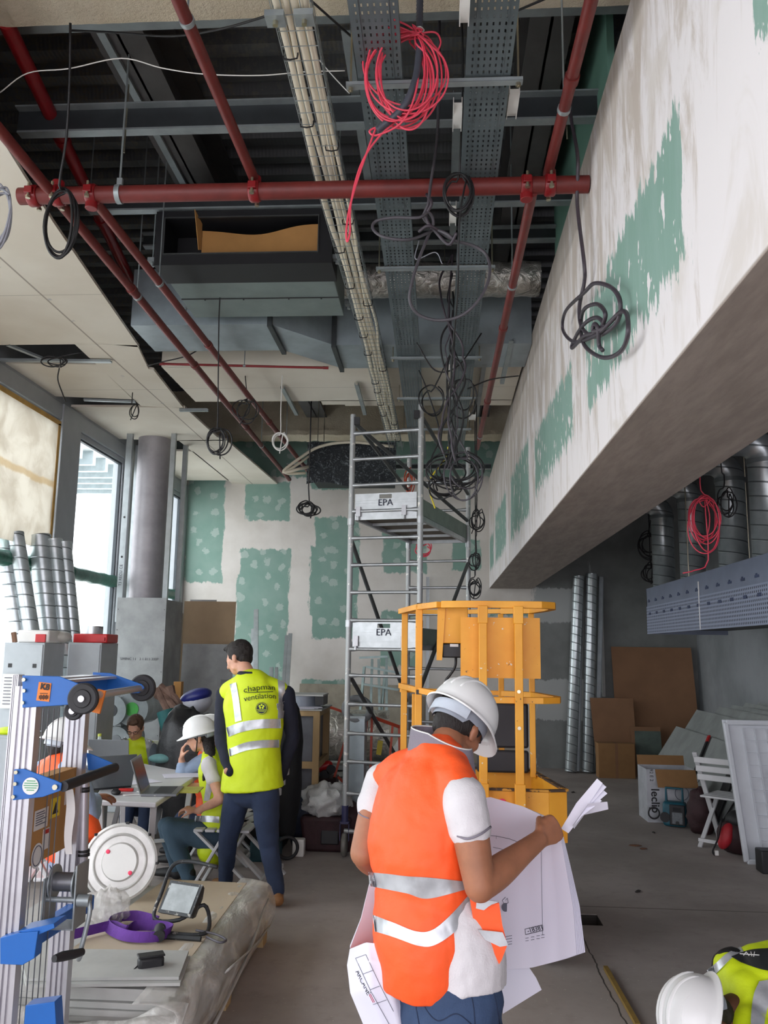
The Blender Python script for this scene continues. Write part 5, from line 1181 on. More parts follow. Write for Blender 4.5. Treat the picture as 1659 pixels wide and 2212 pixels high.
build('belt', MB().tube([ay(x, y, 2.64) for x, y in ((925, 2108), (955, 2112), (985, 2112), (1010, 2108))], .012, 8, smooth=4, flat=.4), m_bshoe, P1.t, ang=180)
pk = MB()
for L_ in ([(905, 2125), (915, 2190), (940, 2230)], [(1010, 2118), (1022, 2180), (1010, 2210)], [(1045, 2110), (1075, 2160), (1085, 2230)]): pk.tube([ay(a, b, 2.645 if a < 1040 else 2.68) for a, b in L_], .0022, 5, smooth=5)
on_y[0] = 2.65
pk = MB()
for L_ in ([(890, 2122), (896, 2160), (905, 2212)], [(905, 2120), (915, 2170), (945, 2205), (985, 2190), (1018, 2212)], [(1010, 2118), (1022, 2170), (1026, 2212)], [(1052, 2110), (1068, 2150), (1080, 2212)]): pk.tube(hugpx(tr1, [tuple(p)[:2] for p in catmull([(a, b, 0) for a, b in L_], 6)], .001), .0016, 5)
build('seam', pk, M('jeans_stitching', (32, 46, 74), .8), tr1, ang=180)
P1.hair(m_hairb, fringe=0)
P1.helmet(tilt=-.05, ribs=2)

# drawings he holds ----------------------------------------------------------------
s = NT('printed_drawing'); uvp = s.pos('Object'); s.set(Base_Color=s.mix(s.step(s.noise(uvp, 2, 2), .3, .7), rgb((214, 212, 226)), rgb((224, 222, 234))), Roughness=.7); m_paper = s.m
m_ink = M('drawing_ink', (96, 98, 112), .7); m_redink = M('red_ink', (190, 60, 90), .7); m_inkb = M('dark_ink', (50, 50, 60), .7)
t = thing('drawing_set', 'set of large white construction drawings held by the person in orange', 'drawings', ay(1100, 2000, 3.0))
GA = [[(860, 1800, 3.05), (985, 1730, 3.10), (1060, 1722, 3.10), (1130, 1742, 3.08), (1185, 1768, 3.04), (1210, 1800, 3.00)],
      [(800, 1900, 3.0), (960, 1840, 3.10), (1066, 1830, 3.10), (1130, 1845, 3.08), (1190, 1860, 3.03), (1222, 1870, 2.98)],
      [(780, 1985, 2.93), (930, 1970, 3.08), (1070, 1960, 3.10), (1140, 1965, 3.07), (1200, 1968, 3.02), (1238, 1960, 2.97)],
      [(756, 2048, 2.84), (900, 2070, 3.05), (1075, 2095, 3.09), (1150, 2090, 3.06), (1205, 2076, 3.02), (1246, 2062, 2.97)]]
for k in range(6):
    G = [[(a+(2.6*k if j >= 4 else 0)*(i/3+.4), b-1.0*k*(i/3), y+.003*k) for j, (a, b, y) in enumerate(row)] for i, row in enumerate(GA)]
    g = gridf(G, 3.0)
    sht = build('sheet', MB().sheet(g, 24, 30, .0012), m_paper, t, ang=80)
    if k == 0: s0 = sht
def pxline(mb, pts, Y, r=.0007): mb.tube([ay(x, y, Y) for x, y in pts], r, 4)
mb = MB(); Yd = 3.045
def onA(x, y): return None
bpy.context.view_layer.update()
def lines_on(on, L, r, mat, par, n=6, name='printed_lines', off=.0016):
    mb = MB()
    for pl in L:
        pts = []
        for (x0, y0), (x1, y1) in zip(pl, pl[1:]): pts += [(x0+(x1-x0)*i/n, y0+(y1-y0)*i/n) for i in range(n)]
        pts.append(pl[-1]); mb.tube(hugpx(on, pts, off), r, 4)
    return build(name, mb, mat, par, ang=60)
on_y[0] = 3.05
LL = [[(1072, 1812), (1072, 1806), (1100, 1812), (1138, 1826), (1132, 1838), (1120, 1830)], [(1060, 1805), (1072, 1806)], [(1142, 1815), (1160, 1812)], [(1146, 1822), (1165, 1819)], [(1065, 1830), (1090, 1836)], [(1168, 1760), (1172, 2020)], [(1092, 1945), (1096, 1940), (1098, 1950), (1090, 1955), (1085, 1945), (1092, 1938)]]
lines_on(s0, LL, .0008, m_ink, s0)
lines_on(s0, [[(1134, 2007), (1172, 1998), (1173, 2010), (1135, 2019), (1134, 2007)]], .0009, m_inkb, s0)
LL = [[(x, 2027-(x-1134)*.2+j*6), (x+7, 2026-(x-1134)*.2+j*6)] for x in (1135, 1147, 1159, 1169) for j in range(2)]+[[(1090, 2024+6*i), (1106, 2021+6*i)] for i in range(4)]
lines_on(s0, LL, .0008, m_ink, s0)
q = hugpx(s0, [(1153, 2008)], .002)[0]; q2 = hugpx(s0, [(1170, 2004)], .002)[0]; text('printed_number', '1-18381', .022, m_inkb, s0, frame_m(q, q2-q, (0, 0, 1)))
q = hugpx(s0, [(1092, 1960)], .002)[0]; build('printed_mark', MB().lathe([(.014, 0), (.014, .001), (.001, .001)], q, rot=(PI/2, 0, .3), n=14), m_ink, s0)
# the curl at lower left, printed side showing
GC = [[(756, 2050, 2.84), (790, 2036, 2.74), (835, 2040, 2.72), (870, 2060, 2.76)], [(750, 2085, 2.80), (795, 2075, 2.70), (840, 2085, 2.70), (880, 2100, 2.76)], [(757, 2145, 2.78), (800, 2140, 2.70), (850, 2150, 2.70), (885, 2165, 2.78)], [(790, 2225, 2.78), (830, 2230, 2.72), (870, 2240, 2.72), (895, 2250, 2.78)]]
crl = build('curled_sheet', MB().sheet(gridf(GC, 2.8), 24, 20, .0014), m_paper, t, ang=80)
on_y[0] = 2.74
lines_on(crl, [[(768, 2070), (800, 2140), (842, 2215)], [(790, 2062), (822, 2130), (850, 2185)], [(768, 2070), (790, 2062)], [(784, 2104), (806, 2096)], [(800, 2138), (820, 2130)], [(806, 2170), (835, 2160)], [(815, 2055), (835, 2098), (852, 2120)]], .0008, m_ink, crl, off=.002)
q, q2 = hugpx(crl, [(784, 2122), (790, 2134)], .003); text('printed_name', 'ARCANE', .020, m_inkb, crl, frame_m(q, q2-q, (q2-q).cross(Vector((0, 1, .2)))*-1 if False else Vector((.6, 0, .4))))
lines_on(crl, [[(797, 2148), (806, 2166)], [(800, 2147), (809, 2165)]], .0010, m_redink, crl, off=.002)
build('lower_sheet', MB().sheet(gridf([[(1080, 2080, 3.12), (1135, 2078, 3.10)], [(1084, 2120, 3.12), (1158, 2112, 3.10)], [(1086, 2190, 3.12), (1170, 2138, 3.10)]], 3.1), 10, 10, .0012), m_paper, t)
# the fan of rolled corners above his fist
for k, (ex_, ey) in enumerate(((1302, 1682), (1310, 1690), (1312, 1704), (1300, 1720))):
    build('rolled_corner', MB().sheet(gridf([[(1212, 1790, 2.99), (1228, 1800, 2.98)], [(1245-2*k, 1735+4*k, 2.97), (1262-2*k, 1752+4*k, 2.95)], [(ex_-12, ey, 2.95), (ex_, ey+10, 2.93)]], 2.95), 10, 4, .0012), m_paper, t)
build('rolled_corner', MB().sheet(gridf([[(1236, 1782, 2.95), (1240, 1790, 2.98)], [(1270, 1736, 2.93), (1262, 1760, 2.98)], [(1312, 1732, 2.92), (1314, 1748, 2.94)]], 2.95), 10, 4, .0012), m_paper, t)
# ---------------------------------------------------------------- standing man in navy with lime vest
def Y_(Y): return lambda x, y, dy=0.0: ay(x, y, Y+dy)
g = Y_(6.15)
fskin = skin_mat('fair_skin', (214, 160, 134))
J = dict(pel=g(545, 1690), ch=g(550, 1560, .0), nk=g(540, 1466, .0), hd=g(516, 1422, .10), face=(-.90, .30, -.42), up=(-.15, .2, .95),
    sL=g(486, 1500, .14), sR=g(618, 1500, .03), eL=g(478, 1590, .05), wL=g(497, 1668, -.12), eR=g(632, 1590, .08), wR=g(606, 1680, .12), hL=g(515, 1712, .06), hR=g(572, 1712, -.05),
    kL=g(492, 1815, .12), kR=g(580, 1825, .0), aL=az(492, 1885, .09)*1.0, aR=az(590, 1940, .09), toeL=(-.6, .8, 0), toeR=(-.35, .9, 0))
J['aL'] = Vector((ay(488, 1885, 6.35).x, 6.35, .09)); J['aR'] = Vector((ay(600, 1940, 6.12).x, 6.10, .09))
P2 = Person('person in a navy jumper and lime vest with printed back, standing by the table', (J['aR'].x, 6.2, 0), fskin, J, 1.02, .009)
P2.body(hands=[dict(w=J['wL'], d=(.55, .35, -.25), pn=(.2, .8, 0), s=1.0, curl=(.5, .6, .4), th=1), dict(w=J['wR'], d=(-.2, .7, -.6), pn=(-.6, .6, 0), curl=(.4, .5, .3), th=-1)])
P2.trousers(m_jeand, g=.008, vx=.011, disp=(.016, .1)); P2.shoes(m_shoe)
P2.shirt(m_navy, 1.0, .97, .012, 1, name='jumper', disp=(.014, .09))
build('collar', MB().tube([Vector(P2.J['nk'])+Vector((.075*math.cos(a), .065*math.sin(a), .035)) for a in [2*PI*i/20 for i in range(20)]], .018, 8, closed=True, flat=1.2), m_navy, P2.t, ang=180)
v2 = P2.vest(m_lime, .042, 0, .82, (.014, .12), .010, hem=.045)
on_y[0] = 6.0
band_px('reflective_band', v2, [(488, 1572), (520, 1560), (560, 1554), (606, 1553)], [(494, 1592), (520, 1582), (560, 1574), (607, 1573)], m_tape2, v2, off=.006)
band_px('reflective_band', v2, [(494, 1618), (530, 1604), (565, 1599), (603, 1598)], [(496, 1634), (530, 1622), (565, 1616), (603, 1615)], m_tape2, v2, off=.006)
band_px('reflective_band', v2, [(496, 1478), (502, 1510), (508, 1560)], [(510, 1474), (516, 1508), (522, 1556)], m_tape2, v2, off=.006)
band_px('reflective_band', v2, [(600, 1468), (602, 1510), (600, 1552)], [(615, 1474), (616, 1512), (612, 1552)], m_tape2, v2, off=.006)
def vtext(nm, body, px, py, size, on, par, mat, depth=.010):
    q = hugpx(on, [(px, py), (px+12, py-1), (px, py-12)], .004); x = (q[1]-q[0]); y = (q[2]-q[0]); m = frame_m(q[0], x, y); n_ = m.to_3x3() @ Vector((0, 0, 1))
    return text(nm, body, size, mat, par, m, on, depth)
m_vink = M('navy_print', (22, 40, 46), .6)
vtext('printed_word', 'chapman', 561, 1486, .064, v2, v2, m_vink)
vtext('printed_word', 'ventilation', 562, 1505, .054, v2, v2, m_vink)
band_px('printed_line', v2, [(534, 1495.5), (560, 1494.5), (590, 1493.5)], [(534, 1496.7), (560, 1495.7), (590, 1494.7)], m_vink, v2, off=.008)
q = hugpx(v2, [(565, 1530)], .006)[0]
e_ = build('printed_emblem', MB().lathe([(.042, 0), (.042, .0012), (.001, .0012)], q, rot=(PI/2, 0, 0), n=28), m_vink, v2)
mb = MB().tube([q+Vector((.037*math.cos(a), -.003, .037*math.sin(a))) for a in [2*PI*i/28 for i in range(28)]], .0016, 5, closed=True)
for i in range(5):
    a = PI/2+2*PI*i/5; mb.ell(q+Vector((.015*math.cos(a), -.003, .012+.011*math.sin(a))), (.007, .001, .007), None, 10, 6)
mb.box(q+Vector((0, -.003, -.010)), (.066, .001, .0025)); mb.box(q+Vector((0, -.003, -.019)), (.05, .001, .003))
build('emblem_lines', mb, m_lime, e_)
P2.hair(m_hairb, fringe=.5, vol=.018, extra=lambda mb: mb.limb([P2.hp(0, .01, .115), P2.hp(0, .09, .105)], [(.045, .02), (.03, .012)], side=P2.r, n=14))

# ---------------------------------------------------------------- the table and what stands on it
TZb = .74
m_wt = M('white_table_plastic', (206, 206, 208), .4, var=.03)
TT = thing('work_table', 'white folding table the seated people work at', 'table', (-2.3, 6.3, 0))
tp_ = [az(200, 1728, TZb), az(337, 1734, TZb), az(430, 1672, TZb), az(262, 1640, TZb)]
build('tabletop', MB().prism([p-Vector((0, 0, .035)) for p in tp_], (0, 0, .035)), m_wt, TT, bevel=.008)
cen = sum(tp_, Vector())/4
for i, p in enumerate(tp_):
    q = p.lerp(cen, .14); o = tp_[(i+2) % 4].lerp(cen, .14)
    mb = MB().bar(q-Vector((0, 0, .035)), Vector((q.x*.82+cen.x*.18, q.y*.82+cen.y*.18, 0)), .04, .03); build('leg', mb, m_wt, TT)
build('stretcher', MB().bar((cen.x-.35, cen.y-.2, .30), (cen.x+.35, cen.y+.2, .30), .04, .02), m_wt, TT)
m_lap = M('laptop_grey', (122, 126, 130), .35, .5, var=.03); m_scr = M('dark_screen', (24, 26, 30), .25); m_key = M('keyboard', (44, 46, 50), .5)
def laptop(label, c, rz, op=1.9, w=.34, d=.24, dark=False):
    t = thing('laptop', label, 'laptop', c, rz)
    def L(mb): return mb
    build('base', MB().box((0, 0, .009), (w, d, .018)), m_lap if not dark else m_key, t, local=True, bevel=.003)
    build('keyboard', MB().box((0, -.02, .0185), (w*.86, d*.5, .003)), m_key, t, local=True)
    m_ = Matrix.Translation((0, d/2, .014)) @ Matrix.Rotation(PI/2-op, 4, 'X') if False else Matrix.Translation((0, d/2, .014)) @ Matrix.Rotation(-(PI-op), 4, 'X')
    lid = MB().box((0, -d/2, .004), (w, d, .008)).xf(Matrix.Translation((0, d/2, .016)) @ Matrix.Rotation(-(op), 4, 'X'))
    ld = build('lid', lid, m_lap, t, local=True, bevel=.002)
    scr = MB().box((0, -d/2, -.0012), (w*.92, d*.86, .002)).xf(Matrix.Translation((0, d/2, .016)) @ Matrix.Rotation(-(op), 4, 'X'))
    build('screen', scr, m_scr, ld, local=True)
    return t
pc = az(352, 1712, TZb); laptop('grey laptop open in front of the woman in the lime vest and helmet', pc, PI/2+.15, 1.9)
pc = az(222, 1700, TZb); laptop('dark laptop half hidden behind the blue lift mast', pc, -PI/2-.9, 1.9, dark=True)
pc = az(297, 1642, TZb); laptop('grey laptop in front of the person wearing glasses', (pc.x, 7.15, TZb), PI, 1.75)
mb = MB(); pb = az(266, 1642, TZb)
t = thing('water_bottle', 'clear plastic water bottle standing on the table by the glasses wearer', 'bottle', (pb.x, 7.1, TZb))
s = NT('clear_plastic'); s.set(Base_Color=(.85, .95, .95, 1), Roughness=.08, Alpha=.42); m_clear = s.m
build('bottle_body', MB().lathe([(.030, 0), (.036, .01), (.036, .09), (.032, .1), (.036, .11), (.036, .19), (.014, .25), (.013, .27)], (pb.x, 7.1, TZb), n=24), m_clear, t)
build('label', MB().lathe([(.0365, .10), (.0370, .10), (.0370, .17), (.0365, .17)], (pb.x, 7.1, TZb), n=24), M('bottle_label', (206, 226, 196), .6), t)
build('cap', MB().lathe([(.015, .265), (.015, .285), (.001, .286)], (pb.x, 7.1, TZb), n=16), M('bottle_cap', (214, 224, 90), .5), t)
q = az(290, 1722, TZb)
for k, (px, py, w_, d_, lab, a) in enumerate(((395, 1676, .30, .21, 'loose white sheet of paper at the far right of the table', .4), (240, 1668, .30, .21, 'loose white sheet of paper at the left of the table', -.3), (300, 1690, .28, .2, 'loose white sheet of paper in the middle of the table', .8))):
    p = az(px, py, TZb); one('paper_sheet', MB().box(p+Vector((0, 0, .003)), (w_, d_, .002), a), m_paper, lab, 'paper')
p = az(400, 1668, TZb); one('pen', MB().cyl(p+Vector((-.06, 0, .006)), p+Vector((.06, .02, .006)), .004, 8), m_inkb, 'dark pen lying on the paper sheets', 'pen')
p = az(250, 1716, TZb); one('computer_mouse', MB().ell(p+Vector((0, 0, .015)), (.033, .055, .018), (0, 0, .5)), m_bshoe, 'black computer mouse on the near edge of the table', 'mouse')
p = az(272, 1710, TZb)
t = thing('cutter', 'red and black cutter knife lying on the table', 'tool', p)
build('handle', MB().bar(p+Vector((-.05, 0, .012)), p+Vector((.05, .01, .012)), .03, .02), M('red_plastic', (204, 40, 36), .4), t, bevel=.004); build('grip', MB().bar(p+Vector((-.09, -.005, .012)), p+Vector((-.05, 0, .012)), .026, .018), m_bshoe, t)
p = az(305, 1720, TZb); one('power_lead', MB().tube([p+Vector((-.12, -.02, .006)), p+Vector((0, .03, .006)), p+Vector((.1, 0, .006)), p+Vector((.05, .09, .006)), p+Vector((-.08, .14, .006))], .005, 6, smooth=6), m_white, 'white laptop lead curled on the table edge', 'cable', ang=180)
p = az(395, 1724, TZb); one('folder', MB().box(az(375, 1705, TZb)+Vector((.05, -.05, .006)), (.32, .24, .008), .1), M('yellow_folder', (180, 176, 70), .6), 'yellow document folder under the lime vest wearer\'s forearm', 'folder')
p = az(330, 1665, TZb); one('rag', MB().ell(p+Vector((-.1, .5, .035)), (.11, .07, .04)), M('teal_rag', (110, 160, 160), .8), 'pale teal bag crumpled behind the laptop on the table', 'bag')

# ---------------------------------------------------------------- seated woman in lime vest and helmet
g = Y_(6.55); m_grayp = cloth('teal_grey_jeans', (58, 80, 96))
J = dict(pel=g(478, 1800), ch=g(470, 1690), nk=g(458, 1628, .02), hd=g(431, 1592, .02), face=(-.93, -.10, -.22), up=(-.15, 0, 1),
    sL=g(450, 1652, -.16), sR=g(474, 1652, .16), eL=g(476, 1728, -.26), wL=g(424, 1752, -.24), eR=g(440, 1702, .16), wR=g(388, 1698, .12), hL=g(470, 1812, -.10), hR=g(472, 1808, .12),
    kL=g(368, 1790, -.14), kR=g(360, 1785, .12), toeL=(-.9, -.3, 0), toeR=(-.9, .1, 0))
J['aL'] = Vector((ay(408, 1880, 6.35).x, 6.38, .09)); J['aR'] = Vector((ay(385, 1860, 6.7).x, 6.68, .09))
P3 = Person('woman in a lime vest and white helmet seated at the laptop, hand on lap', (J['pel'].x, 6.55, 0), fskin, J, .95, .009, True)
P3.body(hands=[dict(w=J['wR'], d=(-1, -.1, -.1), pn=(0, 0, -1), s=.95, curl=(.35, .5, .3), th=-1, spread=.08), dict(w=J['wL'], d=(-.9, .1, .2), pn=(.3, .2, -1), s=.95, curl=(.6, .7, .4), th=1)])
P3.trousers(m_grayp, g=.014, vx=.011); P3.shoes(m_bshoe)
P3.shirt(m_polo, .42, 1, .010, 1)
mb = MB(); P3.torso(mb, .028, 1, 5); P3.shoulders(mb, .014, .7); mb.limb([g(462, 1835, -.02), g(478, 1770), g(475, 1700)], [(.17, .12), (.175, .15), (.14, .12)], side=P3.side, n=24)
v3 = blob('hi_vis_vest', mb, m_lime, P3.t, .010, 5, (.02, .12)); on_y[0] = 6.4
band_px('reflective_band', v3, [(422, 1762), (450, 1762), (474, 1764)], [(420, 1776), (450, 1776), (474, 1778)], m_tape2, v3, off=.006)
band_px('reflective_band', v3, [(450, 1650), (446, 1690), (440, 1730)], [(464, 1652), (460, 1692), (452, 1730)], m_tape2, v3, off=.006)
P3.hair(m_hairb, extra=lambda mb: mb.limb([P3.hp(0, -.06, -.03), g(455, 1640, -.12), g(446, 1665, -.16), g(440, 1684, -.17)], [.05, .035, .026, .012], n=16))
P3.helmet(ribs=1, logo=True)
build('chin_strap', MB().tube([P3.hp(-.085, .0, .01), P3.hp(-.075, .02, -.06), P3.hp(-.03, .045, -.118), P3.hp(.03, .045, -.118), P3.hp(.075, .02, -.06)], .005, 6, smooth=4), m_bshoe, P3.t, ang=180)
# ---------------------------------------------------------------- person behind her, hand at forehead
g = Y_(7.25)
J = dict(pel=g(465, 1775), ch=g(462, 1680), nk=g(455, 1625), hd=g(452, 1588), face=(-.9, -.1, -.3), up=(-.1, 0, 1), sL=g(438, 1648, -.15), sR=g(475, 1645, .15), eL=g(402, 1690, -.2), wL=g(380, 1640, -.18), eR=g(440, 1690, .2), wR=g(400, 1700, .1),
    hL=g(460, 1785, -.1), hR=g(462, 1785, .1), kL=g(395, 1770, -.12), kR=g(395, 1770, .12), toeL=(-1, 0, 0), toeR=(-1, 0, 0))
J['eL'] = g(395, 1672, -.2); J['wL'] = g(392, 1640, -.22)
J['aL'] = Vector((J['kL'].x, 7.1, .09)); J['aR'] = Vector((J['kR'].x, 7.4, .09))
P4 = Person('person in a light blue shirt shading their eyes with a raised hand', (J['pel'].x, 7.25, 0), fskin, J, 1, .010)
P4.body(hands=[dict(w=J['wL'], d=(.1, -.1, 1), pn=(1, .2, 0), s=1.05, curl=(.5, .4, .3), th=-1)])
P4.trousers(m_jeand, vx=.014); P4.shoes(m_bshoe); P4.shirt(m_lblue, 1, .55, .018, 0); P4.vest(m_orange, .03, 0, .6, hem=0); P4.hair(m_hairl); P4.helmet()
# ---------------------------------------------------------------- person with glasses facing the camera
g = Y_(8.3)
J = dict(pel=g(300, 1722), ch=g(297, 1648), nk=g(293, 1602), hd=g(292, 1572, -.05), face=(.05, -.9, -.42), up=(0, -.3, 1), sL=g(330, 1618), sR=g(258, 1618), eL=g(342, 1665, -.1), wL=g(322, 1680, -.35), eR=g(246, 1665, -.1), wR=g(268, 1682, -.35),
    hL=g(316, 1730), hR=g(284, 1730), kL=g(318, 1728, -.4), kR=g(278, 1728, -.4), toeL=(0, -1, 0), toeR=(0, -1, 0))
J['aL'] = Vector((J['kL'].x, 7.85, .09)); J['aR'] = Vector((J['kR'].x, 7.85, .09))
P5 = Person('woman in glasses and a lime vest looking down at her laptop', (J['pel'].x, 8.3, 0), fskin, J, .96, .009, True)
P5.body(hands=[dict(w=J['wL'], d=(-.3, -1, 0), pn=(0, 0, -1), curl=(.4, .4, .3), th=1), dict(w=J['wR'], d=(.3, -1, 0), pn=(0, 0, -1), curl=(.4, .4, .3), th=-1)])
P5.trousers(m_jeand, vx=.014); P5.shoes(m_bshoe); P5.shirt(m_grey, 1, .9, .012, 0)
v5 = P5.vest(m_lime, .028, 0, .75, hem=0); on_y[0] = 8.1
band_px('reflective_band', v5, [(312, 1592), (316, 1620), (322, 1660)], [(330, 1590), (336, 1618), (338, 1660)], m_tape2, v5, off=.006)
band_px('reflective_band', v5, [(262, 1592), (258, 1620), (256, 1660)], [(270, 1590), (268, 1618), (266, 1660)], m_tape2, v5, off=.006)
P5.hair(m_hairl, fringe=.4, vol=.016, extra=lambda mb: mb.limb([P5.hp(0, -.09, .05), P5.hp(0, -.11, .0)], [.04, .035], n=14))
mb = MB()
for q_ in (-1, 1): mb.tube([P5.hp(q_*.032+.022*math.cos(a), .100, .0+.015*math.sin(a)) for a in [2*PI*i/20 for i in range(20)]], .0022, 6, closed=True); mb.cyl(P5.hp(q_*.054, .098, .004), P5.hp(q_*.078, .0, .002), .002, 6)
mb.cyl(P5.hp(-.010, .102, .003), P5.hp(.010, .102, .003), .002, 6); build('glasses', mb, m_bshoe, P5.t, ang=180)
# ---------------------------------------------------------------- seated man in orange behind the lift mast
g = Y_(5.15)
J = dict(pel=g(150, 1822), ch=g(132, 1730), nk=g(125, 1648), hd=g(140, 1612, .05), face=(.6, .75, -.25), up=(.05, .1, 1), sL=g(78, 1672, .1), sR=g(170, 1680, -.14), eL=g(72, 1760, .2), wL=g(120, 1780, .45), eR=g(192, 1768, -.05), wR=g(206, 1722, .28),
    hL=g(150, 1840, .08), hR=g(170, 1840, -.1), kL=g(255, 1815, .45), kR=g(290, 1818, .25), toeL=(.8, .5, 0), toeR=(.8, .5, 0))
J['aL'] = Vector((J['kL'].x+.05, J['kL'].y, .09)); J['aR'] = Vector((J['kR'].x+.02, J['kR'].y, .09))
P6 = Person('person in an orange vest and white helmet seated behind the blue lift mast', (J['pel'].x, 5.15, 0), mskin, J, 1, .010)
P6.body(hands=[dict(w=J['wR'], d=(.4, .8, 0), pn=(0, 0, -1), curl=(.4, .4, .3), th=-1)])
P6.trousers(m_navy, vx=.013); P6.shoes(m_bshoe); P6.shirt(m_lblue, 1, .9, .016, 0)
mb = MB(); P6.torso(mb, .024, 1, 5); P6.shoulders(mb, .012, .7); mb.limb([g(172, 1838, -.1), g(160, 1790, -.05), g(135, 1735)], [(.165, .13), (.165, .13), (.16, .12)], side=P6.side, flat0=True)
blob('hi_vis_vest', mb, m_orange, P6.t, .012, 5, (.02, .12)); P6.hair(m_hairb, fringe=0); P6.helmet(ribs=1)
# spare helmet on the table
p = az(203, 1652, TZb); t = thing('hard_hat', 'white safety helmet lying on the table behind the lift mast', 'helmet', (p.x, p.y, TZb))
hh = make_helmet(t, Vector((p.x, p.y, TZb+.03)), Matrix.Rotation(.8, 3, 'Z'), 1, 1, False)
# ---------------------------------------------------------------- crouching man at the lower right
g = Y_(3.15); dskin = skin_mat('brown_skin', (96, 62, 44))
J = dict(pel=g(1880, 2210, .35), ch=g(1735, 2150, .18), nk=g(1612, 2170, .08), hd=g(1530, 2215), face=(-.30, -.30, -.90), up=(-.93, -.12, .25),
    sL=g(1578, 2085, .22), sR=g(1640, 2300, -.15), eL=g(1560, 2290, .35), wL=g(1530, 2400, .3), eR=g(1600, 2480, -.2), wR=g(1540, 2560, -.1),
    hL=g(1880, 2240, .5), hR=g(1890, 2260, .2), toeL=(-1, 0, 0), toeR=(-1, 0, 0))
J['kL'] = Vector((J['hL'].x-.35, 3.62, .42)); J['kR'] = Vector((J['hR'].x-.35, 3.3, .42)); J['aL'] = Vector((J['hL'].x+.02, 3.62, .09)); J['aR'] = Vector((J['hR'].x+.02, 3.32, .09))
J['wL'] = Vector((J['eL'].x-.1, J['eL'].y+.02, max(.16, J['eL'].z-.24))); J['eR'].z = max(J['eR'].z, .33); J['wR'] = Vector((J['eR'].x-.12, J['eR'].y, .14))
P7 = Person('crouching person in a lime vest and white helmet, head bowed, cut off by the frame', (J['pel'].x-.1, 3.45, 0), dskin, J, 1, .008)
P7.body(hands=[dict(w=J['wL'], d=(-.4, 0, -.8), pn=(-1, 0, 0), curl=(.6, .7, .4), th=1), dict(w=J['wR'], d=(-.6, 0, -.5), pn=(-1, 0, 0), curl=(.6, .7, .4), th=-1)])
P7.trousers(m_navy, vx=.013); P7.shoes(m_bshoe); P7.shirt(m_bshoe, .6, 1, .008, 1, name='t_shirt')
v7 = P7.vest(m_lime, .026, 0, .9, (.02, .12), hem=.05); on_y[0] = 3.0
band_px('reflective_band', v7, [(1524, 2098), (1545, 2082), (1570, 2060), (1600, 2045)], [(1538, 2112), (1556, 2094), (1580, 2070), (1606, 2055)], m_tape2, v7, off=.005)
band_px('reflective_band', v7, [(1640, 2120), (1628, 2150), (1622, 2200), (1624, 2240)], [(1700, 2110), (1665, 2160), (1652, 2205), (1652, 2240)], m_tape2, v7, off=.016)
pt = band_px('printed_patch', v7, [(1580, 2066), (1620, 2052), (1665, 2048)], [(1600, 2078), (1640, 2092), (1680, 2100)], M('black_print', (34, 36, 38), .6), v7, off=.012)
lines_on(v7, [[(1598, 2060), (1640, 2063)], [(1606, 2064), (1612, 2056), (1618, 2064)], [(1622, 2056), (1624, 2065)], [(1630, 2056), (1628, 2066)]], .0016, m_white, v7, off=.015)
P7.hair(m_hairb, fringe=0); P7.helmet(ribs=3, back=False, tilt=.05)
build('dark_marks', MB().box(P7.hp(-.02, .09, .13), (.012, .012, .03)), m_dark, P7.t) if False else None
# ================================================================== LEFT WORK AREA
m_cab = M('grey_cabinet', (176, 182, 186), .5, .1, var=.05); m_conc = M('cement_board', (166, 168, 168), .85, var=.14, vs=3)
m_hb = M('brown_hardboard', (160, 136, 108), .8, var=.05); m_steelcol = M('primed_column', (162, 158, 162), .5, .25, var=.1, vs=4)
m_stud = M('stud_steel', (172, 178, 180), .38, .7, var=.1, vs=7)
# column and its boxing
cxm = (ay(287, 1100, 10.5).x+ay(362, 1100, 10.5).x)/2
struct('column', MB().cyl((cxm, 10.52, 0), (cxm, 10.52, CEIL+.2), .205, 40), m_steelcol)
bx0, bx1, by0, by1 = ay(250, 1350, 10.2).x, ay(357, 1350, 10.2).x, 10.2, 10.85; bzt = ay(300, 1291, 10.2).z
t = thing('column_boxing', 'grey cement board box around the foot of the round column', 'boxing', ((bx0+bx1)/2, 10.5, 0))
mb = MB(); mb.b2((bx0, by0, 0), (bx1, by0+.013, bzt)); build('front_board', mb, m_conc, t)
build('side_board', MB().b2((bx1-.013, by0+.013, 0), (bx1, by1, bzt-.02)), m_conc, t)
build('side_board', MB().b2((bx0, by0+.013, 0), (bx0+.013, by1, bzt-.02)), m_conc, t); build('back_board', MB().b2((bx0, by1, 0), (bx1, by1+.013, bzt-.02)), m_conc, t)
mb = MB()
for i in range(9):
    for x in (bx0+.02, bx1-.02): mb.box((x, by0-.001, .2+i*.25), (.008, .003, .008))
build('screw', mb, m_dark, t)['kind'] = 'stuff'
text('board_print', 'SIMINC 11   3 1 811 300P', .045, M('print_grey', (92, 92, 96), .8), t, frame_m(Vector((bx0+.32, by0-.002, 1.60)), (1, 0, 0), (0, 0, 1)))
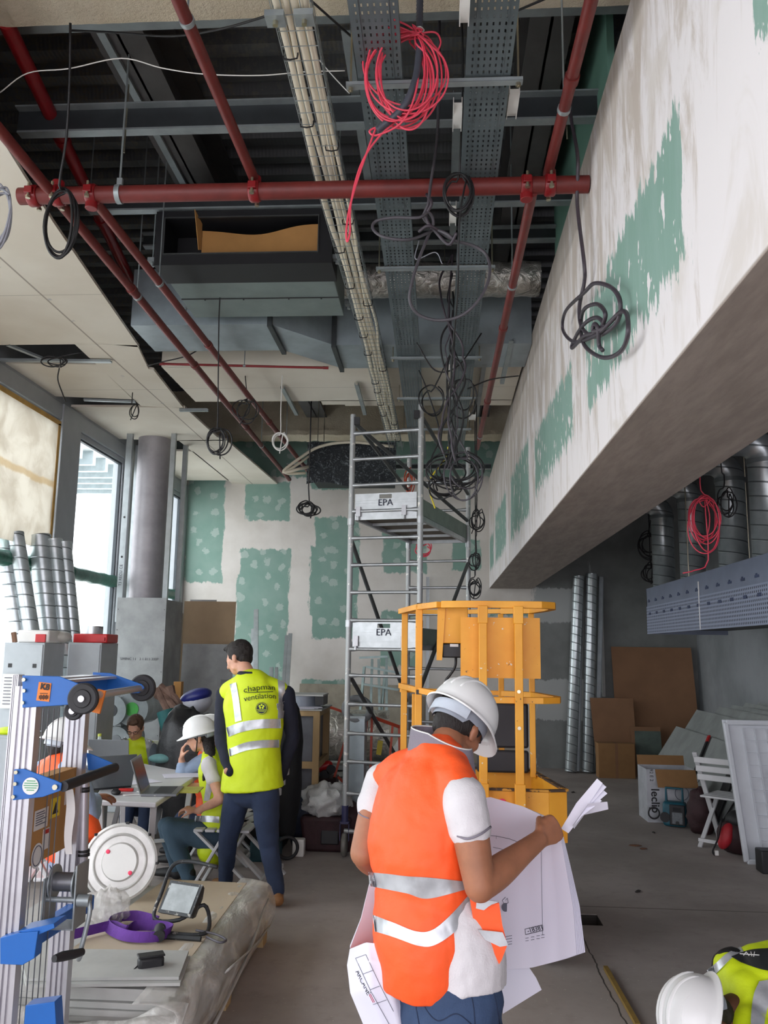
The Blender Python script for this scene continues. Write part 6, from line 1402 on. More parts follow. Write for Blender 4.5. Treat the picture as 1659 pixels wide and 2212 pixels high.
for k, (px, Y, w) in enumerate(((270, 10.22, .075), (290, 10.84, .07), (366, 10.22, .06), (393, 10.84, .06))):
    x = ay(px, 1100, Y).x; labs = ('printed metal stud at the left front corner of the round column', 'metal stud behind the round column on the window side', 'metal stud at the right front corner of the round column', 'metal stud at the right rear corner of the round column')
    t = thing('metal_stud', labs[k], 'metal stud', (x, Y, bzt-.3)); mb = MB().channel((x, Y, bzt-.3), (x, Y, CEIL), w, .05, .003, up=(0, 1, 0)); so = build('profile', mb, m_stud, t)
    if k == 0:
        text('stud_print', 'T3 RECU CE', .05, m_inkb, so, frame_m(Vector((x, Y-.003, 2.62)), (0, 0, 1), (-1, 0, 0))); mb = MB()
        for z in (2.85, 3.35): mb.cyl((x, Y-.004, z), (x, Y, z), .014, 14)
        build('service_hole', mb, m_dark, so)
# cabinets
def cab(label, x0, x1, y0, y1, z1, holes=True):
    t = thing('steel_cabinet', label, 'cabinet', ((x0+x1)/2, (y0+y1)/2, 0)); build('body', MB().b2((x0, y0+.01, .04), (x1, y1, z1)), m_cab, t, bevel=.006)
    build('door', MB().b2((x0+.012, y0, .08), (x1-.012, y0+.012, z1-.015)), m_cab, t, bevel=.003); build('plinth', MB().b2((x0+.03, y0+.03, 0), (x1-.03, y1-.02, .04)), m_dark, t)
    if holes:
        mb = MB()
        for f in (.2, .8): mb.box((x0+(x1-x0)*f, y0-.001, z1-.20), (.035, .003, .035))
        build('vent_hole', mb, m_dark, t)
    return t
ca0, ca1 = ay(4, 1440, 7.3).x, ay(92, 1440, 7.3).x; zt = ay(50, 1388, 7.3).z
cab('grey steel cabinet nearest the covered window', ca0, ca1, 7.3, 7.72, zt)
cb0_, cb1_ = ca1+.0, ay(216, 1440, 7.78).x
cab('grey steel cabinet beside the column boxing', cb0_, cb1_, 7.78, 8.2, ay(170, 1388, 7.78).z, False)
cab('low grey steel cabinet at the left edge of view', ay(-70, 1700, 6.3).x, ay(28, 1700, 6.3).x, 6.3, 6.75, ay(14, 1590, 6.3).z, False)
q = ay(10, 1588, 6.4); one('folded_vest', MB().ell((q.x, 6.5, q.z+.02), (.13, .12, .035)), m_lime, 'folded lime vest lying on the low cabinet at left', 'vest')
nt = thing('notice_sheet', 'white printed notice taped to the cabinet left of the lift mast', 'notice', ay(18, 1530, 7.28)); a_, b_ = ay(0, 1530, 7.285), ay(42, 1456, 7.285)
no = build('sheet', MB().b2((a_.x, 7.282, a_.z), (b_.x, 7.286, b_.z)), m_white, nt); mb = MB()
for i in range(9): mb.b2((a_.x+.02, 7.278, b_.z-.03-i*.028), (a_.x+.02+R.uniform(.06, .13), 7.281, b_.z-.036-i*.028))
build('printed_lines', mb, m_ink, no)
m_redp = M('red_case_plastic', (190, 30, 34), .4)
q0, q1 = ay(48, 1387, 7.45), ay(118, 1362, 7.45)
t = thing('tool_case', 'white plastic case with a red latch on the first cabinet', 'case', ((q0.x+q1.x)/2, 7.5, zt)); build('body', MB().b2((q0.x, 7.35, zt), (q1.x, 7.65, q1.z)), m_white, t, bevel=.015)
a_, b_ = ay(76, 1386, 7.34), ay(99, 1370, 7.34); build('latch', MB().b2((a_.x, 7.335, zt+.005), (b_.x, 7.352, b_.z)), m_redp, t, bevel=.003)
q0, q1 = ay(118, 1385, 7.6), ay(146, 1364, 7.6); one('plastic_bag', MB().ell(((q0.x+q1.x)/2, 7.62, zt+.055), (.085, .1, .055)), M('milky_plastic', (196, 192, 186), .4, alpha=.8), 'milky crumpled plastic bag beside the white case', 'bag')
zb_ = ay(170, 1388, 7.78).z; q0, q1 = ay(165, 1385, 7.9), ay(239, 1370, 7.9)
t = thing('tool_case', 'flat red case on the second cabinet', 'case', ((q0.x+q1.x)/2, 7.95, zb_)); build('body', MB().b2((q0.x, 7.82, zb_), (q1.x, 8.1, q1.z)), m_redp, t, bevel=.01); build('handle', MB().b2((q1.x-.1, 7.805, zb_+.02), (q1.x-.02, 7.825, zb_+.05)), m_redp, t)
q0, q1 = ay(178, 1372, 7.98), ay(222, 1353, 7.98)
one('duct_offcut', MB().lathe([(.095, 0), (.1, .003), (.1, .075), (.095, .078), (.09, .078), (.09, 0)], ((q0.x+q1.x)/2, 7.97, q1.z-.078), n=30), m_spiral, 'short shiny duct offcut standing on the red case', 'duct offcut')
q0 = ay(30, 1387, 7.4); one('wooden_offcut', MB().bar((q0.x, 7.42, zt), (q0.x-.02, 7.42, zt+.09), .04, .03), M('brown_wood', (120, 86, 66), .8), 'small brown wooden offcut standing on the first cabinet', 'wood offcut')
# spiral ducts leaning on the window
for k, (tx, ty, bx_, by_, Y, r) in enumerate(((4, 1158, 36, 1340, 8.0, .075), (34, 1152, 72, 1390, 7.98, .075), (86, 1158, 110, 1390, 8.36, .11), (117, 1166, 140, 1390, 8.40, .08), (139, 1172, 160, 1390, 8.46, .07))):
    tp = ay(tx, ty, Y+.05); bt = ay(bx_, by_, Y-.02); bt = tp+(bt-tp)*((tp.z-.01)/(tp.z-bt.z))
    spiral('spiral_duct', ('leftmost of the spiral ducts leaning at the window', 'second spiral duct from the left leaning at the window', 'widest spiral duct leaning at the window', 'fourth spiral duct from the left leaning at the window', 'rightmost of the spiral ducts leaning at the window')[k], r, 1, bt, tp, group='spiral ducts leaning at the window')
# boards and sheets standing behind the standing man
def board(name, label, cat, x0, x1, Y, z0, z1, mat, lean=.12, th=.013, group=None):
    mb = MB().prism([(x0, Y, z0), (x1, Y, z0), (x1, Y+lean, z1), (x0, Y+lean, z1)], (0, th, 0)); return one(name, mb, mat, label, cat, group)
Y = 11.0; board('hardboard_sheet', 'brown hardboard sheet leaning behind the standing man in navy', 'sheet', ay(390, 1350, Y).x, ay(503, 1350, Y).x, Y, 0, ay(450, 1298, Y).z, m_hb)
Y = 10.9; board('grey_board', 'grey board leaning in front of the brown hardboard sheet', 'board', ay(388, 1450, Y).x, ay(500, 1450, Y).x, Y, 0, ay(450, 1391, Y).z, m_conc, .08)
Y = 11.1; board('grey_board', 'tall thin grey board edge sticking up behind the brown hardboard', 'board', ay(400, 1350, Y).x, ay(458, 1350, Y).x, Y+.05, 0, ay(450, 1294, Y).z, m_conc)
Y = 7.4; mb = MB(); a_, b_ = ay(455, 1560, Y), ay(487, 1470, Y); mb.prism([(a_.x, Y, .4), (a_.x+.10, Y+.0, .4), (b_.x, Y+.2, b_.z), (b_.x-.09, Y+.2, b_.z)], (0, .02, 0)); one('black_panel', mb, m_scr, 'dark glossy panel tilted beside the standing man', 'panel')
for k, (x0, y0, x1, y1, w) in enumerate(((552, 1470, 553, 1316, .07), (545, 1470, 546, 1358, .05), (613, 1600, 627, 1368, .06), (604, 1600, 619, 1372, .05), (583, 1560, 586, 1441, .06), (594, 1560, 597, 1441, .05))):
    Y = 12.6; a_, b_ = ay(x0, y0, Y), ay(x1, y1, Y+.6); a_ = b_+(a_-b_)*(b_.z/(b_.z-a_.z)); a_.y = min(a_.y, 12.7)
    metal_stud(('tallest metal stud leaning on the green and white wall', 'metal stud beside the tallest leaning stud', 'right metal stud leaning right of the standing man', 'left metal stud leaning right of the standing man', 'short metal stud behind the printed vest, left', 'short metal stud behind the printed vest, right')[k], a_, b_, w, .03, up=(0, 1, 0), mat=m_stud)
# heaps between table and column
m_bag = M('black_sack', (26, 27, 30), .45, var=.2, vs=6, bump=.8, bs=9)
def lump(name, label, cat, c, r, mat, seed=0, amp=.18, fr=3.0, n=28, group=None, rot=None):
    mb = MB(); mb.ell((0, 0, 0), r, rot, n, n*2//3); o = Vector((seed*3.1, seed*1.7, 0)); c = Vector(c)
    for i, p in enumerate(mb.v):
        d = 1+amp*noise.noise(p*fr*2/max(r)*.5+o)+amp*.5*noise.noise(p*fr*6/max(r)*.5+o); mb.v[i] = c+Vector((p.x*d, p.y*d, max(p.z*d, -r[2]*.85)))
    return one(name, mb, mat, label, cat, group, ang=180)
q = ay(400, 1655, 7.6); lump('refuse_sack', 'big black sack heaped between the table and the standing man', 'sack', (q.x, 7.75, .62), (.30, .25, .62), m_bag, 3)
q = ay(375, 1560, 7.9); one('teal_mat_roll', MB().tube([ay(392, 1675, 7.95), ay(358, 1535, 8.0)], .085, 24), M('teal_foam', (38, 100, 100), .7), 'teal foam mat roll leaning behind the table', 'roll', ang=60)
mb = MB(); P_ = [ay(352, 1490, 8.2), ay(372, 1530, 8.15), ay(395, 1600, 8.1), ay(410, 1680, 8.1)]
for k in range(7): mb.tube([p+Vector((R.uniform(-.07, .07), R.uniform(-.04, .04), R.uniform(-.04, .04))) for p in P_], [.03+R.uniform(0, .03), .035, .03, .025], 7, smooth=3)
one('paper_sleeve', mb, M('crumpled_kraft', (128, 102, 90), .9, var=.25, vs=9, bump=.6, bs=20), 'long crumpled brown paper wrapping leaning by the column', 'wrapping paper')
q = ay(422, 1512, 8.3); t = thing('cement_bag', 'blue and white plastic bag bulging above the black sack', 'bag', (q.x, 8.3, q.z-.16))
build('lower_half', MB().ell((q.x, 8.3, q.z-.03), (.17, .14, .12), (0, -.3, 0)), M('bag_white', (184, 186, 196), .5, var=.1), t, ang=180); build('upper_half', MB().ell((q.x+.01, 8.28, q.z+.035), (.16, .13, .075), (0, -.3, 0)), M('bag_blue', (36, 44, 124), .4, var=.15), t, ang=180)
lump('refuse_sack', 'low black sack under the blue and white bag', 'sack', (q.x, 8.35, .52), (.22, .18, .52), m_bag, 8)
q = ay(379, 1484, 8.6); one('small_box', MB().b2((q.x-.04, 8.66, 0), (q.x+.04, 8.74, q.z+.05)), m_card, 'small cardboard box top behind the crumpled paper', 'box')
for k, (px, py, c, lab, r) in enumerate(((240, 1535, (40, 42, 46), 'film roll with a black core lying by the column boxing', .11), (285, 1532, (60, 160, 60), 'film roll with a green core lying by the column boxing', .12), (250, 1600, (120, 124, 128), 'film roll with a grey core low by the column boxing', .10), (236, 1575, (90, 94, 98), 'film roll with a dark grey core at the left of the heap', .09))):
    q = ay(px, py, 9.2+.05*k); t = thing('film_roll', lab, 'film roll', (q.x, q.y, q.z-r*1.5)); build('film', MB().cyl(q, q+Vector((0, .5, 0)), r*1.5, 28), M('stretch_film', (160, 168, 172), .25, alpha=.75), t); build('core', MB().cyl(q-Vector((0, .006, 0)), q+Vector((0, .1, 0)), r*.62, 24), M('core_%d' % k, c, .5), t)
q = ay(262, 1625, 9.25); one('storage_crate', MB().b2((q.x-.35, 9.18, 0), (q.x+.35, 9.9, ay(262, 1632, 9.25).z)), m_cab, 'low grey crate carrying the film rolls before the column boxing', 'crate', bevel=.01)
# ---------------------------------------------------------------- blue and aluminium material lift
m_blue = M('blue_lift_paint', (22, 96, 176), .4, var=.06, vs=5); m_alp = M('lift_aluminium', (196, 194, 200), .35, .65, var=.06); m_rub = M('black_rubber', (34, 33, 36), .6)
m_orl = M('orange_label', (232, 130, 50), .6); m_rope = M('steel_rope', (120, 122, 126), .4, .6)
L0 = thing('material_lift', 'aluminium material lift mast with blue brackets and black wheels at left', 'material lift', (-1.45, 3.3, 0))
NY, FY2 = 3.10, 3.52; xn, xf = ay(62, 1500, NY).x, ay(168, 1540, FY2).x
def mast(x, y, w, ztop, name='mast_profile', z0=.03):
    mb = MB(); pr = [(-w, -.022), (-w, .022), (-w*.62, .022), (-w*.62, .014), (-w*.38, .014), (-w*.38, .022), (-w*.1, .022), (-w*.1, .012), (w*.1, .012), (w*.1, .022), (w*.38, .022), (w*.38, .014), (w*.62, .014), (w*.62, .022), (w, .022), (w, -.022), (w*.62, -.022), (w*.62, -.014), (w*.38, -.014), (w*.38, -.022), (w*.1, -.022), (w*.1, -.012), (-w*.1, -.012), (-w*.1, -.022), (-w*.38, -.022), (-w*.38, -.014), (-w*.62, -.014), (-w*.62, -.022)]
    mb.prism([(x+a, y+b, z0) for a, b in pr], (0, 0, ztop-z0)); return build(name, mb, m_alp, L0, ang=20)
mast(xn, NY, .043, 1.60); mast(xf, FY2, .042, 1.58)
mast(xn-.055, NY+.02, .012, 1.64)
def plate(pts, Y, th=.006, mat=None, name='bracket', par=None): return build(name, MB().prism([ay(a, b, Y) for a, b in pts], (0, th, 0)), mat or m_blue, par or L0, bevel=.002)
bp = plate([(48, 1459), (128, 1461), (168, 1476), (176, 1500), (170, 1520), (130, 1524), (48, 1529)], NY-.03)
plate([(200, 1452), (238, 1454), (306, 1478), (312, 1486), (300, 1497), (215, 1500), (200, 1480)], FY2+.02)
plate([(30, 1662), (52, 1661), (120, 1686), (133, 1692), (131, 1708), (92, 1722), (27, 1729)], NY-.03)
plate([(186, 1626), (200, 1630), (252, 1652), (254, 1662), (190, 1664)], FY2+.02)
q = [ay(120, 1462, NY-.02), ay(200, 1456, NY-.02), ay(242, 1456, FY2), ay(130, 1450, FY2)]
mb = MB().b2((xn-.02, NY-.02, 1.615), (xn+.16, FY2+.02, 1.625)); mb.b2((xn+.02, NY, 1.60), (xn+.10, FY2, 1.63)); build('top_cover', mb, m_alp, L0)
build('top_bracket', MB().b2((xn+.10, NY+.02, 1.56), (xn+.13, FY2, 1.62)), m_blue, L0)
def wheel(px, py, Y, r, w=.03, name='wheel'):
    c = ay(px, py, Y); o = build(name, MB().lathe([(.012, -w/2), (r*.55, -w/2), (r*.6, -w*.35), (r*.9, -w*.4), (r, -w*.25), (r, w*.25), (r*.9, w*.4), (r*.6, w*.35), (r*.55, w/2), (.012, w/2)], c, rot=(PI/2, 0, 0), n=32), m_rub, L0)
    build('hub', MB().cyl(c-Vector((0, w*.75, 0)), c+Vector((0, w*.7, 0)), .012, 12), m_alp, o); return c
w1 = wheel(180, 1509, NY-.06, .056); w2 = wheel(308, 1486, FY2+.06, .056); w3 = wheel(160, 1535, NY+.04, .035)
build('axle', MB().cyl(w1+Vector((.03, .03, .01)), w2, .014, 16), m_alp, L0); build('axle_tag', MB().box(ay(214, 1515, NY+.02), (.03, .01, .085), (0, .2, 0)), m_orl, L0)
r1, r2 = ay(134, 1700, NY-.03), ay(248, 1658, FY2+.02); build('foam_roller', MB().cyl(r1+Vector((0, .01, 0)), r2, .019, 18), m_rub, L0)
bo = MB()
for x, y in ((53, 1468), (53, 1492), (50, 1518), (36, 1668), (34, 1693), (30, 1721), (120, 1700)): c = ay(x, y, NY-.034); bo.cyl(c, c-Vector((0, .008, 0)), .007 if x < 100 else .010, 8)
build('bolt', bo, m_zinc, L0)
lb = build('sticker', MB().prism([ay(a, b, NY-.033) for a, b in ((84, 1473), (111, 1476), (106, 1516), (78, 1513))], (0, .001, 0)), m_orl, bp)
c = ay(97, 1484, NY-.036); text('sticker_text', 'K8', .030, m_bshoe, lb, frame_m(c, (1, 0, -.12), (.12, 0, 1)), bold=.0012)
build('sticker_lines', MB().b2(ay(86, 1497, NY-.036), ay(103, 1498.5, NY-.0345)), m_bshoe, lb)
mb = MB()
for i in range(7): p = ay(85+i*3, 1506, NY-.035); mb.box(p, (.003, .001, .018 if i % 2 else .012))
build('sticker_lines', mb, m_bshoe, lb)
rs = build('round_sticker', MB().lathe([(.030, 0), (.030, .001), (.001, .0012)], ay(66, 1698, NY-.034), rot=(PI/2, 0, 0), n=28), m_white, L0)
c = ay(66, 1698, NY-.037); mb = MB()
for i, w in enumerate((.016, .024, .026, .022, .014)): mb.b2((c.x-w, c.y, c.z+.016-.008*i), (c.x+w, c.y+.001, c.z+.019-.008*i))
build('printed_lines', mb, M('green_print', (80, 160, 110), .6), rs)
# cardboard box carried between the masts
xb = xn+.03
bxk = build('cardboard_panel', MB().b2((xb-.06, NY+.03, ay(62, 1880, NY).z), (xb, FY2-.01, ay(62, 1690, NY).z)), m_card, L0)
def onbox(y0, y1, z0, z1, mat, nm='box_label'): return build(nm, MB().b2((xb, y0, z0), (xb+.0015, y1, z1)), mat, bxk)
zc_ = lambda py: ay(100, py, NY+.2).z
l1 = onbox(NY+.06, NY+.17, zc_(1780), zc_(1738), m_white); l2 = onbox(NY+.19, NY+.27, zc_(1768), zc_(1725), M('yellow_label', (236, 206, 40), .6)); l3 = onbox(NY+.14, NY+.19, zc_(1830), zc_(1785), m_white); l4 = onbox(NY+.31, NY+.37, zc_(1750), zc_(1718), m_white)
build('warning_triangle', MB().prism([(xb+.0016, NY+.205, zc_(1760)), (xb+.0016, NY+.255, zc_(1760)), (xb+.0016, NY+.23, zc_(1734))], (.001, 0, 0)), m_bshoe, l2); build('red_print', MB().b2((xb+.0016, NY+.145, zc_(1796)), (xb+.003, NY+.185, zc_(1787))), m_redp, l3)
mb = MB()
for i in range(6): mb.b2((xb+.0016, NY+.07, zc_(1745+i*5)), (xb+.0025, NY+.07+R.uniform(.05, .09), zc_(1743+i*5)))
build('printed_lines', mb, m_ink, l1)
rl = build('round_label', MB().lathe([(.045, 0), (.045, .001), (.001, .0012)], (xb+.0016, NY+.10, zc_(1835)), rot=(0, PI/2, 0), n=26), m_white, bxk); build('label_ring', MB().tube([(xb+.003, NY+.10+.035*math.cos(a), zc_(1835)+.035*math.sin(a)) for a in [2*PI*i/24 for i in range(24)]], .002, 5, closed=True), m_ink, rl)
mb = MB()
for px in (86, 97, 109, 120, 131): a_, b_ = ay(px+8, 1530, NY+.12), ay(px-45, 2200, NY+.12); mb.cyl(a_, (a_.x, a_.y, .1), .0022, 6)
build('hoist_rope', mb, m_rope, L0)
build('strap', MB().sheet(lambda u, v: ay(150+(u-.5)*(20-10*abs(v-.4))+3*math.sin(v*6), 1705+140*v, NY+.16), 3, 14, .003), m_white, L0)
mb = MB().cyl(ay(182, 1690, FY2+.02), ay(178, 1870, FY2+.02), .021, 18); tb_ = build('guide_tube', mb, m_alp, L0); mb = MB()
for py in (1702, 1708, 1838, 1846): c = ay(181, py, FY2+.02); mb.cyl(c-Vector((0, 0, .005)), c+Vector((0, 0, .005)), .024, 16)
build('clamp_ring', mb, m_bshoe, tb_)
# lower beam, winch and crank
zb0 = .66
bl = build('lower_beam', MB().bar(ay(30, 2050, NY-.03), ay(192, 1948, FY2+.12), .05, .06), m_blue, L0, bevel=.006)
plate([(0, 2026), (38, 2016), (82, 2012), (74, 2070), (48, 2085), (0, 2083)], NY-.06, .05)
plate([(38, 2012), (116, 1995), (118, 2005), (82, 2020)], NY-.05, .1)
plate([(55, 2172), (118, 2164), (122, 2230), (50, 2230)], NY-.02, .06)
wc = ay(148, 1905, 3.28); W0 = build('winch_drum', MB().cyl(wc+Vector((-.05, 0, 0)), wc+Vector((.03, 0, 0)), .034, 24), m_rope, L0)
for dx in (-.055, .035): build('winch_flange', MB().cyl(wc+Vector((dx, 0, 0)), wc+Vector((dx+.005, 0, 0)), .062, 28), m_galv, L0)
mb = MB().b2((wc.x-.075, wc.y-.05, wc.z-.15), (wc.x-.069, wc.y+.06, wc.z+.02)); mb.b2((wc.x+.045, wc.y-.05, wc.z-.15), (wc.x+.051, wc.y+.06, wc.z+.07)); mb.b2((wc.x-.075, wc.y-.05, wc.z-.156), (wc.x+.051, wc.y+.06, wc.z-.15)); build('winch_frame', mb, m_galv, L0)
mb = MB().cyl(wc+Vector((-.07, -.03, -.055)), wc+Vector((.09, -.03, -.055)), .010, 14); mb.cyl(wc+Vector((.055, -.03, -.055)), wc+Vector((.10, -.03, -.055)), .022, 16); build('winch_shaft', mb, m_galv, L0)
ck = build('crank', MB().tube([wc+Vector((.095, -.03, -.055)), wc+Vector((.105, -.04, -.10)), wc+Vector((.085, -.06, -.24)), ay(176, 2058, 3.18)], .009, 10, smooth=4), m_galv, L0, ang=180)
build('crank_handle', MB().tube([ay(178, 2056, 3.18), ay(160, 2061, 3.14), ay(135, 2066, 3.1), ay(117, 2071, 3.06)], [.013, .016, .017, .012], 14), m_rub, L0)
mb = MB()
for y in (NY-.05, FY2+.05): mb.b2((xn-.35, y-.03, .05), (xn+.35, y+.03, .10))
mb.b2((xn-.35, NY-.05, .05), (xn-.29, FY2+.05, .10)); bs_ = build('base_frame', mb, m_blue, L0, bevel=.005)
for x in (xn-.33, xn+.33):
    for y in (NY-.05, FY2+.05): build('castor', MB().lathe([(.01, -.012), (.028, -.012), (.028, .012), (.01, .012)], (x, y, .028), rot=(PI/2, 0, 0), n=18), m_rub, bs_)
# ---------------------------------------------------------------- pallet with boards
m_pal = M('pallet_wood', (196, 166, 120), .8, var=.14, vs=5, stretch=(1, .2, 1)); m_bply = M('beige_board_face', (188, 172, 150), .8, var=.05, vs=3); m_pb = M('plasterboard_grey', (172, 172, 168), .8, var=.08, vs=4)
t = thing('pallet', 'wooden pallet under the wrapped stack of boards', 'pallet', (-1.6, 4.6, 0))
px0, px1, py0, py1 = -2.25, -1.03, 3.45, 5.42
for y in (3.55, 4.45, 5.34): build('bottom_board', MB().b2((px0, y-.05, 0), (px1, y+.05, .02)), m_pal, t)
for x in (-2.2, -1.64, -1.08):
    for y in (3.55, 4.45, 5.34): build('block', MB().b2((x-.05, y-.06, .02), (x+.05, y+.06, .10)), m_pal, t)
for i in range(7): x = px0+.05+i*.187; build('top_board', MB().b2((x-.05, py0, .10), (x+.05, py1, .122)), m_pal, t)
z = .122
for k in range(9):
    a = R.uniform(-.03, .03); x1_ = -1.06-.004*k+a; y1_ = 5.26+R.uniform(-.05, .05); y0_ = 3.72+R.uniform(-.05, .03) if k < 8 else 3.70
    one('plasterboard', MB().box(((-2.2+x1_)/2, (y0_+y1_)/2, z+.012), (x1_+2.2, y1_-y0_, .0235), R.uniform(-.012, .012)), m_pb, ('grey plasterboard stacked on the pallet, '+('bottom', 'second', 'third', 'fourth', 'fifth', 'sixth', 'seventh', 'eighth', 'uppermost grey')[k]+' of the pile'), 'plasterboard', 'plasterboards stacked on the pallet'); z += .025
pts = [az(358, 1899, z+.014), az(533, 1907, z+.014), az(414, 2066, z+.014), az(140, 2060, z+.014)]
one('plywood_sheet', MB().prism([p-Vector((0, 0, .012)) for p in pts], (0, 0, .012)), m_bply, 'beige sheet lying on top of the pallet stack', 'sheet', bevel=.001); ZS = z+.016
mb = MB(); q = [(-1.13, 4.05), (-1.08, 3.74), (-1.7, 3.66), (-1.9, 4.0)]
for k in range(2): one('plasterboard_offcut', MB().prism([(a+.015*k, b-.03*k, z+.015+.013*(1-k)) for a, b in q], (0, 0, .012)), m_pb, ('upper grey board offcut at the near end of the pallet stack', 'lower grey board offcut at the near end of the pallet stack')[k], 'plasterboard')
s = NT('clear_wrap_film'); n1 = s.noise(s.pos('Object', (1, .35, 1)), 7, 4, .6, 1.0); s.set(Base_Color=s.mix(s.step(n1, .4, .65), rgb((214, 210, 204)), rgb((232, 229, 224))), Roughness=.35, Alpha=s.math('ADD', .34, s.math('MULTIPLY', s.step(n1, .45, .65), .26))); s.bump(n1, .8, .03); m_wrap = s.m
def wr(u, v):
    y = 5.38-1.86*u; q = Vector((y*4, v*3, 0)); w = noise.noise(q)*.03
    if v < .35: return (-1.20+.19*(v/.35)+w*.2, y, ZS-.004-.03*(v/.35)**3+abs(w)*.3)
    vv = (v-.35)/.65; return (-1.01+.03*math.sin(vv*3)+w*.7, y+w, (ZS-.034)*(1-vv)+.10*vv)
t = thing('plastic_wrap', 'clear plastic film wrapped round the side of the pallet stack', 'plastic film', (-1.1, 4.5, .1)); build('side_film', MB().sheet(wr, 60, 16, .0015), m_wrap, t, ang=180)
def wr2(u, v):
    x = -2.2+1.2*u; q = Vector((x*5, v*4, 3)); w = noise.noise(q)*.05; return (x, 3.62-.25*v+w, .30-.20*v+.05*math.sin(u*7+v*3)+w)
build('front_film', MB().sheet(wr2, 40, 14, .0015), m_wrap, t, ang=180)
for k, (a_, b_) in enumerate((((-1.0, 5.2, .29), (-.97, 3.9, .12)), ((-1.0, 5.3, .12), (-.96, 4.1, .29)))): build('taped_seam', MB().tube([a_, ((a_[0]+b_[0])/2+.02, (a_[1]+b_[1])/2, (a_[2]+b_[2])/2), b_], .018, 8, smooth=5, flat=.3), M('milky_plastic'), t, ang=180)
one('wood_offcut', MB().bar((-1.95, 3.5, .25), (-1.40, 3.46, .25), .07, .03), m_pal, 'pale wood strip at the near end of the pallet stack', 'wood strip')
# things lying on it
dc = ay(258, 1892, 4.85); tl = Matrix.Rotation(-.22, 3, 'X') @ Matrix.Rotation(.12, 3, 'Z')
t = thing('light_cover', 'round white and aluminium lamp cover propped up on the board stack', 'lamp cover', (dc.x, 4.85, ZS))
RD = .205; rotd = tl @ Euler((PI/2, 0, 0)).to_matrix(); dcz = Vector((dc.x, 4.85, ZS+RD*.98))
build('dish', MB().lathe([(RD, -.004), (RD, .006), (RD*.94, .012), (RD*.90, .004), (RD*.74, .006), (RD*.70, .016), (RD*.66, .004), (RD*.50, .006), (RD*.46, .02), (.001, .02), (.001, -.004)], dcz, rot=rotd, n=56), M('satin_aluminium', (206, 204, 200), .4, .35), t)
build('diffuser', MB().lathe([(RD*.455, .018), (RD*.455, .024), (.001, .026)], dcz, rot=rotd, n=40), m_white, t)
mb = MB()
for a in (0, .8, 1.5, 2.4, 4.8): mb.box(dcz+rotd @ Vector((RD*math.cos(a), RD*math.sin(a), .006)), (.012, .02, .012), a)
build('clip', mb, m_bshoe, t); mb = MB()
for a in (2.5, 5.6): mb.ell(dcz+rotd @ Vector((RD*.42*math.cos(a), RD*.42*math.sin(a), .026)), (.012, .004, .012))
build('pink_mark', mb, M('pink_spray'), t)
fz = ZS; fc = az(382, 1985, fz); fc = Vector((-1.28, 4.42, fz))
m_fl = M('dusty_black_metal', (52, 54, 56), .55, .3, c2=(150, 146, 138), vs=26, thr=(.60, .66), var=.1)
t = thing('floodlight', 'dusty black site floodlight lying on the beige sheet', 'floodlight', fc, 0)
rt_ = Euler((.95, .0, -.35)).to_matrix(); hc = fc+Vector((0, .02, .125))
build('housing', MB().loft([[hc+rt_ @ Vector((sx*.095, sy*.075, 0)) for sx, sy in ((-1, -1), (1, -1), (1, 1), (-1, 1))], [hc+rt_ @ Vector((sx*.10, sy*.08, .03)) for sx, sy in ((-1, -1), (1, -1), (1, 1), (-1, 1))], [hc+rt_ @ Vector((sx*.06, sy*.045, -.07)) for sx, sy in ((-1, -1), (1, -1), (1, 1), (-1, 1))]][2:]+[[hc+rt_ @ Vector((sx*.095, sy*.075, 0)) for sx, sy in ((-1, -1), (1, -1), (1, 1), (-1, 1))], [hc+rt_ @ Vector((sx*.10, sy*.08, .03)) for sx, sy in ((-1, -1), (1, -1), (1, 1), (-1, 1))]]), m_fl, t)
build('glass', MB().box(hc+rt_ @ Vector((0, 0, .031)), (.17, .13, .004), rt_), M('dusty_glass', (150, 156, 156), .15, var=.2, vs=9), t)
build('stand', MB().tube([fc+Vector((-.11, -.10, .012)), fc+Vector((.12, -.12, .012)), fc+Vector((.15, -.02, .02)), fc+Vector((.10, .05, .10)), fc+Vector((.0, -.03, .05)), fc+Vector((-.13, -.02, .05)), fc+Vector((-.12, .05, .16)), fc+Vector((-.10, .14, .26)), fc+Vector((-.02, .16, .28)), fc+Vector((.14, .13, .265))], .010, 10, smooth=5), m_fl, t, ang=180)
build('foot', MB().tube([fc+Vector((-.19, -.14, .01)), fc+Vector((.15, -.17, .01))], .012, 10), m_fl, t); build('socket', MB().cyl(fc+Vector((-.04, -.22, .03)), fc+Vector((-.06, -.14, .04)), .028, 20), m_fl, t)
build('lead', MB().tube([fc+Vector((.1, -.08, .02)), fc+Vector((.2, -.10, .012)), fc+Vector((.27, -.16, .008)), fc+Vector((.25, -.2, .008)), fc+Vector((.17, -.14, .01))], .006, 8, smooth=5), m_gry, t, ang=180)
m_pur = M('purple_webbing', (92, 44, 136), .8, var=.15, vs=10, bump=.3, bs=80)
def rib_(pts, w=.05):
    P = catmull(pts, 8); mb = MB(); mb.sheet(lambda u, v: P[min(len(P)-1, round(u*(len(P)-1)))]+Vector((0, .0, 0))+Vector((.25, .35, .9)).normalized()*(w*(v-.5)), len(P)-1, 2, .003); return mb
z = ZS+.03
one('lifting_strap', rib_([az(340, 1990, z), az(290, 1978, z), az(245, 1985, z), az(232, 2000, z), az(262, 2018, z), az(300, 2024, z), az(345, 2022, z), az(370, 2008, z), az(340, 2000, z), az(290, 2000, z), az(270, 2010, z), az(240, 2000, z), az(200, 2008, z), az(160, 2018, z), az(120, 2030, z)]), m_pur, 'purple lifting strap looped on the beige sheet', 'strap')
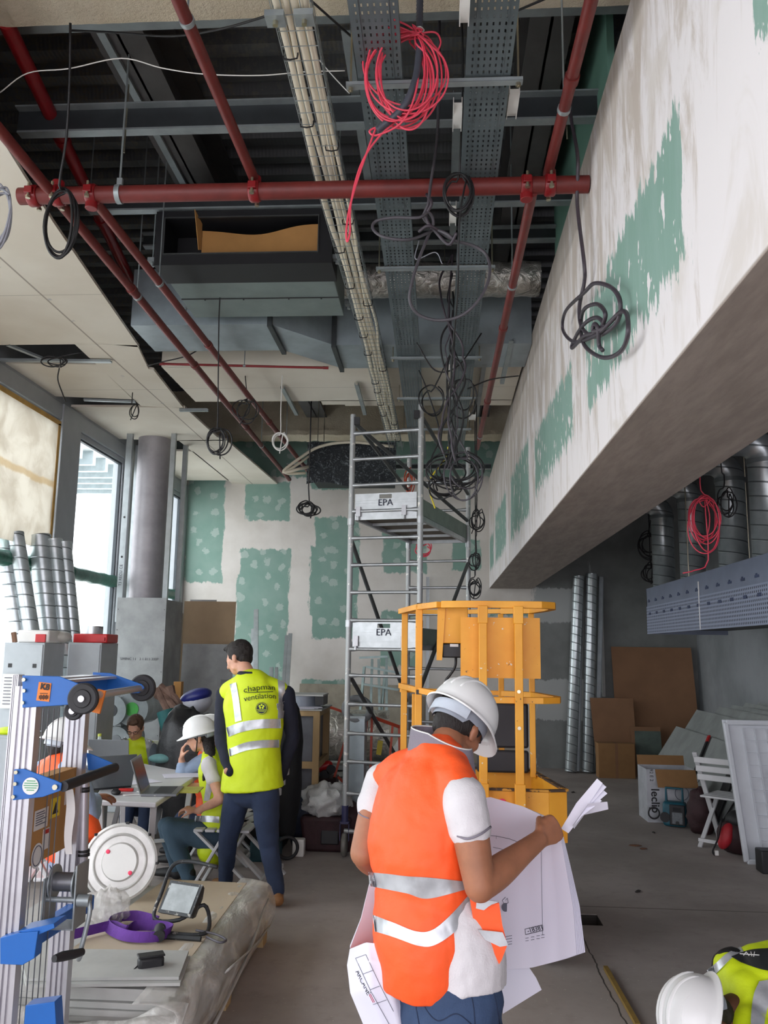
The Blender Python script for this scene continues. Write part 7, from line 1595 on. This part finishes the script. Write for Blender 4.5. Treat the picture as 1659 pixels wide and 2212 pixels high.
q = az(222, 1985, ZS+.03); lump('plastic_film', 'crumpled clear plastic film bunched against the lamp cover', 'plastic film', (q.x, q.y+.05, ZS+.07), (.11, .09, .09), m_wrap, 5, .35, 5)
q = az(325, 2088, ZS+.02); t = thing('tape_measure_pouch', 'small black pouch on the grey board offcut', 'pouch', (q.x, q.y, ZS+.01), .5)
build('pouch', MB().box((0, 0, .028), (.11, .055, .055)), M('black_nylon', (30, 30, 32), .6), t, local=True, bevel=.014); build('flap', MB().box((.0, .0, .058), (.112, .058, .008)), M('black_nylon'), t, local=True, bevel=.003); build('cord', MB().tube([(-.055, 0, .02), (-.08, -.02, .008), (-.09, -.01, .006)], .003, 6), m_bshoe, t, local=True)
# white folding chairs at the table
def fchair(label, loc, rz):
    t = thing('folding_chair', label, 'chair', loc, rz, None); m_ = m_wt
    for i in range(5): build('seat_slat', MB().box((0, -.17+i*.085, .44), (.40, .07, .02)), m_, t, local=True, bevel=.006)
    for i, zz in enumerate((.62, .70, .78)): build('back_slat', MB().box((0, .235+.03*i, zz), (.40, .02, .055)), m_, t, local=True, bevel=.006)
    for sx in (-1, 1):
        build('leg', MB().bar((sx*.205, -.22, 0), (sx*.205, .27, .84), .022, .045, up=(1, 0, 0)), m_, t, local=True, bevel=.004); build('leg', MB().bar((sx*.18, .30, 0), (sx*.18, -.20, .44), .02, .04, up=(1, 0, 0)), m_, t, local=True, bevel=.004)
    build('crossbar', MB().bar((-.2, .27, .06), (.2, .27, .06), .02, .03), m_, t, local=True)
    return t
c1 = fchair('white folding chair under the woman in the lime vest', (P3.J['pel'].x+.06, 6.5, 0), -PI/2)
dup(c1, (P4.J['pel'].x+.02, 7.3, 0), -PI/2, 'white folding chair under the person shading their eyes')
dup(c1, (P6.J['pel'].x-.03, 5.12, 0), PI/2+.3, 'white folding chair under the seated person in orange')
dup(c1, (P5.J['pel'].x, 8.42, 0), 0, 'white folding chair under the woman in glasses')
dup(c1, (ay(520, 1800, 6.75).x, 6.80, 0), -PI/2-.15, 'white folding chair standing empty behind the standing man\'s legs')
# ================================================================== MIDDLE CLUTTER BY THE TOWER
t = thing('timber_crate', 'timber framed crate holding grey panels, beside the standing man', 'crate', (-1.35, 8.4, 0))
cx0, cx1, cy0, cy1, cz = -1.60, -1.10, 8.0, 8.75, ay(660, 1535, 8.0).z
m_tim = M('crate_timber', (186, 156, 112), .8, var=.14, vs=6, stretch=(1, 1, .2))
for x in (cx0+.03, cx1-.03):
    for y in (cy0+.03, cy1-.03): build('corner_post', MB().b2((x-.03, y-.03, 0), (x+.03, y+.03, cz)), m_tim, t)
for z in (.30, .66, cz-.05):
    for y in (cy0+.02, cy1-.02): build('rail', MB().b2((cx0+.06, y-.02, z), (cx1-.06, y+.02, z+.06)), m_tim, t)
    for x in (cx0+.02, cx1-.02): build('rail', MB().b2((x-.02, cy0+.06, z), (x+.02, cy1-.06, z+.06)), m_tim, t)
build('packed_panel', MB().b2((cx0+.06, cy0+.05, .1), (cx1-.06, cy1-.06, cz-.03)), M('packed_grey', (104, 106, 112), .5, var=.2, vs=4), t)
build('lid', MB().b2((cx0-.02, cy0-.02, cz), (cx1+.02, cy1+.02, cz+.012)), m_pb, t)
q = ay(658, 1510, 8.3); t = thing('fan_unit', 'grey steel round fan unit standing on the timber crate', 'fan unit', (q.x, 8.35, cz+.012))
build('drum', MB().cyl((q.x-.02, 8.35, cz+.014), (q.x-.02, 8.35, q.z+.035), .17, 32), M('unit_grey', (128, 134, 144), .45, .4, var=.1), t); build('top_plate', MB().b2((q.x-.22, 8.16, q.z+.035), (q.x+.20, 8.56, q.z+.05)), m_pb, t); build('motor_box', MB().b2((q.x+.12, 8.18, q.z-.05), (q.x+.2, 8.5, q.z+.035)), m_dark, t)
for k in range(3): one('paper_sheet', MB().box((-1.34+.03*k, 8.12, cz+.0145+.004*k+.001), (.36, .24, .002), .1*k), m_paper, ('lowest', 'middle', 'top')[k]+' crumpled paper sheet beneath the fan unit on the crate', 'paper')
one('foil_roll', MB().cyl((-1.42, 9.7, .80), (-.55, 9.75, .80), .28, 36), m_foil, 'big roll of silver insulated duct lying behind the tower', 'duct roll', ang=60)
for k in range(7):
    z0 = .075*k; one('metal_profile', MB().b2((-1.55+R.uniform(-.1, .1), 9.45+R.uniform(0, .1), z0), (-.35+R.uniform(-.1, .1), 9.95, z0+.05)), (m_stud, m_white, m_pb)[k % 3], ('stacked metal profiles below the silver roll, '+('bottom', 'second', 'third', 'fourth', 'fifth', 'sixth', 'top')[k]+' layer'), 'profile', 'profiles stacked below the silver roll')
a_, b_ = ay(757, 1555, 8.0), ay(785, 1700, 8.0)
t = thing('square_duct', 'upright square galvanised duct standing inside the tower foot', 'duct', (-.78, 8.2, 0)); build('duct_body', MB().b2((ay(753, 1600, 8.1).x, 8.1, 0), (ay(787, 1600, 8.1).x, 8.4, ay(770, 1550, 8.1).z)), m_sheet, t); build('flange', MB().b2((ay(752, 1600, 8.1).x, 8.09, ay(770, 1552, 8.1).z), (ay(788, 1600, 8.1).x, 8.41, ay(770, 1547, 8.1).z)), m_galv, t)
def ringm(c, r, r2, rot): return MB().tube([Vector(c)+Euler(rot).to_matrix() @ Vector((r*math.cos(a), r*math.sin(a), 0)) for a in [2*PI*i/30 for i in range(30)]], r2, 10, closed=True)
q = ay(772, 1532, 8.2); one('hose_ring', ringm(q, .12, .035, (.9, .3, 0)), M('grey_hose', (120, 122, 124), .5, var=.1), 'grey and white hose ring resting on the square duct', 'hose', ang=180)
m_or = M('orange_trestle', (200, 72, 40), .5, var=.1)
t = thing('trestle', 'orange steel trestle standing inside the scaffold tower', 'trestle', (-.45, 8.6, 0))
q = [ay(793, 1545, 8.4), ay(862, 1570, 8.6), ay(690, 1522, 8.2)]
build('top_bar', MB().bar(q[0], q[1], .03, .03), m_or, t)
for a_, bx_ in ((q[0], 778), (q[0].lerp(q[1], .15), 800), (q[0].lerp(q[1], .8), 830), (q[1], 868)): b_ = ay(bx_, 1790, a_.y); build('leg', MB().bar(a_, (b_.x, a_.y-.15, .01), .022, .022), m_or, t)
build('cross_bar', MB().bar((q[0].x-.02, q[0].y-.1, .4), (q[1].x, q[1].y-.1, .4), .02, .02), m_or, t)
t = thing('trestle', 'second orange trestle lying left of the square duct', 'trestle', (-1.1, 8.5, 0)); a_, b_ = ay(692, 1520, 8.9), ay(748, 1540, 8.9); build('top_bar', MB().bar(a_, b_, .025, .025), m_or, t)
for (x0, y0, x1, y1) in ((745, 1600, 722, 1680), (730, 1678, 752, 1700)): build('leg', MB().bar(ay(x0, y0, 8.5), ay(x1, y1, 8.5), .022, .022), m_or, t)
build('leg', MB().bar(ay(722, 1678, 8.5), (ay(722, 1678, 8.5).x, 8.5, 0), .022, .022), m_or, t)
q = ay(628, 1600, 7.5); lump('black_coat', 'long black coat hanging behind the standing man, beside the crate', 'coat', (q.x-.04, 7.62, .70), (.13, .13, .66), cloth('black_wool', (22, 22, 25)), 21, .15)
# steel trestle frames leaning on the wall
t = thing('steel_trestle', 'galvanised folding trestles leaning against the wall behind the tower', 'steel frame', (-.85, 12.2, 0)); G_ = Y_(12.2)
m_tr = M('trestle_steel', (150, 168, 166), .4, .5)
build('top_bar', MB().bar(G_(776, 1421), G_(838, 1418), .05, .03), m_tr, t); build('top_bar', MB().bar(G_(790, 1440, -.3), G_(870, 1455, -.3), .04, .03), m_tr, t); build('rail', MB().bar(G_(786, 1478, -.2), G_(860, 1490, -.2), .04, .03), m_tr, t)
for x0, y0, x1 in ((787, 1440, 770), (804, 1424, 800), (818, 1424, 826), (835, 1420, 838), (832, 1450, 815)): a_ = G_(x0, y0); b_ = G_(x1, 1668); build('leg', MB().bar(a_, (b_.x, 11.9, .0), .035, .03), m_tr, t)
metal_stud('slotted upright standing behind the tower near the bulkhead end', (ay(924, 1400, 13.2).x, 13.3, 0), (ay(924, 1245, 13.3).x, 13.4, ay(924, 1245, 13.3).z), .05, .03, up=(0, -1, 0), mat=m_stud)
# bags, bin and rubbish near the tower foot
m_maroon = M('maroon_fabric', (56, 30, 34), .7, var=.2, vs=8, bump=.4, bs=30)
bx_ = az(705, 1838, 0); t = thing('rubbish_bin', 'dark maroon bin filled with clear plastic, at the tower foot', 'bin', (-.98, 7.85, 0))
build('tub', MB().loft([[(-.98+sx*.19, 7.85+sy*.16, 0) for sx, sy in ((-1, -1), (1, -1), (1, 1), (-1, 1))], [(-.98+sx*.23, 7.85+sy*.20, .30) for sx, sy in ((-1, -1), (1, -1), (1, 1), (-1, 1))]]), m_maroon, t, bevel=.03); build('pocket', MB().b2((-1.02, 7.665, .07), (-.86, 7.69, .20)), m_dark, t, bevel=.01)
mb = MB(); mb.ell((0, 0, 0), (.22, .19, .16), None, 34, 22); mb.v = [Vector((-.99, 7.82, .40))+p*(1+.35*noise.noise(p*14)+.15*noise.noise(p*34)) for p in mb.v]; build('plastic_lining', mb, M('frosted_plastic', (206, 206, 204), .3, alpha=.85, bump=.8, bs=25), t, ang=60)
lump('dark_bag', 'navy tool bag behind the bin with clear plastic', 'bag', (-1.20, 7.92, .20), (.16, .14, .26), M('navy_fabric', (34, 40, 58), .7, bump=.4, bs=20), 2)
lump('dark_bag', 'maroon bag heaped inside the tower foot', 'bag', (-.80, 8.2-.35, .18), (.13, .16, .24), m_maroon, 6)
lump('dark_bag', 'black bag on the floor left of the bin', 'bag', (-1.52, 7.7, .16), (.22, .2, .20), M('black_nylon'), 4)
t = thing('power_tool_case', 'teal power tool and case on the floor beside the standing man', 'tool case', (-1.42, 7.35, 0)); build('case', MB().b2((-1.56, 7.28, 0), (-1.32, 7.48, .17)), M('teal_tool', (30, 70, 78), .5), t, bevel=.015); build('handle', MB().tube([(-1.52, 7.38, .17), (-1.52, 7.38, .22), (-1.36, 7.38, .22), (-1.36, 7.38, .17)], .012, 8), m_rub, t)
one('cable_reel', ringm((-1.26, 7.38, .10), .085, .014, (PI/2, 0, .2)), m_rub, 'black cable reel ring on the floor left of the bin', 'cable reel', ang=180)
one('white_container', MB().b2((-1.24, 7.5, 0), (-1.14, 7.6, .14)), m_white, 'small white container on the floor by the cable reel', 'container', bevel=.01)
q = ay(700, 1655, 9.2)
t = thing('angle_grinder', 'red power tools piled against the crate', 'power tool', (q.x, 8.6, .4)); q = ay(692, 1665, 8.5); build('body', MB().limb([q+Vector((-.05, 0, .02)), q+Vector((.08, 0, .06))], [.05, .04]), m_redp, t, ang=180)
for dx, dz in ((.05, -.03), (.11, .02)): build('disc', MB().cyl(q+Vector((dx, -.06, dz)), q+Vector((dx, -.03, dz)), .045, 24), m_rub, t)
one('stool_box', MB().b2((q.x-.12, 8.42, 0), (q.x+.16, 8.7, q.z-.06)), m_maroon, 'dark box carrying the red power tools', 'box')
for k, (px, py, r) in enumerate(((868, 1640, .11), (876, 1585, .12))):
    q = ay(px, py, 8.9); lump('plastic_sack', ('lower pale plastic sack behind the lift basket', 'upper pale plastic sack behind the lift basket')[k], 'sack', (q.x, 8.9+.3*k, max(q.z-.02, .2)*.5), (r*1.5, r*1.2, max(q.z-.02, .2)*.5), M('frosted_plastic'), 11+k, .2)
q = ay(848, 1625, 8.8); one('yellow_level', MB().bar(ay(818, 1630, 8.6), ay(822, 1600, 8.6), .05, .04), M('yellow_cable'), 'yellow plastic tool end poking up behind the man\'s shoulder', 'tool')
one('white_bucket', MB().lathe([(.001, 0), (.12, 0), (.14, .34), (.135, .34), (.115, .01), (.001, .01)], (ay(810, 1680, 8.7).x, 8.75, 0), n=30), m_white, 'white bucket standing behind the man in orange', 'bucket')
# board strip leaning low on the back wall
board('hardboard_strip', 'low beige board strip leaning along the back wall', 'board', ay(640, 1500, 13.1).x, ay(880, 1500, 13.1).x, 13.2, 0, ay(700, 1478, 13.3).z, M('beige_strip', (168, 160, 144), .8), .2)

# ================================================================== RIGHT SIDE
m_hbd = M('cardboard_sheet_brown', (140, 104, 76), .85, var=.06, vs=3)
Y = 13.15; a_, b_ = ay(1330, 1400, Y).x, ay(1506, 1400, Y).x
mb = MB().prism([(a_, Y, 0), (b_+.02, Y, 0), (b_-.02, Y+.25, ay(1420, 1398, Y).z), (a_-.02, Y+.25, ay(1420, 1398, Y).z)], (0, .01, 0)); one('cardboard_sheet', mb, m_hbd, 'tall brown sheet leaning in the far right corner', 'sheet')
Y = 13.0; a_, b_ = ay(1278, 1600, Y).x, ay(1372, 1600, Y).x; mb = MB().prism([(a_+.05, Y-.15, 0), (b_, Y-.15, 0), (b_, Y+.05, ay(1300, 1508, Y).z), (a_, Y+.05, ay(1300, 1508, Y).z)], (0, .01, 0)); one('cardboard_sheet', mb, m_hbd, 'lower brown sheet leaning beside the two upright spiral ducts', 'sheet')
Y = 12.6; a_, b_ = ay(1293, 1650, Y), ay(1371, 1607, Y); t = thing('cardboard_box', 'closed brown cardboard box standing before the brown sheets', 'box', ((a_.x+b_.x)/2, Y+.1, 0)); build('carton', MB().b2((a_.x, Y, 0), (b_.x, Y+.22, b_.z)), M('carton_brown', (150, 112, 72), .85, var=.06), t, bevel=.004); build('tape', MB().b2(((a_.x+b_.x)/2-.02, Y-.002, 0), ((a_.x+b_.x)/2+.02, Y+.2, b_.z+.002)), m_hbd, t)
Y = 12.8; a_, b_ = ay(1368, 1640, Y), ay(1430, 1572, Y); t = thing('framed_panel', 'green and grey panel in a brown frame behind the leaning boards', 'panel', ((a_.x+b_.x)/2, Y, 0)); build('frame', MB().prism([(a_.x, Y, 0), (b_.x, Y, 0), (b_.x, Y+.1, b_.z), (a_.x, Y+.1, b_.z)], (0, .02, 0)), m_hbd, t); build('panel_face', MB().prism([(a_.x+.05, Y-.004, 0), (b_.x, Y-.004, 0), (b_.x, Y+.09, b_.z-.06), (a_.x+.05, Y+.09, b_.z-.06)], (0, .01, 0)), M('green_face', (98, 112, 104), .8, var=.15, vs=6), t)
for k, (bx2, by2, tx, ty, r) in enumerate(((1233, 1664, 1250, 1245, .085), (1270, 1664, 1278, 1240, .085))):
    b_ = az(bx2, by2, 0.01); b_.y = 13.1; b_.x = ay(bx2, by2, 13.1).x; b_.z = .01; tp = ay(tx, ty, 13.35)
    spiral('spiral_duct', ('left upright spiral duct leaning on the grey back wall', 'right upright spiral duct leaning on the grey back wall')[k], r, 1, b_, tp, group='upright spiral ducts on the back wall')
for k, px in enumerate((1247, 1290)): metal_stud(('metal stud standing between the two upright spiral ducts', 'metal stud standing right of the two upright spiral ducts')[k], (ay(px, 1660, 13.2).x, 13.25, 0), (ay(px+10, 1245, 13.35).x, 13.42, ay(px+10, 1245, 13.35).z), .07, .05, up=(0, -1, 0))
one('wall_batten', MB().b2((ay(1303, 1400, 13.45).x-.02, 13.47, ay(1300, 1505, 13.45).z), (ay(1303, 1400, 13.45).x+.02, 13.518, ay(1300, 1250, 13.45).z)), m_pb, 'pale batten fixed upright on the shadowed back wall', 'batten')
# leaning stack of boards
m_sb = M('dusty_plasterboard', (150, 154, 152), .85, var=.12, vs=3); m_gr2 = M('green_board_edge', (84, 110, 92), .8, var=.08)
for k in range(8):
    yf = 12.1-.24*k+(0 if k < 2 else -.35); yn = 9.0-.05*k; fx = 2.74+.055*k; up_ = (.78, 1.02, 1.10, 1.14, 1.18, 1.2, 1.24, 1.30)[k]; run = .66*up_; 
    pts = [(fx, yn, .0), (fx, yf, .0), (fx+run, yf, up_), (fx+run, yn, up_)]
    nrm = Vector((up_, 0, -run)).normalized()*.014
    one('leaning_board', MB().prism([Vector(p) for p in pts], nrm), m_gr2 if k == 7 else m_sb, ('frontmost grey board of the leaning stack', 'second grey board of the leaning stack', 'third grey board of the leaning stack', 'fourth grey board of the leaning stack', 'fifth grey board of the leaning stack', 'sixth grey board of the leaning stack', 'seventh grey board of the leaning stack', 'green board at the back of the leaning stack')[k], 'board', 'boards leaning at the right wall')
def onstack(u, v, h=.0): return Vector((2.74-.012+.515*v, u, .78*v+h))
t = thing('spirit_level', 'black bar with a red tip lying on the leaning boards', 'bar', onstack(10, .3)); a_, b_ = onstack(10.2, .12, .02), onstack(10.6, .98, .03)
build('bar', MB().bar(a_, a_.lerp(b_, .9), .045, .02, up=(-1, 0, .8)), m_bshoe, t); build('tip', MB().bar(a_.lerp(b_, .9), b_, .045, .02, up=(-1, 0, .8)), m_redp, t)
mb = MB().bar(onstack(9.1, .08, .02), onstack(9.5, .95, .02), .18, .012, up=(-1, 0, .8)); one('dark_strip', mb, m_rub, 'broad dark rubber strip lying on the leaning boards, behind the chair', 'strip')
# white printed box
b0 = ay(1393, 1655, 9.45); t = thing('printed_box', 'open white box with black print and brown flaps, before the leaning boards', 'box', (2.5, 9.6, 0))
x0, x1, y0, y1, zt_ = ay(1395, 1700, 9.5).x, 2.72, 9.45, 9.85, ay(1415, 1662, 9.45).z
xs = ay(1414, 1720, 9.45).x
mb = MB(); mb.b2((x0+.0, y0, 0), (x0+.006, y1, zt_)); mb.b2((x0+.006, y0, 0), (x1, y0+.006, zt_)); mb.b2((x1-.006, y0+.006, 0), (x1, y1, zt_)); mb.b2((x0+.006, y1-.006, 0), (x1-.006, y1, zt_)); mb.b2((x0+.006, y0+.006, .0), (x1-.006, y1-.006, .01)); bxo = build('carton', mb, M('box_white', (186, 188, 194), .7), t)
build('flap', MB().prism([(x0+.09, y0-.002, zt_), (x1, y0-.002, zt_), (x1, y0-.09, zt_-.17), (x0+.09, y0-.10, zt_-.17)], (0, -.004, .002)), M('carton_brown'), t); build('flap', MB().prism([(x0, y1, zt_), (x1, y1, zt_), (x1, y1+.03, zt_+.10), (x0, y1+.03, zt_+.10)], (0, .004, 0)), M('carton_brown'), t)
tx_ = text('box_print', 'leclip', .12, m_bshoe, bxo, frame_m(Vector((x0+.08, y0-.003, .22)), (0, 0, -1), (1, 0, 0)), bold=.002); text('box_print', '92 E 2', .05, m_bshoe, bxo, frame_m(Vector((x0+.05, y0-.003, .48)), (0, 0, -1), (1, 0, 0)))
mb = ringm((x0+.36, y0-.003, .30), .07, .003, (PI/2, 0, 0)); mb.tube(ringm((x0+.5, y0-.003, .46), .05, .003, (PI/2, 0, 0)).v[::10], .003, 5, closed=True); build('round_print', mb, m_ink, bxo)
# site radio
rc = az(1462, 1788, 0); t = thing('site_radio', 'teal and black site radio on the floor before the white box', 'radio', (rc.x, rc.y+.05, 0), -.35)
build('body', MB().box((0, 0, .13), (.23, .16, .24)), M('teal_plastic', (30, 88, 104), .45), t, local=True, bevel=.03); fp = build('front_panel', MB().box((.03, -.085, .13), (.15, .02, .20)), m_rub, t, local=True, bevel=.008)
build('handle', MB().tube([(-.08, 0, .24), (-.08, 0, .38), (.08, 0, .38), (.08, 0, .24)], .014, 10), M('teal_plastic'), t, local=True)
build('grille', MB().box((.03, -.097, .10), (.10, .004, .11)), M('radio_grey', (110, 116, 120), .5, var=.2, vs=60), fp, local=True); build('knob', MB().cyl((.03, -.112, .055), (.03, -.095, .055), .018, 18), m_dark, fp, local=True); build('display', MB().box((.03, -.097, .185), (.08, .004, .035)), m_scr, fp, local=True)
build('speaker', MB().cyl((-.09, -.09, .10), (-.09, -.075, .10), .05, 24), m_rub, t, local=True)
one('cable_hook', ringm((rc.x-.20, rc.y+.1, .12), .055, .008, (PI/2, 0, 0)), m_rub, 'black cable ring leaning on the white box beside the radio', 'cable ring', ang=180)
# white ribbed folding table stood on edge
Yt = 7.75; xa = ay(1562, 1560, Yt).x; wp = thing('folding_table', 'white plastic folding table stood on its edge at the right', 'table', (xa+.4, Yt, 0))
m_pl = M('white_ribbed_plastic', (206, 210, 216), .45, var=.04); W_, H_ = .78, ay(1562, 1555, Yt).z; sh_ = .10
def T4(x, y, z): return Vector((xa+x+.12*(1-z/H_), Yt+y+.02*z, z))
mb = MB().prism([T4(0, 0, .01), T4(W_, 0, .01), T4(W_, 0, H_), T4(0, 0, H_)], (0, .02, 0)); build('top_panel', mb, m_pl, wp, bevel=.006)
mb = MB()
for a_, b_ in (((0, 0), (0, H_)), ((0, H_), (W_, H_)), ((W_, H_), (W_, 0)), ((W_, 0), (0, 0))): mb.bar(T4(a_[0]+(.02 if a_[0] == 0 else -.02), -.015, max(.02, a_[1]-.02)), T4(b_[0]+(.02 if b_[0] == 0 else -.02), -.015, max(.02, b_[1]-.02)), .045, .035, up=(0, -1, 0))
build('rim', mb, m_pl, wp, bevel=.010); mb = MB()
for i in range(1, 6): mb.bar(T4(.16+.10*(i-1), -.010, .08), T4(.16+.10*(i-1), -.010, H_-.07), .008, .02, up=(0, -1, 0))
for j in range(11): mb.bar(T4(.16, -.010, .08+j*(H_-.15)/10), T4(W_-.1, -.010, .08+j*(H_-.15)/10), .008, .02, up=(0, -1, 0))
build('rib', mb, m_pl, wp)['kind'] = 'stuff'
mb = MB()
for i in range(6): mb.bar(T4(.30, -.05-.012*i, .30+.09*i), T4(.75, -.05-.012*i, .34+.09*i), .03, .008, up=(0, -1, 0))
build('folded_leg', mb, M('grey_blue_plastic', (140, 152, 164), .5), wp)
one('dark_leg_base', MB().b2((ay(1645, 1850, 7.4).x, 7.4, 0), (ay(1645, 1850, 7.4).x+.15, 7.55, .18)), m_dark, 'dark block on the floor before the upturned table', 'block', bevel=.01)
# folding chair, bags
c9 = dup(c1, (2.74, 8.45, 0), 2.45, 'white folding chair partly hidden behind the upturned table at right'); 
t = thing('backpack', 'dark red and black backpack slumped before the white chair', 'backpack', (2.75, 8.15, 0)); mb = MB(); mb.ell((0, 0, 0), (.20, .16, .17), None, 30, 20); mb.v = [Vector((2.72, 8.12, .15))+Vector((p.x*(1+.2*noise.noise(p*9)), p.y, max(p.z*(1+.2*noise.noise(p*9)), -.145))) for p in mb.v]; build('pack', mb, m_maroon, t, ang=180)
build('top_pocket', MB().ell((2.72, 8.1, .29), (.14, .12, .09)), M('black_nylon'), t, ang=180); build('red_side', MB().ell((2.56, 8.05, .16), (.06, .07, .12), (0, .4, 0)), M('red_fabric', (170, 28, 40), .6), t, ang=180)
build('shoulder_strap', MB().tube([(2.55, 8.1, .3), (2.48, 8.0, .16), (2.42, 7.98, .05), (2.44, 8.0, .01)], .012, 8, smooth=5, flat=.4), m_rub, t, ang=180); build('buckle', MB().box((2.45, 7.98, .03), (.03, .02, .04)), m_white, t)
lump('dark_bag', 'dark red bag standing between the radio and the backpack', 'bag', (2.62, 8.95, .20), (.14, .14, .24), m_maroon, 14)
# floor bits
t = one('wooden_stick', MB().bar(az(1308, 2090, .015), az(1378, 2215, .015), .024, .020), M('stick_wood', (140, 112, 52), .7, var=.15, vs=12), 'thin wooden stick lying on the floor by the crouching person', 'stick')
for k, (px, py, w_, lab, mt) in enumerate(((1372, 1826, .06, 'small brown splinter of wood on the floor at right', 'brown_wood'), (1390, 1833, .04, 'second small brown splinter on the floor at right', 'brown_wood'), (1378, 1925, .035, 'dark crumb of rubble on the floor at right', 'dark_bit'), (1238, 1711, .05, 'dark crumb of rubble on the floor near the drawings', 'dark_bit'), (1412, 1798, .03, 'dark crumb of rubble near the site radio', 'dark_bit'))):
    p = az(px, py, .006); mb = MB(); mb.ell(p, (w_, w_*.4, .008), (0, 0, .4*k), 8, 5); mb.v = [v+Vector((R.uniform(-.006, .006), R.uniform(-.006, .006), 0)) for v in mb.v]; one('debris', mb, M(mt, (120, 86, 66) if mt == 'brown_wood' else (60, 56, 52), .9), lab, 'debris')
